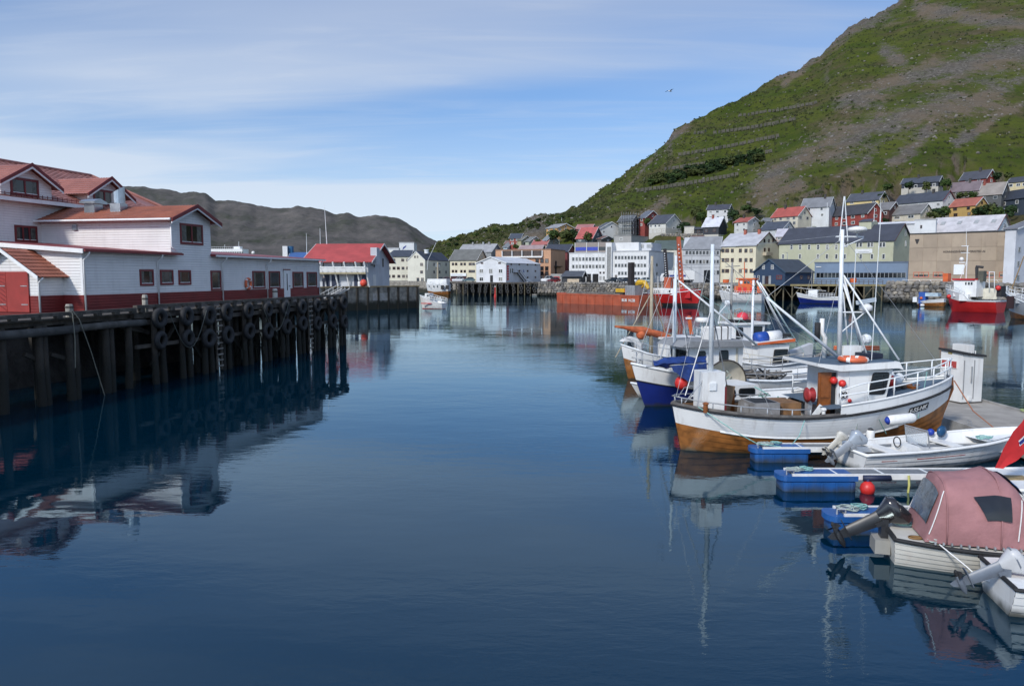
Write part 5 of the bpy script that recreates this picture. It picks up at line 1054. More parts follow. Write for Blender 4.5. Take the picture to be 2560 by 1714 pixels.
    def wall_strip(s, name, mt, t0, t1, z0, z1, inset=0.08, sides=(-1, 1), top_off=0.0):
        tt = [t0] + [t for t in s.TT if t0 < t < t1] + [t1]; m = MB(); z0_ = z0 if callable(z0) else (lambda t: z0); z1_ = z1 if callable(z1) else (lambda t: z1)
        lines = []
        for sd in sides:
            a, b = [], []
            for t in tt:
                dr = s.draft * (1 - 0.75 * max(0, (t - 0.8) / 0.2) ** 2); ql = max(0.05, min(1.0, (z0_(t) + dr) / (itab(s.sheer, t) + dr))); p = s.pt(t, ql, sd, 0, -inset); q = s.pt(t, 1, sd, 0, -inset + top_off); a.append((p.x, p.y, z0_(t))); b.append((q.x, q.y, z1_(t)))
            m.loft([a, b], 0, False, False)
        return m.build(name, mt, s.T, smooth=True)
def rails(T, pts_list, posts, mt=RAIL, r=0.022, name='railing'):
    m = MB()
    for pl in pts_list: m.tube(pl, r, 6)
    for p, q in posts: m.tube([p, q], r, 6)
    return m.build(name, mt, T, smooth=True)
def cable(T, p, q, r=0.008, sag=0.0, mt=None, name='rigging_wire'):
    p, q = Vector(p), Vector(q); n = 1 if sag == 0 else 8
    return MB().tube([p.lerp(q, i / n) - Vector((0, 0, sag * math.sin(math.pi * i / n))) for i in range(n + 1)], r, 5).build(name, mt or STEEL, T)
def wobble_tube(pts, r, n=6, k=3):
    return MB().tube(pts, r, n)
def rope_coil(T, c, rad, mt, name='rope_coil', turns=3):
    pts = []
    for i in range(turns * 12):
        t = i * R(30); rr = rad * (0.55 + 0.45 * random.random()); pts.append((c[0] + rr * math.cos(t), c[1] + rr * 0.8 * math.sin(t), c[2] + 0.03 * random.random() + i * 0.002))
    return MB().tube(pts, 0.016, 5).build(name, mt, T, smooth=True)
def rbox(mb, x0, x1, y0, y1, z0, z1, r=0.06, m=0):          # box with rounded upright corners
    pts = []
    for cx, cy, a0 in ((x1 - r, y1 - r, 0), (x0 + r, y1 - r, 90), (x0 + r, y0 + r, 180), (x1 - r, y0 + r, 270)):
        for k in range(4): t = R(a0 + 30 * k); pts.append((cx + r * math.cos(t), cy + r * math.sin(t)))
    mb.loft([[(x, y, z0) for x, y in pts], [(x, y, z1 - r * 0.5) for x, y in pts], [((x - (x0 + x1) / 2) * (1 - r * .5 / max(.1, (x1 - x0) / 2)) + (x0 + x1) / 2, (y - (y0 + y1) / 2) * (1 - r * .5 / max(.1, (y1 - y0) / 2)) + (y0 + y1) / 2, z1) for x, y in pts]], m); return mb
def outboard(T, loc, rz, tilt, cowl_mat, leg_mat, s=1.0, stripe=None, face=None):
    """outboard motor tilted up on its bracket; x points aft before turning"""
    root = MB(); root.box(-.16, -.02, -.13, .13, -.30, .16); root.bar((-.08, -.12, .1), (.08, -.12, .02), .05, .08); root.bar((-.08, .12, .1), (.08, .12, .02), .05, .08)
    o = root.build('outboard_motor', leg_mat, T, loc, None); o.rotation_euler = (0, 0, rz); o.scale = (s, s, s)
    Mx = Matrix.Translation((0.05, 0, 0.05)) @ Matrix.Rotation(-tilt, 4, 'Y')
    def tb(mb, name, mt, sm=True):
        mb.v = [tuple(Mx @ Vector(p)) for p in mb.v]; return weld(mb.build(name, mt, o), 50) if sm else mb.build(name, mt, o)
    c = MB(); prof = [(0.10, 0.04), (0.24, 0.30), (0.27, 0.36), (0.255, 0.50), (0.21, 0.60), (0.13, 0.65)]
    rings = []
    for k, (sx, z) in enumerate(prof):
        ring = []
        for j in range(14):
            t = 2 * math.pi * j / 14; ex = abs(math.cos(t)) ** 0.7 * (1 if math.cos(t) > 0 else -1); ey = abs(math.sin(t)) ** 0.7 * (1 if math.sin(t) > 0 else -1)
            ring.append((0.06 + sx * 1.15 * ex + (0.05 if z < .5 else -.02), sx * 0.72 * ey, z + 0.05 - (0.10 * (ex + 1) / 2 if z > .55 else 0)))
        rings.append(ring)
    c.loft(rings); tb(c, 'cowling', cowl_mat)
    c = MB(); c.loft([[((0.06 + 0.285 * 1.15 * math.cos(2 * math.pi * j / 14)) + .05, 0.285 * .72 * math.sin(2 * math.pi * j / 14), z) for j in range(14)] for z in (0.395, 0.425)]); tb(c, 'cowling_seam', stripe or leg_mat)
    if face: c = MB(); c.prism([(.05, -.203, .46), (.30, -.19, .42), (.33, -.17, .52), (.12, -.19, .60)], (0, -.012, 0)); tb(c, 'cowling_decal', face, False)
    g = MB(); g.loft([[(0.02 + a * 1.0, b, z) for a, b in ((-.09 * k, -.055 * k), (.02, -.075 * k), (.16 * k, -.045 * k), (.2 * k, 0), (.16 * k, .045 * k), (.02, .075 * k), (-.09 * k, .055 * k))] for z, k in ((0.28, 1.3), (0.05, 1.05), (-.35, .9), (-.62, .8))]); tb(g, 'leg', leg_mat)
    g = MB(); g.prism([(-.10, -.10, -.62), (.30, -.13, -.62), (.34, 0, -.62), (.30, .13, -.62), (-.10, .10, -.62), (-.16, 0, -.62)], (0, 0, .02)); g.lathe([(.01, -.26), (.06, -.16), (.075, 0), (.065, .14), (.05, .2)], (0.02, 0, -.80), 10, 'x'); g.prism([(-.04, -.012, -.84), (.16, -.012, -.84), (.10, -.012, -1.02), (.02, -.012, -.98)], (0, .024, 0)); g.prism([(-.06, -.03, -.6), (.16, -.03, -.6), (.12, -.03, -.78), (-.02, -.03, -.78)], (0, .06, 0)); tb(g, 'gearcase', leg_mat)
    p = MB()
    for k in range(3):
        a = R(120 * k + 20); u = Vector((0, math.cos(a), math.sin(a))); v = Vector((0, -math.sin(a), math.cos(a))); b0_ = Vector((.235, 0, -.80))
        p.add([b0_ + u * .04 - v * .03 + Vector((-.03, 0, 0)), b0_ + u * .13 - v * .075 + Vector((-.05, 0, 0)), b0_ + u * .165, b0_ + u * .13 + v * .075 + Vector((.04, 0, 0)), b0_ + u * .04 + v * .03 + Vector((.03, 0, 0))], [(0, 1, 2, 3, 4)])
    p.lathe([(.05, .2), (.045, .30), (.02, .34)], (0.02, 0, -.80), 8, 'x'); tb(p, 'propeller', BLACK if cowl_mat is not WHITEB else STEEL, False)
    return o
def ball_buoy(label, p, r, mt, parent=None, group=None):
    t = thing('buoy', label, 'buoy', p, 0, group); MB().ball((0, 0, 0), r, 14, 0, 1.08).build('float', mt, t, smooth=True); MB().tube([(0, 0, r * .95), (0, 0, r * 1.35)], r * .22, 8).build('eye', mat('buoy_eye', (.03, .04, .12), .5), t); return t
REDB = mat('red_buoy', (0.58, 0.028, 0.022), 0.42, 0.12, 6); ORNG = mat('orange_paint', (0.60, 0.12, 0.03), 0.5, 0.12, 1.5, dirt=.12); BLUEF = mat('blue_float', (0.012, 0.085, 0.28), 0.45, 0.12, 2, dirt=.18, dcol=(.15, .2, .25, 1)); VARN = mat('varnished_planks', (0.25, 0.095, 0.022), 0.38, 0.35, 2.5, dirt=.35, dcol=(.07, .025, .008, 1), streak=1.2)
VARND = mat('varnished_door', (0.21, 0.065, 0.014), 0.35, 0.22, 6); DECKB = mat('blue_grey_deck', (0.075, 0.115, 0.16), 0.7, 0.15, 2, dirt=.2); DECKW = mat('worn_wood_deck', (0.20, 0.105, 0.045), 0.75, 0.3, 3, dirt=.3); NAVY = mat('navy_hull', (0.010, 0.022, 0.16), 0.35, 0.12, 1.2, dirt=.1); GREYD = mat('grey_deck', (0.22, 0.225, 0.23), 0.75, 0.15, 2); CAPR = mat('dark_cap_rail', (0.045, 0.036, 0.03), 0.6, .3, 4); ALU = mat('aluminium_bin', (0.30, 0.29, 0.28), 0.5, .2, 3, metal=.3, dirt=.3); TARP = mat('blue_tarpaulin', (0.010, 0.035, 0.16), 0.55, .3, 3, bump=.03, bscale=6); CREAM = mat('cream_gelcoat', (0.50, 0.46, 0.37), 0.5, .12, 2, dirt=.25); FENDW = mat('fender_white', (.72, .71, .68), .45, .06, 4, dirt=.15); FENDB = mat('fender_blue', (.01, .04, .3), .45, .1, 4)
def weedy(m, z0=.0, z1=.2, low=(.035, .036, .02)):            # weed line at the water on a hull material
    t = m.node_tree; l = t.links.new; b = t.nodes['Principled BSDF']; src = b.inputs['Base Color'].links[0].from_socket; g = t.nodes.new('ShaderNodeNewGeometry'); sp = t.nodes.new('ShaderNodeSeparateXYZ'); l(g.outputs['Position'], sp.inputs[0]); n = t.nodes.new('ShaderNodeTexNoise'); n.inputs['Scale'].default_value = 3; n.inputs['Detail'].default_value = 6; l(g.outputs['Position'], n.inputs['Vector'])
    a = t.nodes.new('ShaderNodeMath'); a.operation = 'MULTIPLY_ADD'; l(n.outputs[0], a.inputs[0]); a.inputs[1].default_value = -.3; l(sp.outputs[2], a.inputs[2]); r = t.nodes.new('ShaderNodeMapRange'); l(a.outputs[0], r.inputs[0]); r.inputs[1].default_value = z0 - .15; r.inputs[2].default_value = z1 - .15; r.inputs[3].default_value = .85; r.inputs[4].default_value = 0; x = t.nodes.new('ShaderNodeMix'); x.data_type = 'RGBA'; l(r.outputs[0], x.inputs[0]); l(src, x.inputs[6]); x.inputs[7].default_value = (*low, 1); l(x.outputs[2], b.inputs['Base Color'])
for q in (WHITEB, VARN, NAVY, BLUEF): weedy(q)
def cloth(name, mt, T, grid, sub=6, amp=0.05, seed=1, thick=0.0):
    """a draped sheet from a coarse grid of points, refined with folds"""
    rows, cols = len(grid), len(grid[0]); m = MB(); nu, nv = (cols - 1) * sub + 1, (rows - 1) * sub + 1
    for j in range(nv):
        for i in range(nu):
            fi, fj = i / sub, j / sub; a, b = min(int(fi), cols - 2), min(int(fj), rows - 2); u, v = fi - a, fj - b; u_, v_ = u * u * (3 - 2 * u), v * v * (3 - 2 * v)
            p = Vector(grid[b][a]) * (1 - u_) * (1 - v_) + Vector(grid[b][a + 1]) * u_ * (1 - v_) + Vector(grid[b + 1][a]) * (1 - u_) * v_ + Vector(grid[b + 1][a + 1]) * u_ * v_
            n_ = Vector((noise.noise((p.x * 3 + seed, p.y * 3, p.z * 3)), noise.noise((p.x * 3, p.y * 3 + seed * 2, p.z * 3 + 5)), noise.noise((p.x * 3 + 9, p.y * 3, p.z * 3 + seed)))); m.v.append(tuple(p + n_ * amp))
    for j in range(nv - 1):
        for i in range(nu - 1): m.f.append((j * nu + i, j * nu + i + 1, (j + 1) * nu + i + 1, (j + 1) * nu + i)); m.m.append(0)
    return m.build(name, mt, T, smooth=True)
def life_ring_flat(label, p, rz, r=.36, tilt=0.0, parent=None):
    lr = thing('life_ring', label, 'life ring', p, rz); o = MB().tube([(r * math.cos(t * R(18)), r * math.sin(t * R(18)), 0) for t in range(20)], .085, 8, closed=True).build('ring', MATS['life_ring_orange'], lr, smooth=True)
    for k in range(4):
        t = R(90 * k + 30); MB().tube([(r * math.cos(t + j), r * math.sin(t + j), 0) for j in (-.14, 0, .14)], .091, 8).build('band', FENDW, lr)
    return lr
def wheelhouse(T, x0, x1, y0, y1, z0, z1, mt, slant=0.0, name='wheelhouse'):
    return MB().prism([(x0, y0, z0), (x1, y0, z0), (x1 + slant, y0, z1), (x0, y0, z1)], (0, y1 - y0, 0)).build(name, mt, T)
def port(T, x0, x1, z0, z1, y, side=-1, fm=BLACK, lean=0.0, name='window', r=.07):
    """rounded window on a side wall at y, facing side"""
    def rr(x0, x1, z0, z1, r, y):
        pts = []
        for cx, cz, a0 in ((x1 - r, z1 - r, 0), (x0 + r, z1 - r, 90), (x0 + r, z0 + r, 180), (x1 - r, z0 + r, 270)):
            for k in range(4): t = R(a0 + 30 * k); xx, zz = cx + r * math.cos(t), cz + r * math.sin(t); pts.append((xx + lean * (zz - z0), y, zz))
        return pts
    f = MB().prism(rr(x0 - .04, x1 + .04, z0 - .04, z1 + .04, r + .03, y), (0, side * .03, 0)).build(name, fm, T); MB().prism(rr(x0, x1, z0, z1, r, y + side * .031), (0, side * .008, 0)).build('pane', GLASS, f); return f
def xport(T, y0, y1, z0, z1, x, side=1, fm=BLACK, name='window'):
    f = MB().box(x, x + side * .03, y0 - .04, y1 + .04, z0 - .04, z1 + .04).build(name, fm, T); MB().box(x + side * .031, x + side * .04, y0, y1, z0, z1).build('pane', GLASS, f); return f
# ------------------------------------------------------------------ boat A: white and varnished coastal fishing boat
FA_ = Frame(G(1720, 1122), G(2330, 1103) - G(1720, 1122))
def boat_a():
    F = FA_; T = fthing('wooden_fishing_boat', 'white wooden fishing boat with varnished bottom planks and dark blue foredeck', 'fishing boat', F)
    sh = [(0, 1.58), (.1, 1.47), (.2, 1.37), (.35, 1.28), (.5, 1.32), (.65, 1.48), (.8, 1.68), (.9, 1.83), (1, 2.02)]
    bd = [(0, .95), (.08, .85), (.2, .66), (.35, .57), (.5, .55), (.65, .62), (.8, .88), (.9, 1.15), (1, 1.55)]
    h = Hull(T, -.6, 9.85, 3.3, sh, bd, .6, 1.0, .55, .45); h.skin(VARN, WHITEB, 7, 7)
    fore = lambda t: itab(sh, t) + (.08 + .30 * min(1, (t - .5) / .06) if t > .5 else .08)
    h.wall_strip('fore_bulwark', WHITEB, .5, 1.0, lambda t: itab(sh, t), lambda t: itab(sh, t) + .36, 0, (-1, 1), .03)
    h.rim('rubbing_strake', BLACK, .045, 0.0, 1.0, 0.0, .02); h.rim('cap_rail', mat('grey_cap', (.10, .09, .08), .7, .3, 5), .075, 0, .52, .04, -.05); h.rim('fore_cap', WHITEB, .04, .5, 1.0, .37, .03)
    h.rim('band_moulding', WHITEB, .03, .12, .75, 0, .02, h.qb)
    h.wall_strip('inner_planking', DECKW, .02, .5, .75, lambda t: itab(sh, t), .12); h.deck('aft_deck', DECKW, .03, .5, .78); h.deck('foredeck', DECKB, .46, .985, lambda t: itab(sh, t) + .27, .0)
    MB().prism([(9.72, -.03, 2.3), (9.9, -.03, 2.42), (9.95, -.03, 1.9), (9.3, -.03, .2), (9.18, -.03, .2)], (0, .06, 0)).build('stem_post', VARND, T)
    # wheelhouse
    WH = wheelhouse(T, 4.86, 6.45, -1.0, 1.0, .8, 2.78, WHITEB, .42)
    MB().box(4.22, 4.68, -.92, -.86, .8, 2.72).build('varnished_door', VARND, T); MB().box(4.862, 4.9, -.9, -.3, .8, 2.7).build('door_frame', VARND, T)
    for i in range(2): MB().box(4.29, 4.61, -.945, -.922, 1.0 + i * .85, 1.72 + i * .85).build('door_panel', VARND, T)
    MB().box(4.68, 4.855, -.9, -.84, .8, 2.7).build('doorway', BLACK, T)
    port(T, 6.02, 6.55, 1.98, 2.66, -1.0, -1, BLACK, .21, r=.05); xport(T, -.8, -.1, 2.0, 2.65, 6.70, 1); xport(T, .1, .8, 2.0, 2.65, 6.70, 1)
    r = MB(); r.prism([(4.0, -1.22, 2.96), (4.85, -1.22, 2.78), (6.95, -1.22, 2.86), (7.12, -1.22, 2.80), (6.95, -1.22, 3.08), (4.85, -1.22, 2.98), (4.0, -1.22, 3.06)], (0, 2.44, 0)); ro = r.build('wheelhouse_roof', WHITEB, T)
    MB().prism([(4.1, -1.1, 3.055), (4.85, -1.1, 2.985), (6.85, -1.1, 3.082), (6.85, -1.1, 3.10), (4.85, -1.1, 3.005), (4.1, -1.1, 3.075)], (0, 2.2, 0)).build('roof_mat', DECKB, ro)
    MB().box(6.2, 6.85, -.45, 1.05, 3.11, 3.28).build('roof_locker', mat('navy_cover', (.01, .014, .03), .6), ro); MB().box(5.75, 6.45, .2, .5, 3.11, 3.5).build('vent_box', WHITEB, ro)
    # stern mast trunk
    MB().box(.32, 1.12, -.38, .42, .78, 2.72).build('mast_trunk', WHITEB, T); MB().box(1.121, 1.2, -.36, -.30, .95, 2.2).build('trunk_edge', TRIMR, T); MB().box(.56, .80, -.43, -.382, 2.1, 2.36).build('trunk_hatch', RAIL, T)
    MB().tube([(.76, 0, 2.72), (.72, 0, 7.05)], [.09, .06], 10).build('stern_mast', mat('pale_mast', (.62, .66, .68), .4, .1, 3), T, smooth=True)
    MB().tube([(.74, 0, 4.9), (-.42, -.75, 2.0)], .02, 6).build('mast_brace', STEEL, T); MB().tube([(.74, 0, 4.9), (1.9, .9, 1.4)], .02, 6).build('mast_brace', STEEL, T)
    MB().tube([(-.3, -.4, 1.7), (.5, -.3, 2.6)], .022, 6).build('trunk_brace', STEEL, T)
    # main mast with radar and struts
    mx, my = 5.66, .3
    MB().tube([(mx, my, 3.0), (mx - .06, my, 7.6)], [.085, .065], 12).build('main_mast', RAIL, T, smooth=True)
    MB().tube([(mx - .16, my, 7.2), (mx - .04, my, 8.75)], .018, 6).tube([(mx + .16, my, 7.2), (mx - .02, my, 8.75)], .018, 6).build('topmast', RAIL, T)
    MB().tube([(mx - .3, my, 7.35), (mx + .75, my, 7.35)], .03, 6).tube([(mx, my, 7.0), (mx + .75, my, 7.3)], .02, 6).build('crosstree', RAIL, T)
    MB().lathe([(.05, 0), (.30, .06), (.34, .12), (.28, .2), (.05, .24)], (mx + .5, my, 7.48), 14).build('satellite_dome', FENDW, T, smooth=True); MB().tube([(mx + .5, my, 7.35), (mx + .5, my, 7.5)], .04, 8).build('dome_post', STEEL, T)
    for q, e in (((7.15, -.9, 3.1), 6.0), ((7.0, 1.0, 3.1), 6.0), ((6.45, -.2, 3.1), 5.7), ((6.4, .9, 3.1), 5.4)): MB().tube([(mx + .05, my, e), q], .032, 8).build('mast_strut', RAIL, T, smooth=True)
    (rx, rz) = F.on(2164, 780, my); MB().tube([(mx, my, rz), (rx, my, rz)], .03, 6).tube([(mx, my, rz - .75), (rx - .02, my, rz)], .022, 6).build('radar_bracket', RAIL, T)
    ra = MB().lathe([(.1, 0), (.22, .05), (.22, .2), (.1, .28)], (rx, my, rz + .02), 12); ra.build('radar_base', FENDW, T, smooth=True); bx = MB(); bx.bar((rx - .42, my - .12, rz + .34), (rx + .42, my + .1, rz + .44), .1, .14); bx.build('radar_scanner', mat('radar_grey', (.5, .56, .6), .4), T)
    MB().tube([F.W(0, 0, 0) * 0 + Vector((5.6, .1, 3.05)), Vector((*F.on(1916, 743, .4)[:1], .4, F.on(1916, 743, .4)[1]))], [.06, .04], 10).build('boom', mat('pale_mast', (.62, .66, .68), .4), T, smooth=True)
    bx_, bz_ = F.on(1916, 743, .4)
    for q in ((mx - .05, my, 7.3), (.74, 0, 6.8)): cable(T, (bx_, .4, bz_), q, .01)
    cable(T, (mx - .05, my, 7.4), (9.75, 0, 2.3), .008); cable(T, (mx - .05, my, 7.4), (.74, 0, 6.9), .007); cable(T, (mx - .06, my, 6.2), (4.1, -1.1, 3.05), .007); cable(T, (.73, 0, 6.9), (-.5, 0, 1.7), .008); cable(T, (.73, 0, 6.3), (2.3, -1.5, 1.4), .007)
    for q in ((mx - .12, my - .1, 3.1), (mx - .2, my + .15, 3.1)): cable(T, (bx_ + .1, .4, bz_), q, .009, .05, ROPEG, 'hoist_rope')
    cable(T, (6.1, -.95, 3.1), (6.35, -.75, 8.2), .012, 0, RAIL, 'whip_aerial'); cable(T, (5.25, -1.02, 2.0), (5.28, -1.1, 6.9), .013, 0, RAIL, 'whip_aerial')
    ex = MB().tube([(5.38, .8, 2.9), (5.38, .8, 3.75), (5.25, .8, 3.95), (5.25, .8, 4.45)], .085, 10); ex.build('exhaust_pipe', FENDW, T, smooth=True); MB().tube([(5.08, .8, 3.6), (5.08, .8, 4.3)], .1, 10).build('muffler', BLACK, T, smooth=True)
    MB().tube([(6.75, .6, 3.1), (6.75, .6, 3.75)], .03, 6).lathe([(.16, 0), (.19, .1), (.16, .22)], (6.75, .6, 3.7), 12, 'x').build('searchlight', RAIL, T)
    # rails of the foredeck
    def rp(t, sd, dz, off=-.04): return h.pt(t, 1, sd, .38 + dz, off)
    ts = [.5, .58, .66, .74, .82, .88, .93, .965, .985, 1.0]
    top = [rp(t, -1, .62 if t > .52 else .5) for t in ts] + [rp(t, 1, .62) for t in reversed(ts)]; mid = [rp(t, -1, .32) for t in ts] + [rp(t, 1, .32) for t in reversed(ts)]
    rails(T, [top, mid], [(rp(t, sd, 0), rp(t, sd, .62)) for t in (.5, .6, .7, .8, .88, .95, .99) for sd in (-1, 1)], RAIL, .024)
    ts2 = [0, .02, .06, .12, .2, .28, .35, .4]; sp = lambda t, sd, dz: h.pt(t, 1, sd, dz, -.05)
    rails(T, [[sp(t, 1, .30) for t in reversed(ts2)] + [sp(t, -1, .30) for t in ts2]], [(sp(t, sd, 0), sp(t, sd, .30)) for t in (.02, .1, .18, .26, .34, .4) for sd in (-1, 1)], STEEL, .022, 'stern_rail')
    # windlass and gear
    w = MB(); w.tube([(7.55, -.1, 1.75), (7.55, -.1, 2.25)], .06, 8); w.lathe([(.12, -.3), (.2, -.26), (.1, -.2), (.1, .2), (.2, .26), (.12, .3)], (7.55, -.1, 2.38), 12, 'y'); w.build('anchor_windlass', RAIL, T)
    nh = MB(); nh.lathe([(.12, -.12), (.26, -.1), (.16, 0), (.26, .1), (.12, .12)], (3.95, -.85, 1.95), 14, 'x'); nh.build('line_hauler', mat('hauler_red', (.35, .03, .03), .5, .2, 5), T, smooth=True); MB().box(3.9, 4.05, -.85, -.65, .8, 1.75).build('hauler_stand', STEEL, T)
    MB().box(3.1, 3.85, -.5, .7, .8, 1.62).build('fish_crate', DECKW, T); MB().box(2.02, 2.95, -.75, .3, .8, 1.68).build('catch_bin', ALU, T); MB().box(2.08, 2.89, -.69, .24, 1.66, 1.685).build('bin_opening', BLACK, T)
    MB().prism([(1.72, -.4, .85), (2.0, -.4, .8), (2.0, -.4, 1.6), (1.85, -.4, 1.66)], (0, .5, 0)).build('bin_chute', ALU, T)
    MB().bar((1.38, .3, .95), (1.62, .3, 2.15), .34, .05, up=(0, 1, 0)).build('deck_board', mat('plain_board', (.22, .14, .08), .8, .2, 4), T); MB().box(1.25, 1.9, .55, .62, .95, 1.85).build('deck_board', VARND, T)
    MB().lathe([(.06, 0), (.06, .2), (.1, .22), (.1, .27), (.05, .3)], (4.15, -1.42, 1.3), 10).build('mooring_bitt', FENDW, T); MB().lathe([(.08, 0), (.08, .28), (.12, .3), (.05, .36)], (.2, -1.0, 1.45), 10).build('mooring_bitt', VARND, T)
    for i in range(2): MB().tube([(4.98 + i * .14 + .07 * math.cos(t * .7), -1.06, 1.95 + .11 * math.sin(t * .7)) for t in range(18)], .018, 5).build('hanging_rope_coil', BLACK, T)
    for q in ((4.72, -1.0, 2.45), (5.0, -1.06, 2.35)): MB().ball(q, .13, 10).build('small_float', REDB, T, smooth=True)
    for q in ((5.3, -1.05, 1.75), (5.28, -1.05, 1.5)): MB().ball(q, .07, 8).build('small_float', REDB, T, smooth=True)
    MB().bar((3.88, -1.0, 1.0), (4.3, -1.05, 1.6), .03, .2).build('boat_hook', RAIL, T)
    for i in range(9): q = (random.uniform(2.9, 4.0), random.uniform(.2, 1.1), random.uniform(1.3, 1.75)); MB().tube([(q[0] + random.uniform(-.3, .3), q[1] + random.uniform(-.2, .2), q[2] + random.uniform(-.2, .2)) for _ in range(5)], .03, 5).build('loose_gear', random.choice((ROPE, ROPEG, CAPR, FENDW)), T, smooth=True)
    for i in range(5): MB().box(7.6 + i * .22, 7.75 + i * .22, -.3 + random.uniform(-.3, .5), .1, 2.0, 2.05 + random.uniform(0, .12)).build('anchor_gear', random.choice((CAPR, VARND)), T)
    # number board on the bow
    c0, c1 = h.pt(.775, .86, -1, 0, .012), h.pt(.865, .87, -1, 0, .012); d = (c1 - c0).normalized(); up = (h.pt(.82, 1, -1) - h.pt(.82, .6, -1)).normalized(); nrm = d.cross(up).normalized()
    if nrm.y > 0: nrm = -nrm
    up = nrm.cross(d).normalized()
    if up.z < 0: up = -up
    hgt = .26; MB().prism([c0 - up * hgt / 2, c1 - up * hgt / 2, c1 + up * hgt / 2, c0 + up * hgt / 2], nrm * .015).build('number_board', BLACK, T)
    me = text(T, 'F-55-NK', 0, 0, 0, .24, FENDW, (0, 0, 0), (c1 - c0).length * .9, 'registration_number', .004); k = me.scale.x
    Mm = Matrix((d, up, nrm)).transposed().to_4x4(); Mm.translation = c0 - up * .085 + d * .03 + nrm * .022; me.matrix_local = Mm @ Matrix.Diagonal((k, 1, 1, 1))
    return h
HA = boat_a()
def fender(label, p, axis, r, L_, endm, ropes=(), mt=None):
    t = thing('fender', label, 'fender', p); q = Matrix.Identity(4); d = Vector(axis).normalized(); rot = d.to_track_quat('Z', 'Y').to_euler(); t.rotation_euler = rot
    prof = [(r * .35, -L_ / 2), (r * .8, -L_ / 2 + r * .3), (r, -L_ / 2 + r * .8), (r, L_ / 2 - r * .8), (r * .8, L_ / 2 - r * .3), (r * .35, L_ / 2)]
    MB().lathe(prof, (0, 0, 0), 14).build('body', mt or FENDW, t, smooth=True); MB().lathe([(r * .82, -L_ / 2 + r * .28), (r * .45, -L_ / 2 - r * .1), (r * .2, -L_ / 2 - r * .25)], (0, 0, 0), 12).build('end_cap', endm, t, smooth=True)
    return t
def fen_at(px, py, b): a, z = FA_.on(px, py, b); return FA_.W(a, b, z)
fender('long white fender with blue end hanging on the bow of the wooden boat', fen_at(2252, 1047, -1.75), FA_.W(1, 0, .08) - FA_.W(0, 0, 0), .17, 1.05, FENDB)
fender('short white fender with black cone hanging upright amidships', fen_at(2176, 1087, -1.85), (0, 0, -1), .13, .42, mat('fender_black', (.03, .03, .032), .5))
ball_buoy('red ball buoy standing beside the wheelhouse front', fen_at(2226, 952, -.2), .2, REDB)
life_ring_flat('orange life ring lying flat on the wheelhouse roof', FA_.W(5.55, -.75, 3.14), .3, .42)
tag(MB().tube([HA.pt(.06, 1, -1, .1) + Vector((0, 0, 0)), (.9, -2.0, .95), (1.5, -2.1, .62), (2.3, -2.15, .5)], .018, 5).build('mooring_rope', ROPEG, None, (FA_.o[0], FA_.o[1], 0), FA_.ang), 'green mooring rope with black rubber snubber from stern to blue pontoon float', 'rope')
tag(MB().tube([(3.3, -1.75, 1.25), (3.0, -2.0, .8), (2.7, -2.1, .55)], .016, 5).build('mooring_rope', ROPEG, None, (FA_.o[0], FA_.o[1], 0), FA_.ang), 'short green mooring rope amidships tied to blue pontoon float', 'rope')
for i, (lab, p, q) in enumerate((('green rope holding the long white fender', HA.pt(.60, 1, -1, .4), HA.pt(.70, .55, -1, 0, .12)), ('thin green rope over the bow beside the number board', HA.pt(.84, 1, -1, .95), HA.pt(.835, .7, -1, 0, .03)), ('thin grey rope holding the short white fender', HA.pt(.57, 1, -1, .4), HA.pt(.575, .5, -1, 0, .1)))):
    tag(MB().tube([p, (p + q) / 2 + Vector((0, -.03, 0)), q], .014, 5).build('fender_rope', ROPEG if i < 2 else ROPE, None, (FA_.o[0], FA_.o[1], 0), FA_.ang), lab, 'rope')
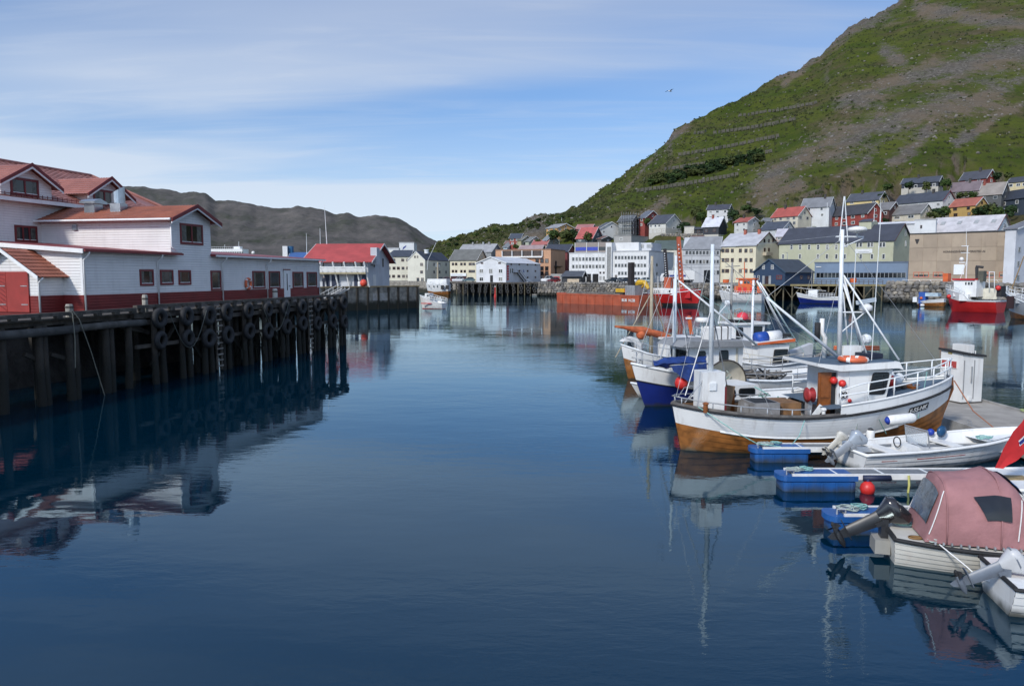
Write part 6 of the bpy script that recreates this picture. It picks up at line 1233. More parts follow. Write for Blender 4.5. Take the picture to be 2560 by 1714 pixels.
# ------------------------------------------------------------------ boat B: blue and white, and its neighbours
FB0 = Frame(G(1610, 1015), G(2150, 985) - G(1610, 1015))
def boat_b():
    F = FB0; T = fthing('blue_fishing_boat', 'fishing boat with white topsides and royal blue bottom behind the wooden boat', 'fishing boat', F)
    sh = [(0, 1.35), (.2, 1.2), (.45, 1.15), (.65, 1.3), (.8, 1.5), (.92, 1.78), (1, 1.98)]; bd = [(0, .5), (.3, .5), (.55, .6), (.75, .78), (.9, 1.02), (1, 1.22)]
    h = Hull(T, 11.0, -.65, 3.7, sh, bd, .6, .25, .75, .1); h.skin(NAVY, WHITEB); h.rim('black_moulding', BLACK, .03, 0, 1, 0, .012, h.qb); h.rim('gunwale', RAIL, .06, 0, 1, .02); h.deck('deck', GREYD, .02, .985, lambda t: itab(sh, t) - .35)
    sp = lambda t, sd, dz: h.pt(t, 1, sd, dz, -.05); ts = [.05, .2, .35, .5, .62, .72, .8, .87, .93, .97, 1]
    rails(T, [[sp(t, -1, z) for t in ts] + [sp(t, 1, z) for t in reversed(ts)] for z in (.3, .6)], [(sp(t, sd, 0), sp(t, sd, .6)) for t in ts[:-1] for sd in (-1, 1)], STEEL, .02)
    wheelhouse(T, 1.95, 4.7, -.6, 1.2, .8, 2.75, WHITEB, .1); MB().prism([(1.35, -.95, 2.76), (5.0, -.95, 2.70), (5.0, -.95, 2.96), (1.75, -.95, 3.02)], (0, 2.4, 0)).build('wheelhouse_roof', GREYD, T)
    port(T, 3.55, 3.95, 1.55, 2.5, -.6, -1); port(T, 2.4, 2.75, 1.9, 2.5, -.6, -1); xport(T, -.4, .25, 1.8, 2.5, 1.95, -1); xport(T, .4, 1.0, 1.8, 2.5, 1.95, -1); MB().box(4.4, 4.5, -.64, -.602, .9, 2.6).build('grab_rail', CREAM, T)
    raft = rbox(MB(), 3.25, 4.45, -.2, .5, 2.99, 3.6, .12).build('life_raft_case', FENDW, T, smooth=False)
    for x in (3.5, 3.85, 4.2): MB().box(x - .02, x + .02, -.215, .515, 3.0, 3.62).build('raft_strap', CAPR, raft)
    MB().tube([(3.3, .6, 2.9), (3.3, .6, 3.8)], .03, 6).lathe([(.3, 0), (.32, .06), (.32, .16), (.26, .22)], (3.3, .6, 3.78), 14).build('radar_dome', FENDW, T, smooth=True)
    m1 = (1.62, .2); MB().tube([(*m1, .9), (*m1, 6.9)], [.09, .06], 10).build('foremast', mat('pale_mast', (.62, .66, .68), .4), T, smooth=True)
    (ax, az), (bx, bz) = F.on(1697, 702, .2), F.on(1892, 862, .2); MB().tube([(ax, .2, az), (bx, .2, bz)], [.04, .058], 10).build('cargo_boom', RAIL, T, smooth=True)
    MB().tube([(1.6, .2, 4.8), (.3, -.9, 2.2)], .04, 8).build('mast_stay', STEEL, T); MB().tube([(1.6, .2, 4.8), (2.8, 1.0, 2.9)], .03, 8).build('mast_stay', STEEL, T)
    for q in ((-.55, 0, 2.0), (1.4, -1.7, 1.3), (1.4, 1.7, 1.3), (4.8, .5, 3.0), (10.5, 0, 2.0)): cable(T, (*m1, 6.7), q, .009)
    for q in ((6.2, .5, 2.6), (5.6, 0, 3.6)): cable(T, (ax, .2, az), q, .008, 0, ROPEG)
    p = lambda px, py, b: (*F.on(px, py, b)[:1], b, F.on(px, py, b)[1])
    tp = cloth('tarpaulin', TARP, T, [[p(1632, 905, -1.5), p(1660, 893, -1.4), p(1700, 891, -1.4), p(1735, 891, -1.3), p(1765, 893, -1.2)], [p(1634, 914, -1.9), p(1665, 908, -1.95), p(1700, 907, -1.95), p(1735, 905, -1.85), p(1766, 902, -1.7)], [p(1640, 914, -1.7), p(1668, 918, -1.8), p(1700, 913, -1.8), p(1735, 911, -1.8), p(1766, 908, -1.7)]], 7, .09, 2)
    cloth('tarpaulin', TARP, T, [[p(1676, 914, -2.0), p(1705, 913, -2.05), p(1735, 911, -2.0), p(1768, 908, -1.9)], [p(1690, 930, -2.1), p(1712, 932, -2.15), p(1738, 930, -2.1), p(1766, 922, -2.0)], [p(1704, 942, -2.15), p(1716, 949, -2.2), p(1736, 948, -2.15), p(1757, 936, -2.05)], [p(1715, 949, -2.15), p(1722, 953, -2.2), p(1732, 952, -2.2), p(1745, 944, -2.1)]], 7, .10, 5)
    MB().tube([p(1615, 916, -1.6), p(1700, 912, -1.95), p(1770, 908, -1.8)], .035, 6).build('tarpaulin_pole', STEEL, T)
    for i in range(26):
        x = random.uniform(4.9, 6.6); MB().tube([(x + random.uniform(-.5, .5), random.uniform(-1.3, .6), 1.0 + random.uniform(0, .5)) for _ in range(5)], .045, 5).build('net_bundle', mat('grey_net', (.17, .16, .15), .95, .3, 8), T, smooth=True)
    MB().tube([p(1590, 915, -.1), p(1600, 898, -.1)], .05, 6).build('bow_post', STEEL, T)
    return h
HB = boat_b()
ball_buoy('large red ball buoy hanging under the blue tarpaulin', FB0.W(*FB0.on(1703, 957, -1.75)[:1], -1.75, FB0.on(1703, 957, -1.75)[1]), .29, REDB)
def tipped_dinghy():
    a, z = FB0.on(1815, 957, -2.2); T = thing('beige_dinghy', 'beige dinghy tipped on its side between the two fishing boats', 'dinghy', FB0.W(a, -2.2, z), FB0.ang + R(6)); m = MB(); rings = []
    for k in range(9):
        t = k / 8.0; r = math.sqrt(max(0, 1 - (1 - t) ** 2)) if t < 1 else 1.0; rings.append([(1.12 * r * math.cos(6.2832 * j / 22), .45 * (1 - t) + .03, 1.0 * r * math.sin(6.2832 * j / 22)) for j in range(22)])
    rings[0] = [(.01 * math.cos(6.28 * j / 22), .62, .01 * math.sin(6.28 * j / 22)) for j in range(22)]
    m.loft(rings, 0, False); m.build('shell', CREAM, T, smooth=True); MB().tube([(1.13 * math.cos(6.2832 * j / 26), .02, 1.01 * math.sin(6.2832 * j / 26)) for j in range(26)], .035, 6, closed=True).build('rim', CAPR, T, smooth=True)
    MB().box(-.7, .7, .12, .4, -.28, -.24).build('thwart', CREAM, T); MB().bar((.1, .05, -.1), (.62, .05, -.4), .04, .03).build('oar', RAIL, T)
    for i in range(7): MB().tube([(random.uniform(-.4, .5), .12, random.uniform(-.5, .6)) for _ in range(6)], .02, 5).build('tangled_line', ROPEG if i % 2 else ROPE, T, smooth=True)
tipped_dinghy()
def side_boat(name, label, b0, xs, xb, B, sh, bd, mb_, mt_, fn, cat='fishing boat', **kw):
    F = Frame(FB0.W(0, b0), FB0.e1); T = fthing(name, label, cat, F); xb = F.on(*xb)[0] if isinstance(xb, tuple) else xb; h = Hull(T, xs, xb, B, sh, bd, **kw); h.skin(mb_, mt_); h.rim('gunwale', RAIL, .05, 0, 1, .02); h.deck('deck', GREYD, .02, .98, lambda t: itab(sh, t) - .3); fn(F, T, h); return h
def fn_c(F, T, h):
    p = lambda px, py, b=0: (*F.on(px, py, b)[:1], b, F.on(px, py, b)[1])
    m = MB(); q = [p(1553, 853), p(1563, 845), p(1578, 841), p(1590, 845), p(1598, 858), p(1600, 885), p(1585, 885), p(1586, 868), p(1580, 855), p(1570, 853)]
    m.prism([(a, -.25, z) for a, _, z in q], (0, .5, 0)); m.build('swan_neck_chute', FENDW, T)
    pts = [p(1537, 816), p(1560, 818), p(1580, 822), p(1605, 826), p(1630, 832), p(1650, 836), p(1665, 842), p(1680, 848)]; MB().tube([(a, b + random.uniform(-.05, .05), z) for a, b, z in pts], [.05, .1, .16, .26, .22, .2, .2, .14], 9).build('furled_sail', mat('orange_canvas', (.42, .10, .035), .8, .3, 3, bump=.05, bscale=5), T, smooth=True)
    MB().tube([p(1537, 813), p(1605, 816), p(1680, 838)], .04, 6).build('sail_boom', mat('tan_mast', (.36, .31, .22), .6), T); MB().ball(p(1603, 836), .3, 12).build('orange_float', mat('orange_canvas', (.42, .1, .035), .8), T, smooth=True)
    x, _, z = p(1628, 862); xt, _, zt = p(1630, 640); MB().tube([(x, 0, .8), (xt, 0, zt)], [.13, .08], 10).build('mast', mat('tan_mast', (.36, .31, .22), .6, .2, 3), T, smooth=True)
    x2, _, z2 = p(1690, 850); MB().tube([(x2, .3, 1.0), (x2, .3, 5.8)], [.09, .07], 8).build('derrick_post', mat('pale_mast', (.62, .66, .68), .4), T, smooth=True)
    for a in ((1590, 800), (1660, 810), (1645, 812), (1612, 835)): cable(T, (xt, 0, zt), p(*a, random.uniform(-.8, .8)), .011)
    for s in (-1, 1): MB().tube([(xt, 0, zt * .7), (x + 1.9 * s, .8, 1.2)], .035, 6).build('mast_leg', mat('tan_mast', (.36, .31, .22), .6), T)
    wheelhouse(T, x + .6, x + 2.4, -.7, .9, .8, 2.3, WHITEB); MB().box(x + .4, x + 2.6, -.9, 1.1, 2.302, 2.42).build('wheelhouse_roof', WHITEB, T); port(T, x + .9, x + 1.3, 1.5, 2.0, -.7, -1); port(T, x + 1.6, x + 2.0, 1.5, 2.0, -.7, -1)
    ts = [.3, .5, .65, .8, .9, .97, 1]; sp = lambda t, sd, dz: h.pt(t, 1, sd, dz, -.05); rails(T, [[sp(t, -1, .5) for t in ts] + [sp(t, 1, .5) for t in reversed(ts)]], [(sp(t, sd, 0), sp(t, sd, .5)) for t in ts[:-1] for sd in (-1, 1)], STEEL, .022)
    MB().bar(p(1722, 790, .5), p(1729, 835, .5), .16, .16).build('signal_cone', ORNG, T); MB().box(p(1716, 797, .5)[0], p(1728, 797, .5)[0], .4, .6, p(1716, 797, .5)[2], p(1716, 793, .5)[2]).build('light_board', RAIL, T)
side_boat('orange_sail_boat', 'white fishing boat with rolled orange sail and white swan neck chute', 8.6, 9.5, (1553, 870), 3.2, [(0, 1.3), (.5, 1.15), (.8, 1.5), (1, 2.0)], [(0, .5), (.5, .5), (.8, .8), (1, 1.25)], VARN, WHITEB, fn_c, draft=.6, stern=.25, rb=.5)
def fn_d(F, T, h):
    p = lambda px, py, b=0: (*F.on(px, py, b)[:1], b, F.on(px, py, b)[1])
    x0, _, z0 = p(1893, 930, -.9); x1 = p(1972, 930, -.9)[0]; zt = p(1900, 862, -.9)[2]; wheelhouse(T, x0, x1 - .25, -.9, .9, .9, zt, WHITEB, .25)
    MB().prism([(x0 - .3, -1.05, zt + .003), (x1 + .2, -1.05, zt + .12), (x1 + .2, -1.05, zt + .30), (x0 - .3, -1.05, zt + .12)], (0, 2.1, 0)).build('wheelhouse_roof', WHITEB, T); MB().prism([(x0 - .32, -1.08, zt + .0), (x1 + .22, -1.08, zt + .14), (x1 + .22, -1.08, zt + .31), (x0 - .32, -1.08, zt + .10)], (0, .028, 0)).build('orange_roof_band', ORNG, T); MB().box(x0 + 1.6, x0 + 2.3, -.6, .6, zt + .38, zt + .52).build('roof_hatch', BLACK, T)
    port(T, x1 - 1.05, x1 - .25, zt - 1.15, zt - .3, -.9, -1, CAPR, .12, r=.04)
    c = [p(1890, 846, -.4), p(1948, 838, -.4)]; MB().tube([Vector(c[0]).lerp(Vector(c[1]), .35), c[1]], .3, 14).build('raft_canister', FENDW, T, smooth=True); MB().tube([c[0], Vector(c[0]).lerp(Vector(c[1]), .42)], .33, 12).build('canister_cover', mat('cobalt_cover', (.01, .06, .32), .5, .2, 5), T, smooth=True)
    x, _, _ = p(1892, 800); MB().tube([(x, .4, 1), (x, .4, p(1892, 700, .4)[2])], [.085, .06], 8).build('mast', RAIL, T, smooth=True)
    xm, zm = p(1892, 702, .4)[0], p(1892, 702, .4)[2]
    for q in ((1836, 830), (1975, 855), (1945, 845), (2010, 880), (1965, 850)): cable(T, (xm, .4, zm), p(*q, 0), .011, 0, None if q[0] % 2 else ROPEG)
    MB().tube([(xm, .4, zm), p(1972, 850, .3)], .05, 8).build('boom', RAIL, T, smooth=True); MB().tube([(xm + .2, .4, zm - .1), p(1990, 852, .8)], .04, 8).build('boom', RAIL, T, smooth=True)
    MB().prism([p(1975, 880, .3), p(2033, 858, .3), p(2030, 905, .3), p(1975, 915, .3)], (0, .4, 0)).build('side_screen', mat('grey_canvas', (.42, .43, .44), .7), T)
    ts = [.1, .3, .5, .7, .85, .95, 1]; sp = lambda t, sd, dz: h.pt(t, 1, sd, dz, -.05); rails(T, [[sp(t, -1, z) for t in ts] + [sp(t, 1, z) for t in reversed(ts)] for z in (.25, .5)], [(sp(t, sd, 0), sp(t, sd, .5)) for t in ts[:-1] for sd in (-1, 1)], CREAM, .022)
    for q in ((1668, 0), (0, 0)): pass
    MB().tube([p(2035, 895, .2), p(2060, 880, .2), p(2095, 895, .2)], .1, 8).build('net_roll', mat('grey_net', (.17, .16, .15), .95), T)
    for i in range(3): MB().tube([p(2085, 866 + i * 3.5, 1.4 + .2 * i), p(2198, 866 + i * 4, 1.4 + .2 * i)], .05, 6).build('orange_pole', ORNG, T, smooth=True)
side_boat('orange_trimmed_boat', 'white fishing boat with orange roof band and blue covered raft canister', 4.4, 11.5, (1770, 890), 3.4, [(0, 1.4), (.5, 1.2), (.8, 1.45), (1, 1.8)], [(0, .3), (.5, .3), (1, .6)], NAVY, WHITEB, fn_d, draft=.6, stern=.25)
def fn_e(F, T, h):
    p = lambda px, py, b=0: (*F.on(px, py, b)[:1], b, F.on(px, py, b)[1])
    x0, _, zt = p(1840, 812, -.9); x1 = p(1905, 812, -.9)[0]; wheelhouse(T, x0, x1, -.9, .9, 1.0, zt, WHITEB, .25); MB().box(x0 - .15, x1 + .55, -1.05, 1.05, zt + .003, zt + .14).build('wheelhouse_roof', WHITEB, T); MB().box(x0 - .1, x0 + 1.2, -1.0, 0, zt + .143, zt + .32).build('black_roof_rail', BLACK, T)
    port(T, x0 + .05, x0 + .5, zt - .95, zt - .2, -.9, -1); port(T, x1 - .75, x1 - .1, zt - .95, zt - .15, -.9, -1, BLACK, .12)
    MB().ball(p(1856, 795, -.2), .42, 14).build('pink_float', mat('pink_red_float', (.6, .04, .06), .5), T, smooth=True); MB().box(p(1838, 805, -.4)[0], p(1852, 805, -.4)[0], -.6, -.2, p(1838, 806)[2], p(1838, 793)[2]).build('white_locker', FENDW, T)
    x, zt2 = p(1835, 655)[0], p(1835, 655)[2]; MB().tube([(x, .2, 1.2), (x, .2, zt2)], [.1, .06], 8).build('mast', mat('grey_mast', (.28, .27, .25), .6), T, smooth=True); MB().tube([(x - .5, .2, zt2 - .3), (x + .6, .2, zt2 - .25)], .03, 6).build('yard', mat('grey_mast', (.28, .27, .25), .6), T)
    for q in ((1800, 830), (1855, 840), (1890, 800), (1815, 838)): cable(T, (x, .2, zt2 - .2), p(*q, 0), .012)
    MB().tube([p(1836, 776, .5), p(1850, 772, .5), p(1862, 785, .5), p(1873, 806, .5)], .04, 6).build('curved_davit', mat('tan_mast', (.36, .31, .22), .6), T)
    MB().tube([p(1817, 761, 0), p(1800, 780, 0), p(1796, 810, 0)], .03, 6).lathe([(.05, -.15), (.18, -.1), (.18, .1), (.05, .15)], p(1818, 757, 0), 10, 'x').build('searchlight', RAIL, T)
    ts = [.3, .5, .7, .85, .95, 1]; sp = lambda t, sd, dz: h.pt(t, 1, sd, dz, -.05); rails(T, [[sp(t, -1, .6) for t in ts] + [sp(t, 1, .6) for t in reversed(ts)]], [(sp(t, sd, 0), sp(t, sd, .6)) for t in ts[:-1] for sd in (-1, 1)], RAIL, .022)
side_boat('black_railed_boat', 'white fishing boat with black roof rail and pink float on top', 13.0, 16.0, (1740, 835), 3.4, [(0, 1.5), (.5, 1.3), (.8, 1.6), (1, 2.0)], [(0, .3), (.5, .3), (1, .6)], NAVY, WHITEB, fn_e, draft=.6, stern=.25)
def fn_sk(F, T, h): MB().box(h.xb + .5, h.xb + .8, -.3, .3, .42, .46).build('thwart', GREYD, T)
side_boat('white_skiff', 'small white skiff with its nose out beside the blue bow', 2.4, 3.6, (1578, 955), 1.3, [(0, .5), (.6, .5), (1, .72)], [(0, .05), (1, .05)], GREYD, WHITEB, fn_sk, 'skiff', draft=.2, stern=.2, rb=.5)
def fn_f(F, T, h):
    MB().prism([(1.2, -.85, .8), (3.6, -.85, .8), (3.3, -.85, 1.42), (1.95, -.85, 1.42)], (0, 1.7, 0)).build('cabin', WHITEB, T); port(T, 1.75, 2.2, .98, 1.25, -.85, -1, BLACK, -.2); port(T, 2.4, 3.1, .98, 1.25, -.85, -1); MB().box(1.0, 1.9, -.7, .7, .8, .84).build('foredeck_hatch', RAIL, T)
    for sd in (-.8, .8): MB().tube([(.2, sd * .5, .8), (.6, sd * .7, 1.2), (1.8, sd, 1.3)], .018, 6).build('rail', STEEL, T)
side_boat('cabin_motorboat', 'small white cabin motorboat squeezed between the wooden and the blue boat', -4.0 + .9, 6.6, 1.2, 2.0, [(0, .85), (.5, .8), (1, 1.0)], [(0, .1), (1, .1)], GREYD, WHITEB, fn_f, 'motorboat', draft=.3, stern=.15, rb=.5)
# ------------------------------------------------------------------ pontoons
PX0, PX1, PZ = 16.62, 20.65, .5
def pontoon():
    T = thing('concrete_pontoon', 'wide grey concrete pontoon with white shed at its far end', 'pontoon', (PX0, 0, 0)); w = PX1 - PX0; y = -6.0; k = 0
    while y < 33.4: e = min(33.6, y + 6.6); MB().box(0, w, y + .02, e - .02, .08, PZ).build('deck_slab', mat('pontoon_concrete', (.30, .275, .24), .9, .15, 1.2, dirt=.2), T); y = e
    for x in (-.09, w + .01): MB().box(x, x + .08, -6, 33.6, .12, PZ + .08).build('edge_beam', mat('grey_edge', (.32, .31, .29), .8, .2, 2), T)
    MB().box(.3, w - .3, -5.8, 33.4, -.6, .078).build('float', mat('float_dark', (.06, .06, .06), .8), T)
    for y in (27.5, 29.8, 31.5): MB().tube([(.15, y - .1, PZ + .09), (.15, y - .1, PZ + .2), (.15, y + .1, PZ + .2), (.15, y + .1, PZ + .09)], .018, 6).build('mooring_ring', STEEL, T)
pontoon()
def shed():
    c = G(2402, 1009, .5); Y, X = c.y, c.x; ph = math.atan((2402 - 1280) / FPX) + R(44)
    def sol(px, dx, dy, z=1.5): u = (px - 1280) / FPX; return (u * (Y * CT - (z - H) * ST) - X) / (dx - u * dy * CT)
    L1, L2 = sol(2350, -math.cos(ph), math.sin(ph)), sol(2456, math.sin(ph), math.cos(ph)); fr = Frame((X - L1 * math.cos(ph), Y + L1 * math.sin(ph)), (math.cos(ph), -math.sin(ph)))
    T = fthing('pontoon_shed', 'white wooden shed with red sign and sloping black roof on the pontoon', 'shed', fr); zt = A(2402, 886, Y).z; z1 = fr.on(2352, 874, 0)[1]; z2 = fr.ona(2456, 893, L1)[1]; sw = mat('shed_white', (.68, .67, .64), .6, .07, 1.5, dirt=.22, dcol=(.2, .13, .08, 1))
    zA, zB, zC = z1, zt, z2; zD = z1 + z2 - zt
    MB().add([(0, 0, .56), (L1, 0, .56), (L1, L2, .56), (0, L2, .56), (0, 0, zA), (L1, 0, zB), (L1, L2, zC), (0, L2, zD)], [(0, 1, 5, 4), (1, 2, 6, 5), (2, 3, 7, 6), (3, 0, 4, 7), (4, 5, 6, 7)]).build('wall', sw, T)
    o = .08; MB().add([(-o, -o, zA + .01), (L1 + o, -o, zB + .01), (L1 + o, L2 + o, zC + .01), (-o, L2 + o, zD + .01), (-o, -o, zA + .10), (L1 + o, -o, zB + .10), (L1 + o, L2 + o, zC + .10), (-o, L2 + o, zD + .10)], [(0, 3, 2, 1), (4, 5, 6, 7), (0, 1, 5, 4), (1, 2, 6, 5), (2, 3, 7, 6), (3, 0, 4, 7)]).build('roof', mat('black_felt', (.02, .02, .022), .8), T)
    MB().box(.1, L1 * .8, .5, L2 * .75, zA - .1, zA + .28).build('roof_box', sw, T); MB().box(-.03, L1 + .03, -.03, L2 + .03, .505, .56).build('sill', WOODG, T)
    a0, s1 = fr.on(2357, 899, 0); a1, s0 = fr.on(2392, 920, 0); sg = MB().box(a0 - .03, a1 + .03, -.03, -.002, s0 - .03, s1 + .03).build('sign', FENDW, T); MB().box(a0, a1, -.045, -.031, s0, s1).build('sign_face', mat('faded_red_sign', (.42, .06, .05), .6, .1, 3), sg)
    q, z = fr.on(2376, 881, 0); MB().box(q - .1, q + .1, -.02, -.002, z - .06, z + .06).build('label_plate', mat('ochre_label', (.35, .27, .1), .6), T)
    for b in (.06, L2 * .55): MB().box(L1 + .001, L1 + .025, b, b + .03, .7, zB - .25).build('door_joint', GREYD, T)
    MB().box(L1 + .002, L1 + .05, L2 * .42, L2 * .45, 1.4, 2.1).build('door_bar', STEEL, T); MB().box(L1 + .002, L1 + .06, L2 * .3, L2 * .45, .62, .8).build('foot_vent', FENDW, T)
    q0, zq = fr.ona(2432, 884, L1); MB().tube([(L1 + .02, q0 - .1, zq - .12), (L1 + .02, q0 - .1, zq + .12), (L1 + .02, q0 + .12, zq + .12), (L1 + .02, q0 + .12, zq - .12)], .02, 6).build('lifting_bracket', FENDW, T)
shed()
def finger(label, x0, y0, y1, float_len, collars=(), ropes=True):
    T = thing('finger_pontoon', label, 'finger pontoon', (0, 0, 0)); n = 12
    fl = MB(); rbox(fl, x0 + .12, x0 + float_len, y0 + .02, y1 - .02, -.25, .30, .1); f = fl.build('blue_float', BLUEF, T)
    for i in range(5): x = x0 + .35 + (float_len - .5) * i / 4; MB().box(x - .03, x + .03, y0 - .004, y0 + .03, -.2, .26).build('float_rib', BLUEF, f)
    c = MB(); pts = [(x0 + .18 + .18 * math.cos(R(90 + 22.5 * k)), (y0 + y1) / 2 + (y1 - y0) / 2 * 1.02 * math.sin(R(90 + 22.5 * k))) for k in range(9)] + [(x0 + float_len + .02, y0 - .01), (x0 + float_len + .02, y1 + .01)]
    c.loft([[(x, y, z) for x, y in pts] for z in (.30, .44)]); c.build('float_collar', BLUEF, T)
    MB().box(x0 + .4, PX0 - .1, y0 + .08, y1 - .08, .43, .475).build('grating_deck', mat('grating_grey', (.16, .17, .18), .7, .15, 6), T); MB().box(x0 + .45, x0 + float_len - .1, y0 + .1, y1 - .1, .476, .483).build('blue_tread', BLUEF, T)
    for y in (y0 + .01, y1 - .07): MB().box(x0 + .35, PX0 - .1, y, y + .06, .34, .50).build('side_beam', FENDW, T)
    x = x0 + 1.6
    while x < PX0 - .3: MB().box(x, x + .05, y0 + .07, y1 - .07, .47, .492).build('cross_bar', RAIL, T); x += 1.3
    for a, b in collars: MB().tube([(a, y0 - .03, .40), (b, y0 - .03, .40)], .085, 10).build('rubber_collar', mat('navy_rubber', (.012, .018, .05), .6), T, smooth=True)
    if ropes: rope_coil(T, (x0 + .55, (y0 + y1) / 2, .50), .28, ROPE); rope_coil(T, (x0 + .9, (y0 + y1) / 2 + .1, .50), .22, ROPEG)
    MB().tube([(x0 + .25, y0 + .2, .44), (x0 + .25, y0 + .2, .56), (x0 + .45, y0 + .2, .56), (x0 + .45, y0 + .2, .44)], .025, 6).build('mooring_eye', STEEL, T); return T
finger('finger pontoon on blue float beside the wooden fishing boat', 7.72, 24.02, 24.72, 1.85)
finger('finger pontoon on blue float in front of the open motorboat, with navy collars', 7.45, 20.7, 21.45, 2.15, ((9.75, 10.5), (11.6, 12.25)))
finger('finger pontoon with blue float behind the black outboard', 7.35, 17.15, 17.85, 1.75, ())
ball_buoy('red buoy squeezed beside the blue float of the middle finger pontoon', (9.85, 20.62, .12), .2, REDB); ball_buoy('red buoy half hidden under the middle finger pontoon beyond the second collar', (12.2, 20.6, .16), .2, REDB)
tag(MB().tube([(11.0, 20.66, .48), (11.0, 20.62, .2), (10.98, 20.64, -.1)], .03, 6).build('mooring_line', mat('yellow_line', (.5, .48, .15), .8), None), 'yellow line hanging from the middle finger pontoon into the water', 'rope')
fender('white and blue fender lying along the pontoon edge', G(2448, 1092, .32), (.25, -1, .0), .17, .85, FENDB)
tag(MB().tube([HA.pt(1, 1, -1, .2) + Vector((.1, 0, 0)), (10.3, -.6, 1.2), (10.7, -1.3, .62)], .022, 6).build('mooring_rope', mat('rust_rope', (.32, .14, .08), .8), None, (FA_.o[0], FA_.o[1], 0), FA_.ang), 'rust coloured mooring chain from bow to concrete pontoon', 'rope')
tag(rope_coil(None, (PX0 + 4.1, 30.2, .55), .3, mat('yellow_green_rope', (.35, .42, .18), .9)), 'yellow green rope heap at the far edge of the pontoon', 'rope')
# ------------------------------------------------------------------ open motorboat
def open_boat():
    F = Frame(G(2128, 1166), G(2570, 1140) - G(2128, 1166)); T = fthing('open_motorboat', 'open white motorboat with red stripes and two outboards', 'motorboat', F)
    sh = [(0, .56), (.3, .60), (.6, .70), (.85, .84), (1, .95)]; h = Hull(T, -.1, 6.6, 1.9, sh, [(0, .12), (1, .2)], .28, .12, .8, .06, 0, .3, .4, 2.6); h.skin(WHITEB, WHITEB, 0, 3); h.rim('gunwale', WHITEB, .055, 0, 1, .0, .03, close=True); h.deck('inner_floor', WHITEB, .02, .9, .22, .06)
    h.wall_strip('inner_liner', WHITEB, .01, .97, .22, lambda t: itab(sh, t) + .02, .12)
    h.deck('bow_deck', WHITEB, .72, .985, lambda t: itab(sh, t) - .12, .1)
    for t0, t1, q in ((.08, .16, .72), (.26, .52, .74), (.26, .46, .66)):
        m = MB(); a = [h.pt(t0 + (t1 - t0) * i / 8, q - .018, -1, 0, .016) for i in range(9)]; b = [h.pt(t0 + (t1 - t0) * i / 8, q + .018 * (1 - i / 9), -1, 0, .016) for i in range(9)]; m.loft([a, b], 0, False, False); m.build('red_stripe', mat('stripe_red', (.42, .02, .02), .5), T)
    MB().box(1.7, 2.15, -.35, .35, .22, .62).build('console', WHITEB, T); MB().tube([(2.35, -.55, .6), (2.25, -.55, 1.15), (2.25, .45, 1.15), (2.35, .45, .6)], .022, 6).build('windscreen_frame', STEEL, T); MB().prism([(2.28, -.52, .66), (2.24, -.52, 1.12), (2.24, .42, 1.12), (2.28, .42, .66)], (.01, 0, 0)).build('windscreen', mat('perspex', (.5, .55, .58), .1, 0, alpha=.35), T)
    MB().tube([(1.62, .16 * math.cos(t * R(24)), .72 + .16 * math.sin(t * R(24))) for t in range(15)], .018, 6, closed=True).build('steering_wheel', BLACK, T); MB().box(.9, 1.3, -.7, .7, .5, .55).build('thwart', WHITEB, T); MB().box(3.4, 3.8, -.75, .75, .52, .57).build('thwart', WHITEB, T)
    MB().lathe([(.1, -.05), (.2, 0), (.1, .05)], (3.75, .55, .85), 14, 'y').build('blue_reel', mat('reel_blue', (.01, .06, .14), .3), T, smooth=True); MB().ball((3.5, .75, .8), .12, 10).build('blue_ball', FENDB, T, smooth=True)
    outboard(T, (-.12, -.1, .62), math.pi, R(58), mat('cowl_silver', (.38, .42, .46), .3, .1, 3, metal=.2), mat('leg_silver', (.30, .32, .34), .4, .1, 3, metal=.3), .92, None, mat('cowl_blue', (.03, .10, .35), .35)); outboard(T, (-.12, .55, .62), math.pi, R(50), mat('cowl_cream', (.55, .53, .47), .45, .1, 3), mat('leg_cream', (.5, .48, .42), .5), .62, None, BLACK)
    rope_coil(T, (4.6, -.3, .75), .3, ROPEG)
open_boat()
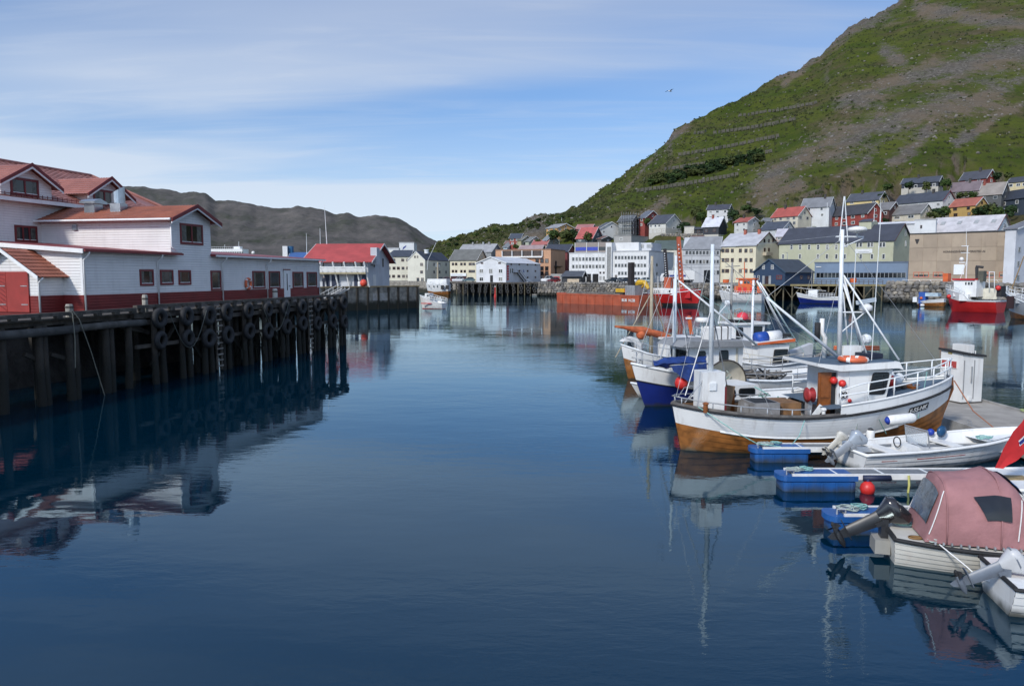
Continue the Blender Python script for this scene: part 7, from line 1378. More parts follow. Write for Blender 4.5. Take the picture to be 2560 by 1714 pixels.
def pink_boat():
    F = Frame((8.15, 15.75), (.972, -.235)); T = fthing('canopied_motorboat', 'white clinker motorboat with faded pink canopy', 'motorboat', F)
    sh = [(0, .62), (.2, .60), (.5, .62), (.8, .74), (1, .9)]; h = Hull(T, -.15, 5.6, 2.1, sh, [(0, -.05), (1, -.02)], .3, .42, .6, .10, 0, .42, .4, 2.4); h.skin(mat('weedy_bottom', (.10, .07, .04), .8, .3, 3), mat('old_gelcoat', (.60, .58, .52), .4, .07, 2, dirt=.22, dcol=(.25, .14, .08, 1)), 0, 6)
    h.rim('rubbing_strake', BLACK, .042, 0, 1, -.02, .02); h.deck('deck', mat('old_gelcoat', (.6, .58, .52), .4), 0.005, .985, lambda t: itab(sh, t) + .015, .02)
    MB().tube([h.pt(.0, 1, -1, .03), h.pt(0, 1, 1, .03)], .035, 6).build('transom_cap', BLACK, T)
    PK = mat('pink_canvas', (.315, .150, .150), .85, .14, 1.6, bump=.02, bscale=9, dirt=.25, dcol=(.2, .12, .13, 1)); z0 = .66
    def sec(x, w, h_, n=16):
        o = []
        for k in range(n + 1):
            c, q = math.cos(math.pi * k / n), math.sin(math.pi * k / n); o.append((x, -w * (1 if c > 0 else -1) * abs(c) ** .62, z0 + h_ * q ** .72))
        return o
    secs = [sec(.36, .80, .02), sec(.52, .83, .62), sec(.70, .86, 1.17), sec(.80, .87, 1.23), sec(1.2, .92, 1.27), sec(1.6, .94, 1.36), sec(1.9, .94, 1.30), sec(2.1, .93, 1.12), sec(2.4, .9, .60), sec(2.75, .84, .02)]
    def surf(x, k):
        for s0, s1 in zip(secs, secs[1:]):
            if s0[0][0] <= x <= s1[0][0] + 1e-6:
                f = (x - s0[0][0]) / (s1[0][0] - s0[0][0]); i = min(15, int(k * 16)); g = k * 16 - i; return Vector(s0[i]).lerp(Vector(s1[i]), f).lerp(Vector(s0[i + 1]).lerp(Vector(s1[i + 1]), f), g)
    nx, nk = 46, 40; m = MB(); xa, xb_ = .36, 2.75
    for i in range(nx + 1):
        for k in range(nk + 1):
            x = xa + (xb_ - xa) * i / nx; p = surf(x, k / nk); sag = .035 * math.sin(math.pi * min(1, max(0, (x - .8) / .9))) if x < 1.7 else .03 * math.sin(math.pi * min(1, (x - 1.7) / .7))
            w_ = noise.noise((p.x * 2.2, p.y * 2.2, p.z * 2.2)) * .03 + noise.noise((p.x * 7, p.y * 5, p.z * 7 + 3)) * .012; c_ = Vector((p.x, 0, z0 + .3)); d_ = (p - c_); d_.x = 0; m.v.append(tuple(p + d_.normalized() * (w_ - sag) if d_.length > .05 else p))
    for i in range(nx):
        for k in range(nk): m.f.append((i * (nk + 1) + k, i * (nk + 1) + k + 1, (i + 1) * (nk + 1) + k + 1, (i + 1) * (nk + 1) + k)); m.m.append(0)
    cv = m.build('canopy', PK, T, smooth=True); PV = mat('clear_vinyl', (.10, .125, .15), .12, .35, 4, spec=.6, bump=.02, bscale=5)
    def patch(nm, corners, mt, off=.03, n=7):
        g = MB(); (a, b, c, d) = corners
        for i in range(n + 1):
            for k in range(n + 1):
                u, v = i / n, k / n; x = (a[0] * (1 - u) + b[0] * u) * (1 - v) + (d[0] * (1 - u) + c[0] * u) * v; q = (a[1] * (1 - u) + b[1] * u) * (1 - v) + (d[1] * (1 - u) + c[1] * u) * v; p = surf(x, q); e = surf(min(2.74, x + .01), q) - surf(max(.37, x - .01), q); f = surf(x, min(1, q + .01)) - surf(x, max(0, q - .01)); nn = e.cross(f).normalized()
                if nn.dot(p - Vector((1.5, 0, z0 + .2))) < 0: nn = -nn
                g.v.append(tuple(p + nn * off))
        for i in range(n):
            for k in range(n): g.f.append((i * (n + 1) + k, i * (n + 1) + k + 1, (i + 1) * (n + 1) + k + 1, (i + 1) * (n + 1) + k)); g.m.append(0)
        return g.build(nm, mt, cv, smooth=True)
    patch('rear_window', [(.45, .30), (.66, .33), (.66, .67), (.45, .70)], PV, .035)
    patch('side_window', [(1.42, .10), (1.85, .10), (1.85, .24), (1.2, .24)], mat('smoked_vinyl', (.010, .011, .014), .18, .3, 3), .03)
    for x0_, k0, x1_, k1, nm in ((.44, .12, .72, .30, 'zip_seam'), (1.98, .03, 2.08, .28, 'zip_seam'), (.44, .88, .72, .70, 'zip_seam')): MB().tube([surf(x0_ + (x1_ - x0_) * i / 8, k0 + (k1 - k0) * i / 8) + Vector((-.012, -.02 if k0 < .5 else .02, .012)) for i in range(9)], .011, 5).build(nm, FENDW, cv)
    for x in (.74, 1.68): MB().tube([surf(x, k / 24) + Vector((0, 0, .012)) + Vector((0, surf(x, k / 24).y * .012, 0)) for k in range(25)], .016, 5).build('canopy_hoop', PK, cv, smooth=True)
    for i in range(14): x = .5 + 2.1 * i / 14; MB().box(x, x + .03, -.99 if .8 < x < 2.2 else -.95, -.93 if .8 < x < 2.2 else -.9, z0 + .0, z0 + .05).build('press_stud', STEEL, cv)
    patch('blue_patch', [(1.95, .40), (2.2, .40), (2.2, .62), (1.95, .62)], mat('faded_blue', (.05, .12, .28), .7), .03)
    outboard(T, (-.3, .1, .66), math.pi, R(62), mat('cowl_black', (.018, .016, .017), .22, .2, 3, coat=.6), mat('leg_black', (.02, .02, .022), .4, .2, 3), 1.02, None, mat('cowl_chrome', (.45, .45, .46), .2, 0, metal=.8)); MB().box(-.42, -.12, -.18, .32, .12, .42).build('motor_bracket', mat('alu_bracket', (.3, .29, .26), .5), T)
    MB().tube([(.25 + .12 * math.cos(t * .7), -.55 + .07 * math.sin(t * .7), .655) for t in range(16)], .025, 6).build('brown_rope_coil', mat('brown_rope', (.2, .11, .04), .9), T, smooth=True); rope_coil(T, (.55, -.72, .65), .16, ROPE); rope_coil(T, (.2, .3, .65), .25, ROPEG)
    a, b = h.pt(.66, .78, -1, 0, .02), h.pt(.82, .8, -1, 0, .02); MB().add([a, b, b + Vector((0, 0, .09)), a + Vector((0, 0, .09))], [(0, 1, 2, 3)]).build('name_plate', BLACK, T)
    return F, T, h
FP, TP, HP = pink_boat()
def corner_boat():
    F = Frame((9.0, 13.5), (.98, -.2)); T = fthing('corner_motorboat', 'white motorboat with grey outboard and red stripe in the bottom right corner', 'motorboat', F)
    sh = [(0, .58), (.5, .6), (1, .85)]; h = Hull(T, -.1, 4.8, 1.7, sh, [(0, -.05), (1, 0)], .25, .08, .5, .0, 0, .3); h.skin(WHITEB, WHITEB, 0, 4); h.rim('gunwale', BLACK, .035, 0, 1, -.01, .02); h.deck('aft_deck', WHITEB, .0, .22, lambda t: itab(sh, t) + .01, .03); h.deck('floor', WHITEB, .22, .9, .2, .1); h.deck('bow_deck', WHITEB, .6, .98, lambda t: itab(sh, t) + .01, .03)
    MB().tube([h.pt(0, 1, -1, .01), h.pt(0, 1, 1, .01)], .035, 6).build('transom_cap', BLACK, T)
    outboard(T, (-.10, -.15, .60), math.pi, R(64), mat('cowl_grey_white', (.5, .5, .5), .4, .1, 3), mat('leg_slate', (.13, .15, .18), .4, .15, 3), .82, mat('leg_slate', (.16, .18, .21), .4), mat('cowl_red', (.4, .02, .02), .4)); MB().tube([(.3 + .1 * math.cos(t * .6), .5 + .08 * math.sin(t * .6), .62) for t in range(20)], .03, 6).build('brown_rope_coil', mat('brown_rope', (.2, .11, .04), .9), T, smooth=True)
    MB().lathe([(.12, 0), (.12, .08), (.05, .12)], (.28, .5, .63), 10).build('fuel_cap', BLACK, T)
corner_boat()
tag(MB().tube([FP.W(.6, -.9, .66), FP.W(.95, -1.35, .42), FP.W(1.15, -1.55, .25), FP.W(1.3, -1.75, .3), FP.W(1.4, -1.85, .55)], .014, 5).build('mooring_rope', FENDW, None), 'white rope slung from the pink canopied boat to the corner boat', 'rope')
def decked_boat():
    F = Frame((12.1, 19.15), (1, -.06)); T = fthing('white_decked_boat', 'white decked motorboat half hidden behind the pink canopy', 'motorboat', F); sh = [(0, .78), (.5, .82), (1, 1.05)]; h = Hull(T, 0, 6.2, 2.2, sh, [(0, .05), (1, .1)], .35, .15, .7, .05, 0, .32); h.skin(WHITEB, WHITEB, 0, 4); h.rim('gunwale', WHITEB, .05, 0, 1, .0, .03); h.deck('deck', WHITEB, .01, .98, lambda t: itab(sh, t) + .01, .03)
    MB().box(.5, 1.15, -.1, .3, .80, .83).build('wooden_hatch', mat('hatch_wood', (.26, .19, .09), .7, .2, 5), T); MB().box(2.6, 4.4, -.7, .7, .8, 1.35).build('low_cabin', WHITEB, T); port(T, 2.9, 3.6, .95, 1.22, -.7, -1); MB().ball((1.7, .2, .92), .12, 10).build('red_float', REDB, T, smooth=True); rope_coil(T, (1.5, -.5, .84), .22, ROPE)
decked_boat()
def flag():
    p = lambda px, py, Y: A(px, py, Y); Y = 18.6; T = thing('norwegian_flag', 'red flag with blue and white cross drooping from a staff', 'flag', A(2600, 1190, Y)); o = T.location.copy(); o_ = Vector(o); q = lambda px, py, dy=0: A(px, py, Y + dy) - o_
    MB().tube([q(2600, 1190), q(2578, 960)], .018, 8).build('staff', FENDW, T)
    rd = mat('flag_red', (.50, .018, .020), .8, .12, 3); g = [[q(2578, 1010), q(2590, 1060), q(2598, 1110)], [q(2560, 1045, .06), q(2575, 1085, .1), q(2585, 1120, .05)], [q(2532, 1080, -.05), q(2545, 1105, -.02), q(2562, 1135, .05)], [q(2508, 1125, .05), q(2520, 1140, .08), q(2538, 1152, .05)], [q(2487, 1168, .0), q(2496, 1170, .03), q(2508, 1172, .0)]]
    cloth('flag_cloth', rd, T, g, 6, .03, 3)
    g2 = [[Vector(a).lerp(Vector(b), .44) + Vector((0, -.02, 0)), Vector(a).lerp(Vector(b), .56) + Vector((0, -.02, 0))] for a, b in ((g[k][0], g[k][2]) for k in range(0, 3))]
    cloth('flag_cross', mat('flag_white', (.7, .7, .7), .8), T, [[Vector(r[0]) + Vector((0, .004, .04)), Vector(r[1]) + Vector((0, .004, -.04))] for r in g2], 6, .03, 3); cloth('flag_cross', mat('flag_blue', (.01, .02, .16), .8), T, [[Vector(r[0]) + Vector((0, -.012, 0)), Vector(r[1]) + Vector((0, -.012, 0))] for r in g2], 6, .03, 3)
flag()
# ------------------------------------------------------------------ wharves on the far shore
def wharf(name, label, p0, p1, deep, beam, n_piles, braces=True, tyres=0, lab_t=None):
    fr = Frame(p0, (p1.x - p0.x, p1.y - p0.y)); L_ = fr.loc(p1)[0]; T = fthing(name, label, 'wharf', fr); DARK = mat('wharf_timber', (.045, .04, .034), .9, .3, 1.2)
    n = 10
    for i in range(n): MB().box(0, L_, deep * i / n, deep * (i + 1) / n - .03, 3.66, 3.84).build('deck_plank', WOODG, T)
    MB().box(0, L_, -.15, -.003, 3.45, 3.9).build('edge_beam', beam, T)
    for j, b in enumerate((.1, deep * .5, deep * .95)):
        for i in range(n_piles): x = L_ * (i + .5) / n_piles + random.uniform(-.2, .2); MB().tube([(x, b, -1), (x, b, 3.6)], .17, 7).build('pile', PILE if j else mat('ochre_pile', (.13, .11, .07), .9, .3, 2), T)
    if braces:
        for i in range(n_piles - 1): x0, x1 = L_ * (i + .5) / n_piles, L_ * (i + 1.5) / n_piles; MB().bar((x0, .05, 3.4 if i % 2 else .6), (x1, .05, .6 if i % 2 else 3.4), .16, .16).build('brace', mat('ochre_pile', (.13, .11, .07), .9, .3, 2), T)
    MB().box(0, L_, deep - .1, deep, -1, 3.6).build('back_wall', DARK, T)
    for r in range(3 if tyres else 0):
        for i in range(tyres):
            x = L_ * (i + .5) / tyres + random.uniform(-.3, .3); put(TYREFAR, 'tyre_fender', None, fr.W(x, -.35, 3.0 - r * .95 + random.uniform(-.15, .15)), (0, random.uniform(0, 6), fr.ang)); tag(bpy.context.scene.collection.objects[-1], lab_t, 'tyre', 'tyres hanging on the far wharf')
    return fr, T, L_
wharf('tyre_wharf', 'dark piled wharf hung with tyres under the white harbour warehouse', G(1122, 737.2), G(1346, 738), 14, WOODG, 16, False, 13, 'small tyre hanging on the far wharf under the white warehouse')
WF, WT, WL = wharf('stilt_wharf', 'timber wharf on braced stilts under the blue boathouse', G(1880, 751), G(2216, 752.5), 17, mat('ochre_beam2', (.24, .2, .1), .85, .2, 1), 15, True)
for i in range(16): x = WL * .45 + WL * .52 * i / 15; MB().box(x - .05, x + .05, .1, .2, 3.9, 4.9).build('railing_post', WOODG, WT)
for z in (4.4, 4.85): MB().box(WL * .45, WL * .97, .1, .18, z, z + .1).build('railing_rail', WOODG, WT)
def far_gangway():
    p = G(1345, 737.3); fr = Frame(p, (1, -.05)); T = fthing('aluminium_gangway', 'grey gangway sloping from the white warehouse to a small float', 'gangway', fr)
    a0, z0 = fr.on(1317, 704, 1); a1, z1 = fr.on(1362, 733, -2); m = MB()
    for b in (0, .9): m.bar((a0, 1 + b, z0), (a1, -2 + b, .4), .08, .25); m.bar((a0, 1 + b, z0 + 1), (a1, -2 + b, 1.4), .05, .05)
    m.build('side_truss', STEEL, T); MB().bar((a0, 1.45, z0), (a1, -1.55, .4), .85, .06).build('walkway', GREYD, T)
    q = thing('small_float', 'low wooden float at the foot of the grey gangway', 'float', G(1330, 738)); MB().box(0, 7, -1.2, .6, -.2, .35).build('float_deck', WOODG, q); MB().box(0, 7, -1.25, -1.21, .1, .4).build('edge_board', mat('grey_edge', (.32, .31, .29), .8), q)
far_gangway()
t = thing('channel_marker', 'slim red channel marker post standing in the water', 'marker', G(1238, 743)); MB().lathe([(.32, -1), (.32, .6), (.2, .8), (.14, 2.4), (.14, 2.75)], (0, 0, 0), 8).build('post', mat('marker_red', (.5, .03, .02), .5), t); MB().lathe([(.1, 0), (.16, .1), (.1, .35)], (0, 0, 2.75), 8).build('lamp', FENDW, t)
def near_gangway():
    Y = 126; c = A(864, 712, Y); d = A(808, 742, Y - 1.5); T = thing('white_gangway', 'white railed gangway leaning on the concrete quay', 'gangway', (c.x, c.y, 0)); v = Vector((d.x - c.x, d.y - c.y, d.z - c.z)); m = MB()
    for o in (-.6, .6):
        p, q = Vector((o, 0, c.z - .6)), Vector((o + v.x, v.y, d.z - .6)); m.bar(p, q, .08, .12); m.bar(p + Vector((0, 0, 1)), q + Vector((0, 0, 1)), .06, .06)
        for k in range(6): s = p.lerp(q, k / 5); m.bar(s, s + Vector((0, 0, 1)), .04, .04)
    m.build('handrails', FENDW, T); MB().bar((0, 0, c.z - .62), (v.x, v.y, d.z - .62), 1.1, .08).build('walkway', GREYD, T)
near_gangway()
# ------------------------------------------------------------------ boats across the harbour
class FBoat:
    def __init__(s, name, label, left, right, bow, B, sh, bd, mb_, mt_, draft=.6, stern=.25, rb=.7, cat='fishing boat', planks=0):
        p, q = G(*left), G(*right); s.F = Frame(p, (q.x - p.x, q.y - p.y)); L_ = s.F.loc(q)[0]; s.L = L_; s.T = fthing(name, label, cat, s.F); xs, xb = (0, L_) if bow == 'R' else (L_, 0); s.B = B
        s.h = Hull(s.T, xs, xb, B, sh, bd, draft, stern, rb, .1); s.h.skin(mb_, mt_, planks); s.h.rim('gunwale', RAIL, .06, 0, 1, .02); s.h.deck('deck', GREYD, .02, .98, lambda t: itab(sh, t) - .3); s.sh = sh
    def box(s, px0, py0, px1, py1, b0, b1, mt, name):
        (a0, z1), (a1, z0) = s.F.on(px0, py0, b0), s.F.on(px1, py1, b0); return MB().box(a0, a1, b0, b1, z0, z1).build(name, mt, s.T)
    def bar(s, p, q, r, mt, name, b=0):
        (a0, z0), (a1, z1) = s.F.on(*p, b), s.F.on(*q, b); return MB().tube([(a0, b, z0), (a1, b, z1)], r, 7).build(name, mt, s.T)
    def rail(s, t0=.3, t1=1.0, hgt=.9, mt=RAIL):
        ts = [t0 + (t1 - t0) * i / 9 for i in range(10)]; sp = lambda t, sd, dz: s.h.pt(t, 1, sd, dz, -.05); rails(s.T, [[sp(t, -1, hgt * k) for t in ts] + [sp(t, 1, hgt * k) for t in reversed(ts)] for k in (.5, 1)], [(sp(t, sd, 0), sp(t, sd, hgt)) for t in ts for sd in (-1, 1)], mt, .03)
RED = mat('trawler_red', (.44, .016, .016), .42, .12, .8, dirt=.1); YEL = mat('machine_yellow', (.55, .33, .02), .5, .12, 1.5, dirt=.2); RUST = mat('barge_orange', (.36, .075, .032), .7, .18, .5, dirt=.5, dcol=(.16, .10, .07, 1), streak=.8); GREYH = mat('grey_hull', (.42, .43, .44), .5, .08, .6, dirt=.15)
# red trawler
b = FBoat('red_trawler', 'red and white steel trawler moored at the right', (2362, 777), (2502, 782), 'L', 4.6, [(0, 1.9), (.45, 1.9), (.55, 2.9), (.75, 3.3), (1, 3.7)], [(0, 1.75), (.5, 1.75), (.7, 1.85), (1, 2.35)], RED, WHITEB, .9, .05, 1.2)
b.rail(.55, 1.0, .8); b.box(2385, 700, 2440, 742, -1.6, 1.6, WHITEB, 'wheelhouse'); b.box(2380, 696, 2436, 700.5, -1.8, 1.8, RED, 'wheelhouse_roof')
for x0, x1 in ((2413, 2416), (2420, 2424), (2427, 2431)): b.box(x0, 705, x1, 712, -1.63, -1.602, GLASS, 'window')
b.box(2388, 708, 2404, 732, -1.63, -1.602, RAIL, 'door'); b.box(2398, 735, 2420, 752, -2.2, -1.0, WHITEB, 'side_house'); b.box(2440, 720, 2492, 748, 1.0, 2.0, mat('shelter_cream', (.62, .6, .5), .6), 'shelter_deck')
b.bar((2415, 700), (2419, 615), .09, WHITEB, 'mast'); b.bar((2400, 698), (2418, 650), .06, WHITEB, 'mast_leg'); b.bar((2404, 615), (2422, 615), .06, RAIL, 'yard'); b.bar((2402, 632), (2424, 632), .05, RAIL, 'yard'); b.bar((2416, 615), (2416, 568), .03, RAIL, 'whip_aerial')
a, z = b.F.on(2404, 648, 0); MB().ball((a, 0, z), .35, 12).build('satellite_dome', FENDW, b.T, smooth=True); b.box(2398, 655, 2412, 657, -.2, .2, RAIL, 'radar')
b.box(2358, 683, 2369, 704, -.6, .6, ORNG, 'orange_cover'); b.bar((2443, 708), (2442, 668), .25, mat('crane_black', (.03, .03, .03), .6), 'crane_post'); b.bar((2440, 666), (2458, 668), .2, MATS['crane_black'], 'crane_boom'); b.box(2445, 677, 2458, 704, -.5, .6, mat('crane_olive', (.08, .08, .06), .7), 'deck_crane')
b.box(2472, 679, 2487, 680.5, .2, .3, RAIL, 'gantry'); b.bar((2473, 720), (2473, 679), .06, RAIL, 'gantry_leg'); b.bar((2486, 720), (2486, 679), .06, RAIL, 'gantry_leg'); b.box(2492, 715, 2503, 742, -1.4, 1.4, BLACK, 'net_drum')
a, z = b.F.on(2372, 741, -2.4); ball_buoy('red buoy hung on the bow of the red trawler', b.F.W(a, -2.35, z), .34, REDB); a, z = b.F.on(2496, 720, -1.5); ball_buoy('red buoy at the stern of the red trawler', b.F.W(a, -1.6, z), .4, REDB)
# grey boat at the right edge
b = FBoat('grey_workboat', 'white and grey fishing vessel cut by the right edge', (2512, 795), (2700, 806), 'L', 5, [(0, 2.2), (.5, 2.2), (.75, 3.0), (1, 3.6)], [(0, .6), (.6, .6), (1, 1.1)], VARN, GREYH, .9, .05, 1.0); b.rail(.4, 1.0, .9)
b.box(2540, 735, 2600, 760, -2.2, 1.8, GREYH, 'shelter'); b.box(2517, 740, 2532, 772, -2.45, -2.3, mat('dark_opening', (.03, .012, .012), .7), 'hauling_hatch'); b.bar((2530, 720), (2560, 640), .08, mat('tan_boom', (.3, .2, .1), .7), 'boom'); b.bar((2575, 740), (2578, 600), .12, WHITEB, 'mast')
# wooden boat with blue box
b = FBoat('small_wooden_boat', 'small varnished boat with a tall blue box in front of the sea wall', (2290, 765), (2362, 767), 'L', 2.6, [(0, 1.5), (.5, 1.2), (.8, .9), (1, .9)], [(0, .9), (.6, .7), (1, .45)], VARN, WHITEB, .5, .5, .4); b.box(2297, 730, 2313, 758, -.9, .6, mat('box_blue', (.02, .08, .32), .5), 'blue_box'); b.box(2313, 732, 2345, 741, -1, .8, mat('pale_blue_cover', (.4, .5, .56), .6), 'cover'); b.box(2282, 742, 2292, 755, -.5, .3, RAIL, 'engine_frame'); a, z = b.F.on(2305, 765, -1.5); fender('white and blue fender beside the small varnished boat', b.F.W(a, -1.5, .25), (1, 0, 0), .25, .9, FENDB)
a0, z0 = b.F.on(2303, 745, -.93); MB().ball((a0, -.93, z0), .28, 8, 0, 1).build('orange_emblem', ORNG, b.T)
# navy boat
b = FBoat('navy_hull_boat', 'navy and white boat with square white deckhouse by the stilt wharf', (1990, 758), (2106, 760), 'L', 3.4, [(0, 1.5), (.5, 1.3), (.85, 1.9), (1, 2.3)], [(0, .8), (.5, .8), (1, 1.35)], NAVY, WHITEB, .6, .2, .9); b.box(2021, 725, 2043, 744, -1, 1, WHITEB, 'deckhouse'); b.bar((2029, 725), (2030, 672), .06, mat('grey_mast', (.28, .27, .25), .6), 'mast'); b.bar((2012, 740), (2029, 690), .04, mat('grey_mast', (.28, .27, .25), .6), 'stay'); b.box(2043, 730, 2070, 741, -.8, .8, mat('dark_recess2', (.05, .05, .05), .8), 'gear'); b.bar((1985, 718), (2065, 727), .04, RAIL, 'handrail'); b.rail(.2, .75, .8)
# orange rescue boat
b = FBoat('orange_rescue_boat', 'orange and white rescue vessel by the sea wall', (1797, 755), (1908, 757), 'L', 4, [(0, 1.8), (.5, 1.7), (1, 2.6)], [(0, .5), (1, .6)], GREYH, WHITEB, .7, .05, .9); b.rail(.1, .6, .8)
b.box(1836, 715, 1904, 732, -1.7, 1.7, ORNG, 'deckhouse'); b.box(1846, 698, 1884, 715, -1.4, 1.4, ORNG, 'wheelhouse'); b.box(1840, 695, 1888, 698.4, -1.6, 1.6, ORNG, 'wheelhouse_roof')
for x in (1850, 1860, 1868): b.box(x, 702, x + 6, 709, -1.43, -1.402, GLASS if x > 1855 else RAIL, 'window')
for x in (1845, 1858, 1875): b.box(x, 718, x + 8, 729, -1.73, -1.702, REDB, 'door')
b.box(1884, 713, 1892, 731, -1.73, -1.702, BLACK, 'doorway'); b.bar((1861, 695), (1861, 655), .1, ORNG, 'mast'); b.bar((1854, 672), (1868, 672), .06, ORNG, 'yard'); b.box(1895, 728, 1906, 738, -1.2, 1.2, WHITEB, 'stern_locker')
b = FBoat('white_pilot_boat', 'small white cabin boat just left of the orange rescue vessel', (1790, 747), (1832, 748), 'L', 2.8, [(0, 1.7), (1, 2.0)], [(0, .4), (1, .4)], ORNG, WHITEB, .4, .1, .6, 'motorboat'); b.box(1801, 712, 1828, 728, -1, 1, WHITEB, 'cabin'); [b.box(x, 715, x + 5, 721, -1.03, -1.002, GLASS, 'window') for x in (1804, 1812, 1820)]
t = thing('orange_tank', 'orange tub standing on the quay behind the small white cabin boat', 'tub', A(1815, 703, 196)); MB().lathe([(.8, 0), (.85, .4), (.8, .8)], (0, 0, -.4), 12, 'z', 0, 1.0, .7).build('tub', ORNG, t); MB().lathe([(.86, 0), (.86, .1)], (0, 0, .4), 12, 'z', 0, 1, .7).build('rim', ORNG, t)
t = thing('orange_tank', 'orange tub on the stilt wharf before the blue grey hall', 'tub', A(2133, 703, 179)); MB().lathe([(.7, 0), (.75, .5), (.7, .9)], (0, 0, -.3), 12).build('tub', ORNG, t); MB().lathe([(.78, 0), (.78, .1)], (0, 0, .6), 12).build('rim', ORNG, t)
# dredging barge, digger, spud vessel
def barge():
    p, q = G(1392, 757), G(1597, 766); F = Frame(p, (q.x - p.x, q.y - p.y)); L_ = F.loc(q)[0]; T = fthing('orange_barge', 'long rusty orange dredging barge with white lettering', 'barge', F); zt = F.on(1500, 736, 0)[1]; zl = F.on(1396, 731, 0)[1]
    m = MB(); m.prism([(0, 0, .3), (.8, 0, -.6), (L_, 0, -.6), (L_, 0, zt), (L_ * .06, 0, zt), (0, 0, zl)], (0, 7, 0)); m.build('hull', RUST, T); MB().box(-.05, L_, -.07, -.003, zt - .22, zt - .05).build('rubbing_bar', RUST, T)
    for i in range(9): x = L_ * (i + .7) / 9.5; MB().box(x - .07, x + .07, -.1, -.004, .1, zt - .25).build('hull_rib', RUST, T)
    a, z = F.on(1555, 750, 0); text(T, 'BUB  NCIB', a, -.09, z - .25, .75, FENDW, w=F.on(1588, 750, 0)[0] - a, name='hull_lettering')
    MB().box(2, L_ - 6, 1, 6, zt, zt + .25).build('cargo_bed', mat('spoil', (.14, .12, .1), .95, .3, 1), T)
    g = fthing('yellow_digger', 'yellow digger with arched boom on the orange barge', 'digger', F); a0, z1 = F.on(1539, 721, 2); a1, z0 = F.on(1561, 736, 2); MB().box(a0, a1, 2, 4.4, zt + .5, z1).build('body', YEL, g); MB().box(a1 - .6, a1 + .1, 2.1, 4.3, zt + .5, z1 - .1).build('counterweight', REDB, g); MB().box(a0 + .1, a1, 1.7, 4.7, zt + .01, zt + .5).build('tracks', BLACK, g)
    pp = lambda px, py, b=3: (F.on(px, py, b)[0], b, F.on(px, py, b)[1]); MB().tube([pp(1590, 735), pp(1586, 716), pp(1598, 706), pp(1612, 706), pp(1622, 722)], [.25, .5, .6, .5, .3], 8).build('boom', YEL, g); MB().tube([pp(1594, 729), pp(1612, 710)], .16, 6).build('hydraulic_ram', YEL, g)
    c = fthing('spud_frame', 'grey steel spud housing with tall black spud leg on the barge', 'spud', F); a0, z1 = F.on(1563, 713, 1); a1, z0 = F.on(1587, 738, 1); MB().box(a0, a1, 1, 3.4, zt, z1).build('housing', mat('steel_grey', (.25, .26, .27), .6, .15, 1, dirt=.3), c)
    for i in range(4): x = a0 + (a1 - a0) * (i + .5) / 4; MB().box(x - .06, x + .06, .93, .998, zt + .1, z1 - .1).build('housing_rib', STEEL, c)
    l0, lz = F.on(1570, 656, 1.5); l1, _ = F.on(1579.5, 713, 1.5); MB().box(l0, l1 - .1, 1.5, 2.3, z1, lz).build('spud_leg', mat('spud_black', (.018, .014, .014), .7), c)
    for i in range(9): z = z1 + (lz - z1) * i / 9; MB().box(l1 - .1, l1 + .12, 1.7, 2.1, z, z + .5).build('rack_tooth', mat('spud_black', (.018, .014, .014), .7), c)
barge()
b = FBoat('red_dredger', 'red and white dredging vessel with tall spud legs', (1598, 761), (1752, 766), 'R', 6, [(0, 2.3), (.6, 2.4), (1, 3.2)], [(0, .5), (1, .6)], BLACK, RED, .8, .05, .8, 'dredger'); b.box(1618, 720, 1690, 738, -2.6, 2.4, WHITEB, 'white_deckhouse')
for x in (1636, 1641, 1646): b.box(x, 726, x + 2, 733, -2.63, -2.602, GLASS, 'window')
b.box(1672, 725, 1676, 731, -2.63, -2.602, GLASS, 'window')
def spud(px0, py0, px1, py1, mt, name, w=.55, holes=True):
    (a0, z0), (a1, z1) = b.F.on(px0, py0, 0), b.F.on(px1, py1, 0); o = MB().tube([(a0, 0, z0), (a1, 0, z1)], [w, w * .8], 4).build(name, mt, b.T)
    if holes:
        for i in range(12): p = Vector((a0, 0, z0)).lerp(Vector((a1, 0, z1)), (i + 1) / 14); MB().box(p.x + w * .4, p.x + w * .68, -.7, -.5, p.z - .10, p.z + .10).build('lightening_hole', RAIL, o)
spud(1705, 735, 1696, 592, RUST, 'orange_spud_leg', .62); spud(1668, 705, 1662, 622, mat('spud_black', (.018, .014, .014), .7), 'black_spud_leg', .5)
b.box(1660, 693, 1676, 720, -.8, .8, RUST, 'winch_house'); b.box(1695, 722, 1725, 745, -1.5, 1.5, RED, 'winch_base'); b.rail(.05, .6, .9); b.bar((1645, 720), (1645, 690), .06, FENDW, 'rail_post'); b.bar((1655, 720), (1655, 688), .06, FENDW, 'rail_post')
# boats by the concrete quay
b = FBoat('brown_bottom_boat', 'white boat with brown bottom and round portholes beyond the concrete quay', (1065, 737), (1124, 737.5), 'L', 4.4, [(0, 3.2), (.4, 2.9), (1, 3.6)], [(0, 1.2), (.6, 1.0), (1, 1.3)], VARN, WHITEB, .8, .3, 1.0); b.box(1068, 697, 1116, 712, -1.5, 1.5, WHITEB, 'deckhouse'); [b.box(x, 714, x + 2.5, 718, -2.25, -2.21, GLASS, 'porthole') for x in (1072, 1083, 1092, 1102)]; [b.box(x, 713, x + 8, 723, -2.24, -2.2, BLACK, 'large_window') for x in (1102, 1114)]; b.bar((1094, 700), (1094, 655), .25, mat('tan_mast', (.36, .31, .22), .6), 'mast'); b.bar((1070, 650), (1090, 607), .06, RAIL, 'boom'); b.bar((1068, 675), (1070, 650), .06, RAIL, 'boom'); b.rail(.1, .9, .9)
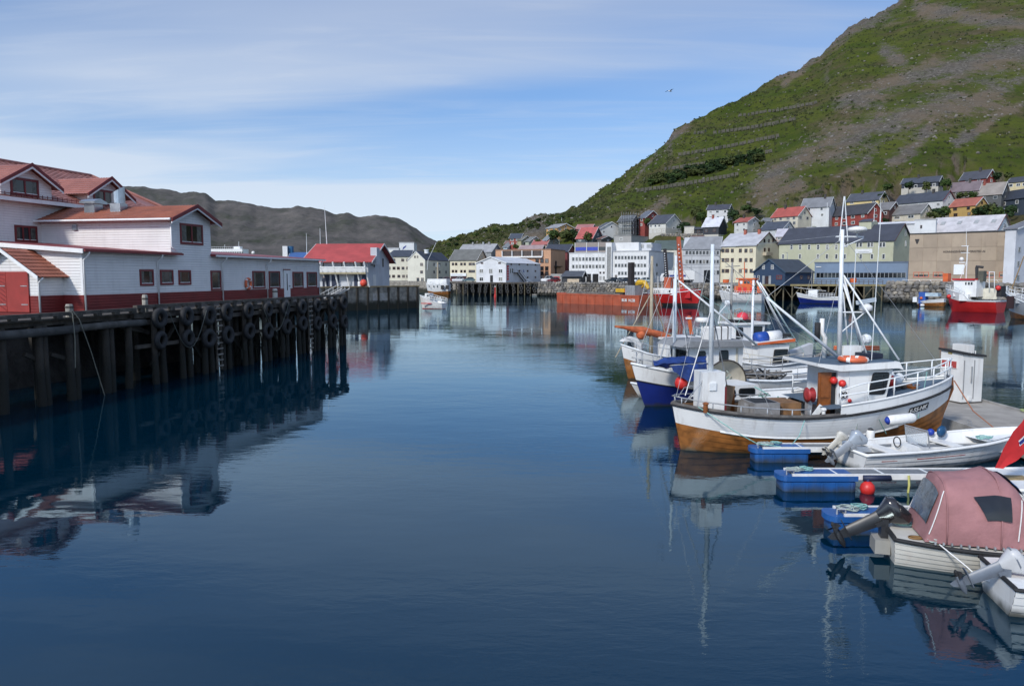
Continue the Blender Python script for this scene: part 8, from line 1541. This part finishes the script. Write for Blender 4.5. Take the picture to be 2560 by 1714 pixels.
b = FBoat('small_white_boat', 'small white boat with red stripe at the corner of the concrete quay', (1050, 771), (1111, 772), 'L', 2.6, [(0, 1.0), (.4, 1.4), (1, 2.4)], [(0, .02), (1, .1)], RED, WHITEB, .4, .1, .5, 'motorboat'); b.box(1062, 733, 1074, 743, -.8, .8, WHITEB, 'cabin'); b.box(1066, 735, 1074, 741, -.83, -.802, GLASS, 'window'); b.box(1052, 757, 1078, 759.5, -1.35, -1.25, RED, 'stripe'); b.bar((1080, 748), (1110, 770), .06, RAIL, 'stern_frame'); b.bar((1110, 770), (1100, 742), .06, RAIL, 'stern_frame'); b.rail(0, .6, .9)
b = FBoat('yellow_mast_trawler', 'white trawler with yellow mast behind the red roofed warehouse', (950, 722), (1050, 722), 'L', 5, [(0, 3.0), (1, 4.6)], [(0, .6), (1, .6)], RED, WHITEB, .8, .1, 1.0, 'trawler'); b.box(977, 671, 1012, 716, -2.4, 2.4, WHITEB, 'superstructure'); b.box(989, 679, 1000, 692, -2.44, -2.41, mat('maroon_hatch', (.12, .02, .02), .6), 'hatch'); b.box(978, 655, 1006, 671, -2, 2, WHITEB, 'bridge'); b.box(983, 658, 1003, 666, -2.04, -2.01, GLASS, 'bridge_window'); b.bar((997, 672), (994, 625), .22, YEL, 'yellow_mast'); b.bar((1004, 660), (996, 652), .15, YEL, 'mast_arm'); b.box(986, 632, 1000, 633.5, -.2, .2, RAIL, 'radar'); b.bar((1012, 655), (1012, 625), .04, RAIL, 'aerial'); b.bar((1015, 716), (1006, 675), .25, WHITEB, 'gantry')
# ship and blue building behind the left wharf
b = FBoat('coastal_ship', 'white coastal ship whose bridge shows above the low roof', (380, 715), (660, 715), 'R', 14, [(0, 7), (1, 9)], [(0, 1), (1, 1.2)], RED, WHITEB, 1.5, .1, 5, 'ship'); b.box(400, 640, 608, 690, -5, 5, WHITEB, 'superstructure'); bb = b.box(450, 622, 606, 640, -5, 5, WHITEB, 'bridge_deck')
for i in range(18): b.box(530 + i * 4.4, 629, 533 + i * 4.4, 634, -5.1, -5.01, GLASS, 'bridge_window')
for i in range(14): b.bar((530 + i * 5.2, 622), (530 + i * 5.2, 617), .05, RAIL, 'rail_post', -4.9)
b.bar((525, 617), (600, 617), .05, RAIL, 'rail', -4.9); b.box(584, 616, 600, 622, -2, 2, WHITEB, 'monkey_island'); b.bar((597, 617), (597, 604), .1, RAIL, 'mast'); a, z = b.F.on(633, 632, 0); MB().ball((a, 0, z), 1.0, 10).build('satellite_dome', FENDW, b.T, smooth=True); b.bar((633, 640), (633, 632), .3, FENDW, 'dome_post'); b.bar((561, 622), (562, 611), .08, RAIL, 'aerial')
o = house('blue_roofed_terminal', 'terminal with blue metal roof and two tone chimney block behind the low hall', 793, 724, 800, 700, 645, 632, (200, 204, 206), (52, 98, 160), D=215, depth=14, wf=(0, 0), wr=(0, 0), zb=Z4, cat='building'); a, z = o.fr.on(718, 615, 3); a1, _ = o.fr.on(706, 615, 3); a2, _ = o.fr.on(732, 615, 3); zb_ = o.fr.on(718, 650, 3)[1]; MB().box(a1, a, 3, 6, zb_, z).build('chimney_block', FENDW, o.T); MB().lathe([((a2 - a) / 2, zb_), ((a2 - a) / 2, z)], ((a + a2) / 2 + .01, 4.6, 0), 12).build('blue_silo', mat('silo_blue', (.02, .1, .2), .5), o.T)
for px, y0, y1, Y in ((767, 583, 632, 216), (801, 570, 625, 200)): t = thing('aerial_pole', 'thin white aerial %s' % ('above the blue terminal roof' if px < 790 else 'beside the left end of the bright red roof'), 'aerial', A(px, y1, Y)); zz = A(px, y0, Y).z - t.location.z; MB().tube([(0, 0, -2), (0, 0, zz)], [.1, .04], 6).build('pole', RAIL, t); MB().box(-.2, .2, -.05, .05, 0, .15).build('bracket', STEEL, t)
# ------------------------------------------------------------------ buoy heap, person, vehicles, lamps
q = A(909, 713, 129.5); ball_buoy('big orange red buoy lying on the concrete quay', Vector((q.x, q.y, 4.15 + .55)), .6, mat('orange_red_buoy', (.6, .06, .03), .5)); q2 = A(899, 714, 129.6); t = thing('white_canister', 'white canister beside the orange red buoy', 'canister', (q2.x, q2.y, 4.15)); MB().lathe([(.3, 0), (.32, .6), (.25, .8)], (0, 0, 0), 10).build('body', FENDW, t); MB().lathe([(.12, .8), (.12, .9)], (0, 0, 0), 8).build('cap', BLACK, t)
def person():
    p = A(810, 716, 131); T = thing('person', 'person in dark jacket standing under the balcony of the red roofed warehouse', 'person', (p.x, p.y, 4.0))
    me = bpy.data.meshes.new('body'); V = [(0, 0, .95), (0, 0, 1.25), (0, 0, 1.45), (0, 0, 1.55), (0, .01, 1.66), (0, .01, 1.76), (-.19, 0, 1.42), (-.27, .02, 1.15), (-.25, -.08, .92), (.19, 0, 1.42), (.27, .02, 1.15), (.24, -.1, .95), (-.1, 0, .9), (-.11, .02, .5), (-.12, .03, .08), (-.13, -.12, .04), (.1, 0, .9), (.12, -.02, .5), (.13, .03, .08), (.14, -.12, .04)]
    E = [(0, 1), (1, 2), (2, 3), (3, 4), (4, 5), (2, 6), (6, 7), (7, 8), (2, 9), (9, 10), (10, 11), (0, 12), (12, 13), (13, 14), (14, 15), (0, 16), (16, 17), (17, 18), (18, 19)]; me.from_pydata(V, E, []); o = bpy.data.objects.new('body', me); COL.objects.link(o); o.parent = T
    md = o.modifiers.new('skin', 'SKIN'); rad = [.16, .17, .15, .06, .10, .08, .07, .055, .04, .07, .055, .04, .1, .07, .05, .05, .1, .07, .05, .05]
    for i, v in enumerate(me.skin_vertices[0].data): v.radius = (rad[i], rad[i] * .85); v.use_root = (i == 0)
    o.modifiers.new('sub', 'SUBSURF').levels = 1; me.materials.append(mat('dark_clothes', (.02, .025, .04), .9))
    MB().ball((0, .01, 1.69), .105, 10, 0, 1.15).build('head', mat('skin_tone', (.45, .28, .2), .6), T, smooth=True); MB().ball((0, .03, 1.75), .1, 10, 0, .8).build('hair', mat('dark_hair', (.03, .02, .015), .8), T, smooth=True)
person()
CARB = {}
def car(label, px, py, D, rz, col, van=False, z=None):
    p = A(px, py, D); T = thing('van' if van else 'parked_car', label, 'van' if van else 'car', (p.x, p.y, 3.92), rz, 'vehicles parked along the quay'); cm = mat('car_%d_%d_%d' % col, C(*col)[:3], .3, .05, 3, coat=.5); k = 1.25 if van else 1.0; m = MB()
    def ring(x, w, z0, z1): return [(x, -w, z0), (x, w, z0), (x, w * 1.0, z0 + .3), (x, w * .92, z1), (x, -w * .92, z1), (x, -w, z0 + .3)]
    m.loft([ring(-2.1, .78, .35, .72 * k), ring(-1.9, .86, .28, .84 * k), ring(-.9, .88, .25, .9 * k), ring(.9, .88, .25, .92 * k), ring(1.85, .86, .28, .9 * k), ring(2.1, .8, .35, .8 * k)]); weld(m.build('body', cm, T), 30)
    h = 1.42 if not van else 1.95; c = MB(); c.loft([[(-.95, -.74, .9 * k), (-.95, .74, .9 * k), (1.75, .74, .9 * k), (1.75, -.74, .9 * k)], [(-.25, -.62, h), (-.25, .62, h), (1.25 if not van else 1.7, .62, h), (1.25 if not van else 1.7, -.62, h)]]); c.build('cabin_glass', GLASS, T); r = MB(); r.box(-.28, 1.3 if not van else 1.72, -.64, .64, h + .003, h + .06); r.build('roof', cm, T)
    for x in (-.95, .45, 1.55): 
        for s in (-.72, .72): MB().bar((x + (0 if x > 0 else 0), s, .9 * k), (x + (.7 if x < 0 else (-.1)), s * .87, h), .07, .05).build('pillar', cm, T)
    for x in (-1.3, 1.3):
        for s in (-.86, .72): w = MB().lathe([(.31, 0), (.33, .03), (.33, .13), (.31, .16)], (x, s, .33), 12, 'y').build('wheel', BLACK, T); MB().lathe([(.2, -.01), (.2, .17)], (x, s, .33), 10, 'y').build('rim', STEEL, w)
    for s in (-.6, .6): MB().box(-2.12, -2.06, s - .16, s + .16, .55 * k, .7 * k).build('headlight', FENDW, T); MB().box(2.06, 2.12, s - .16, s + .16, .6 * k, .75 * k).build('tail_light', REDB, T)
for a in (('black car parked below the cream gable building', 1096, 703, 262, .1, (28, 28, 32)), ('dark red car beside the black one before the cream gable building', 1114, 704, 258, .05, (110, 30, 28)), ('white car parked left of the white warehouse', 1146, 705, 250, .1, (215, 215, 215)), ('teal grey estate car next to the white warehouse', 1172, 705, 247, 0.0, (70, 92, 96)), ('maroon car right of the white warehouse van', 1384, 705, 236, .2, (96, 34, 36)), ('dark green car parked nearest the stair tower of the office block', 1530, 704, 222, .25, (30, 36, 36)), ('silver car parked second from the stair tower', 1552, 704, 223, 1.2, (176, 186, 190)), ('black car low in the row before the office block', 1562, 705, 220, .2, (36, 42, 48)), ('pale silver car right of the black spud leg', 1590, 704, 221, 1.1, (196, 204, 206)), ('grey green people carrier at the right end of the office car row', 1610, 704, 221, .15, (150, 166, 164))): car(*a)
car('white van parked beside the brown hotel', 1369, 704, 238, .1, (222, 222, 220), True)
def truck():
    p = A(1700, 704, 205); T = thing('box_truck', 'white box truck with blue stripe on the quay street', 'truck', (p.x, p.y, 3.92), .05); MB().box(-3.4, 3.6, -1.2, 1.2, .9, 3.4).build('cargo_box', FENDW, T); MB().box(-3.42, 1.2, -1.23, -1.202, 1.7, 2.2).build('blue_stripe', BLUEINK, T); MB().prism([(-5.2, -1.1, .5), (-3.5, -1.1, .5), (-3.5, -1.1, 2.6), (-4.7, -1.1, 2.6), (-5.2, -1.1, 1.6)], (0, 2.2, 0)).build('cab', FENDW, T); MB().prism([(-5.0, -1.12, 1.7), (-4.0, -1.12, 1.7), (-4.0, -1.12, 2.4), (-4.65, -1.12, 2.4)], (0, 2.24, 0)).build('cab_window', GLASS, T)
    for x in (-4.4, 1.6, 2.7):
        for s in (-1.15, .9): MB().lathe([(.45, 0), (.45, .25)], (x, s, .45), 12, 'y').build('wheel', BLACK, T)
    MB().box(-3.4, 3.5, -.9, .9, .6, .9).build('chassis', BLACK, T)
truck()
def pole(label, px, y0, y1, D=None, lamp=None, cat='flagpole', name='flagpole'):
    p = (hit(px, y1, rough=False) if D is None else A(px, y1, D)); T = thing(name, label, cat, p); h = A(px, y0, p.y).z - p.z; MB().tube([(0, 0, -1), (0, 0, h)], [.11, .05], 6).build('pole', RAIL if not lamp else STEEL, T); (MB().ball((0, 0, h), .12, 8).build('finial', FENDW, T) if not lamp else MB().bar((0, 0, h), (lamp, -.2, h + .1), .14, .1).build('lamp_head', STEEL, T))
for a in (('white flagpole above the yellow house', 1404, 545, 563, 372), ('tall flagpole by the bush below the grey gable house', 1398, 585, 612, 330), ('pole on the grass left of the white house with dark roof', 1762, 501, 540, 340), ('thin pole between the lamp and the near black house', 1740, 542, 566, 325), ('pole on the slope above the red tiled house', 1925, 480, 515, 330), ('flagpole before the large red house', 2067, 508, 552, 255), ('tall white flagpole right of the large red house', 2200, 500, 550, 255), ('slim pole at the right front of the large red house', 2185, 520, 548, 256)): pole(*a)
pole('street lamp with a long arm above the grey garages', 1718, 524, 563, 330, 2.0, 'street lamp', 'street_lamp'); pole('street lamp high on the slope near the slate blue house', 2526, 418, 446, 300, 1.2, 'street lamp', 'street_lamp'); pole('lamp post before the grey terrace', 1729, 622, 668, 219, .5, 'street lamp', 'street_lamp'); pole('curved lamp on the pale green warehouse front', 1968, 632, 648, 188.5, -.6, 'street lamp', 'street_lamp')
# retaining walls and scaffolded house
t = thing('stone_terrace_wall', 'grey stone terrace wall above the green roofed hall', 'wall', (0, 0, 0)); p, q = hit(1655, 592, rough=False), hit(1760, 590, rough=False)
for i in range(24):
    for j in range(3): c = p.lerp(q, (i + .5 * (j % 2)) / 24); put(ROCKS[(i + j) % 9], 'stone', t, (c.x, c.y - .3, c.z - 1.2 + j * .8), (0, .1 * (i % 3), i), (1.5, .9, 1.1))
def scaffold_house():
    o = house('scaffolded_house', 'grey house under repair behind tall scaffolding', 1578, 1546, 1597, 580, 553, 538, (120, 124, 122), (96, 100, 104), wf=(2, 1), wr=(2, 1), depth=9); s = fthing('scaffolding', 'steel scaffolding standing against the grey house under repair', 'scaffolding', o.fr); zt = o.zr + 1
    for i in range(5): x = o.L1 * (.3 + .7 * i / 4); MB().tube([(x, -1, o.z0 - 1), (x, -1, zt)], .06, 5).build('upright', STEEL, s)
    for i in range(4): y = o.L2 * i / 3; MB().tube([(o.L1 + 1, y, o.z0 - 1), (o.L1 + 1, y, zt)], .06, 5).build('upright', STEEL, s)
    for k in range(4): z = o.z0 + (zt - o.z0) * (k + .6) / 4.2; MB().box(o.L1 * .3, o.L1 + 1, -1.3, -.7, z, z + .08).build('walk_board', WOODG, s); MB().box(o.L1 + .7, o.L1 + 1.3, -1, o.L2, z, z + .08).build('walk_board', WOODG, s)
scaffold_house()
# ------------------------------------------------------------------ snow fences on the hill
def snow_panel():
    m = MB()
    for k in range(4): m.box(-1, 1, -.05, .05, .3 + k * .48, .66 + k * .48)
    for x in (-.85, .85): m.bar((x, .1, -.6), (x, .1, 2.2), .14, .14); m.bar((x, 1.2, -.4), (x, .1, 1.8), .12, .12)
    return m.mesh('panel', mat('weathered_fence', (.105, .095, .08), .95, .25, 1.5))
SP = snow_panel()
for (x0, y0), (x1, y1), lab in (((1845, 290), (2043, 257), 'snow fence row highest on the green hillside'), ((1782, 333), (1991, 298), 'snow fence row second from the top of the hillside'), ((1732, 333), (1769, 327), 'short snow fence row at the left of the second row'), ((1695, 388), (1949, 340), 'snow fence row third from the top of the hillside'), ((1658, 425), (1932, 379), 'snow fence row just above the planted conifers'), ((1590, 479), (1847, 438), 'lowest snow fence row below the planted conifers')):
    n = max(4, int((x1 - x0) / 10)); T = thing('snow_fence', lab, 'fence', (0, 0, 0), 0, 'snow fences on the hillside'); T.location = hit(x0, y0) or (0, 0, 0); base = T.location.copy(); pts = []
    for i in range(n + 1):
        s = i / n; py = y0 + (y1 - y0) * s + 3.0 * math.sin(math.pi * s) + 4; q = hit(x0 + (x1 - x0) * s, py); pts.append(q)
    for a, c in zip(pts, pts[1:]):
        if a is None or c is None: continue
        d = c - a; mid = (a + c) / 2; put(SP, 'panel', T, mid - base + Vector((0, 0, .2)), (0, -math.atan2(d.z, math.hypot(d.x, d.y)), math.atan2(d.y, d.x)), (min(3, math.hypot(d.x, d.y)) / 2 * .8, 1, .85))
# ------------------------------------------------------------------ level the ground under and before each hillside house
def terraces():
    me = HILL.data; fr_ = [(f, a, b, z, f.W(a / 2, b / 2)) for f, a, b, z in FOOT]
    for v in me.vertices:
        x, y = v.co.x, v.co.y
        if y > 400: continue
        for f, a, b, z, c in fr_:
            if abs(x - c.x) > 30 or abs(y - c.y) > 30: continue
            p, q = f.loc((x, y)); e = max(-2.5 - p, p - a - 2.5, -6.5 - q, q - b - 1.0, 0)
            lim = z - .1 + e * 1.2
            if e < 6 and v.co.z > lim: v.co.z = lim
    me.update()
terraces()
# ------------------------------------------------------------------ trees
def leafy(seed, cone=False, n=420):
    rnd = random.Random(seed); m = MB(); lumps = [(rnd.uniform(-.28, .28), rnd.uniform(-.28, .28), rnd.uniform(.35, .85), rnd.uniform(.2, .34)) for _ in range(9)]
    for i in range(n):
        if cone: z = rnd.random() ** 1.3; r = (1 - z) * .34 * (.55 + .45 * rnd.random()) + .02; t = rnd.uniform(0, 6.283); c = Vector((r * math.cos(t), r * math.sin(t), .06 + z * .94)); s = .05 + .05 * rnd.random(); dn = Vector((math.cos(t), math.sin(t), -.5))
        else:
            lx, ly, lz, lr = rnd.choice(lumps); d = Vector((rnd.gauss(0, 1), rnd.gauss(0, 1), rnd.gauss(0, .9))).normalized() * lr * (.6 + .45 * rnd.random()); c = Vector((lx, ly, lz)) + d; s = .045 + .05 * rnd.random(); dn = d.normalized()
        x, y = perp((dn + Vector((rnd.uniform(-.6, .6), rnd.uniform(-.6, .6), rnd.uniform(-.3, .8)))).normalized()); m.add([c - x * s - y * s * .6, c + x * s * .9 - y * s * .7, c + x * s + y * s * .8, c - x * s * .8 + y * s], [(0, 1, 2, 3)])
    return m
def leaf_mat(name, c): 
    m = mat(name, c, .8, .45, 2.2, spec=.2); return m
LEAF = [leaf_mat('leaf_green', (.040, .068, .016)), leaf_mat('leaf_dark', (.022, .042, .014)), leaf_mat('leaf_olive', (.058, .072, .020))]
CROWN = [leafy(i).mesh('crown', LEAF[i % 3]) for i in range(6)]; CONE = [leafy(20 + i, True, 300).mesh('crown', LEAF[1]) for i in range(3)]
TRUNK = MB().tube([(0, 0, -.3), (.02, 0, .25), (.0, .02, .55)], [.035, .028, .012], 6).tube([(.0, 0, .2), (.12, .05, .5)], [.015, .006], 5).tube([(.0, 0, .25), (-.12, -.04, .55)], [.015, .006], 5).mesh('trunk', mat('bark', (.08, .06, .045), .95))
TN = [0]
def tree(label, px, py, hpx, wide=1.0, cone=False, group=None, D=None):
    p = hit(px, py, rough=False) if D is None else A(px, py, D)
    if p is None: return
    p.z = ter(p.x, p.y); T = thing('conifer' if cone else 'leafy_tree', label, 'tree', p, random.uniform(0, 6), group); h = hpx * p.y / FPX; TN[0] += 1; put((CONE if cone else CROWN)[TN[0] % (3 if cone else 6)], 'crown', T, (0, 0, 0), (0, 0, 0), (h * wide, h * wide, h)); put(TRUNK, 'trunk', T, (0, 0, 0), (0, 0, 0), (h, h, h))
for a in (('round bush before the white house with the yellow basement', 1709, 586, 28, 1.1), ('tall dark tree beside the street lamp on the slope', 1738, 552, 34, .8), ('slim tree right of the tall dark one by the slope lamp', 1755, 556, 24, .9), ('tree at the right gable of the lone white house', 1832, 556, 30, .9), ('low tree right of the lone white house', 1848, 560, 20, 1.2), ('broad bush behind the short red roofed house', 1870, 534, 18, 1.6), ('bush above the short red roofed house', 1893, 542, 18, 1.4), ('dense tree left of the dark house with big red roof', 1415, 606, 30, 1.3), ('dense tree below the yellow house', 1385, 604, 26, 1.2), ('bushy tree beside the grey gable house', 1432, 602, 26, 1.2), ('dark conifer before the big red roofed house', 1470, 606, 22, 1.1), ('tree before the brick red house', 1620, 566, 18, 1.1), ('leafy tree below the long white house', 2345, 549, 28, 1.0), ('round tree right of the cream shuttered house', 2335, 551, 26, 1.2), ('slender tree before the gable of the long white house', 2362, 548, 30, .8), ('leafy tree right of the mustard yellow house', 2450, 546, 30, 1.2), ('second leafy tree right of the mustard yellow house', 2474, 544, 32, 1.1), ('dark tree below the slate blue house', 2500, 548, 30, 1.0), ('conifer below the slate blue house at the right', 2525, 548, 34, .8), ('small tree below the purplish roofed house', 2405, 500, 20, 1.3), ('tree left of the slate blue house door', 2432, 500, 20, 1.0), ('tree before the dark navy house', 2272, 478, 22, 1.0), ('second tree before the dark navy house', 2316, 478, 22, .9), ('bush at the right gable of the dark navy house', 2368, 474, 24, 1.1), ('tree behind the topmost red house', 2496, 452, 22, 1.1), ('bush right of the topmost red house', 2520, 450, 18, 1.3), ('tree left of the pale yellow veranda house', 2220, 480, 16, 1.4), ('bush right of the pale yellow veranda house', 2205, 500, 14, 1.5), ('green bush at the left foot of the red pointed house', 1345, 612, 12, 1.6), ('bush before the light blue gable house', 1290, 626, 14, 1.2), ('low bush right of the large red house', 2215, 562, 14, 1.4), ('bush left of the low pale grey house', 1905, 568, 16, 1.3)): tree(*a)
rc = random.Random(9)
for i in range(95):
    s = rc.random(); x = 1632 + 270 * s; y = 458 - 62 * s + rc.uniform(-8, 12) * (1 if s > .15 else .4); tree('dwarf conifer in the dark planted patch between the snow fences', x, y, rc.uniform(11, 19), rc.uniform(1.3, 1.9), rc.random() < .5, 'planted conifers between the snow fences')
for i in range(26):
    s = rc.random(); tree('scattered dark bush on the rocky left shoulder of the hill', 1120 + 320 * s, 612 - 55 * s + rc.uniform(-16, 8), rc.uniform(6, 11), 1.6, False, 'bushes on the left shoulder of the hill')
# ------------------------------------------------------------------ boulders and tufts strewn over the hillside
def strewn():
    rnd = random.Random(3); me = HILL.data; at = me.attributes['scree'].data; bo, tu = MB(), MB(); n = len(me.vertices); nb = nt_ = 0
    while nb < 2600 or nt_ < 5200:
        i = rnd.randrange(n); v = me.vertices[i].co
        if v.y < 285 or v.y > 760: continue
        q = proj(v)
        if not (1050 < q[0] < 2600 and -40 < q[1] < 640): continue
        sc = at[i].value; p = Vector((v.x + rnd.uniform(-2.5, 2.5), v.y + rnd.uniform(-2, 2), 0)); p.z = ter(p.x, p.y)
        if any(abs(p.x - c.x) < 12 and abs(p.y - c.y) < 12 for c in FC): continue
        if nb < 2600 and rnd.random() < .15 + .85 * sc:
            r = rnd.choice((.35, .5, .5, .8, .8, 1.3)) * rnd.uniform(.7, 1.3); src = rnd.choice(ROCKS); R_ = Matrix.LocRotScale(p, __import__('mathutils').Euler((rnd.uniform(-.5, .5), rnd.uniform(-.5, .5), rnd.uniform(0, 6))), (r * 1.3, r, r * .8)); bo.add([R_ @ w.co for w in src.vertices], [tuple(f.vertices) for f in src.polygons]); nb += 1
        elif nt_ < 5200 and rnd.random() < 1 - .8 * sc:
            h = rnd.uniform(.35, 1.1); nt_ += 1
            for k in range(5): a = rnd.uniform(0, 6.283); w = rnd.uniform(.4, 1.0) * h; c = p + Vector((rnd.uniform(-.8, .8) * h, rnd.uniform(-.8, .8) * h, 0)); d = Vector((math.cos(a), math.sin(a), 0)) * w * .6; tu.add([c - d + Vector((0, 0, -.1)), c + d + Vector((0, 0, -.1)), c + d * .7 + Vector((.1, 0, h * rnd.uniform(.4, .9))), c - d * .6 + Vector((-.1, .1, h * rnd.uniform(.5, 1)))], [(0, 1, 2, 3)])
    tag(bo.build('boulders', mat('hill_boulder', (.135, .122, .104), .95, .45, .3, bump=.1, bscale=3)), 'grey boulders strewn over the green hillside', None, None, 'stuff'); tag(tu.build('heather_tufts', leaf_mat('heather', (.036, .044, .014))), 'low dark heather and grass tufts on the hillside', None, None, 'stuff')
FC = [f.W(a / 2, b / 2) for f, a, b, z in FOOT]
strewn()
# ------------------------------------------------------------------ gull
g = thing('gull', 'small gull gliding high in the blue sky', 'bird', A(1675, 228, 90), .5); MB().lathe([(.01, -.28), (.07, -.12), (.08, .05), (.05, .2), (.01, .3)], (0, 0, 0), 8, 'x').build('body', FENDW, g, smooth=True)
for s in (-1, 1): MB().add([(-.1, 0, .02), (.1, 0, .02), (.12, s * .35, .14), (-.04, s * .35, .14), (-.12, s * .75, .06), (-.02, s * .75, .06)], [(0, 1, 2, 3), (3, 2, 5, 4)]).build('wing', mat('gull_grey', (.4, .42, .45), .8), g)
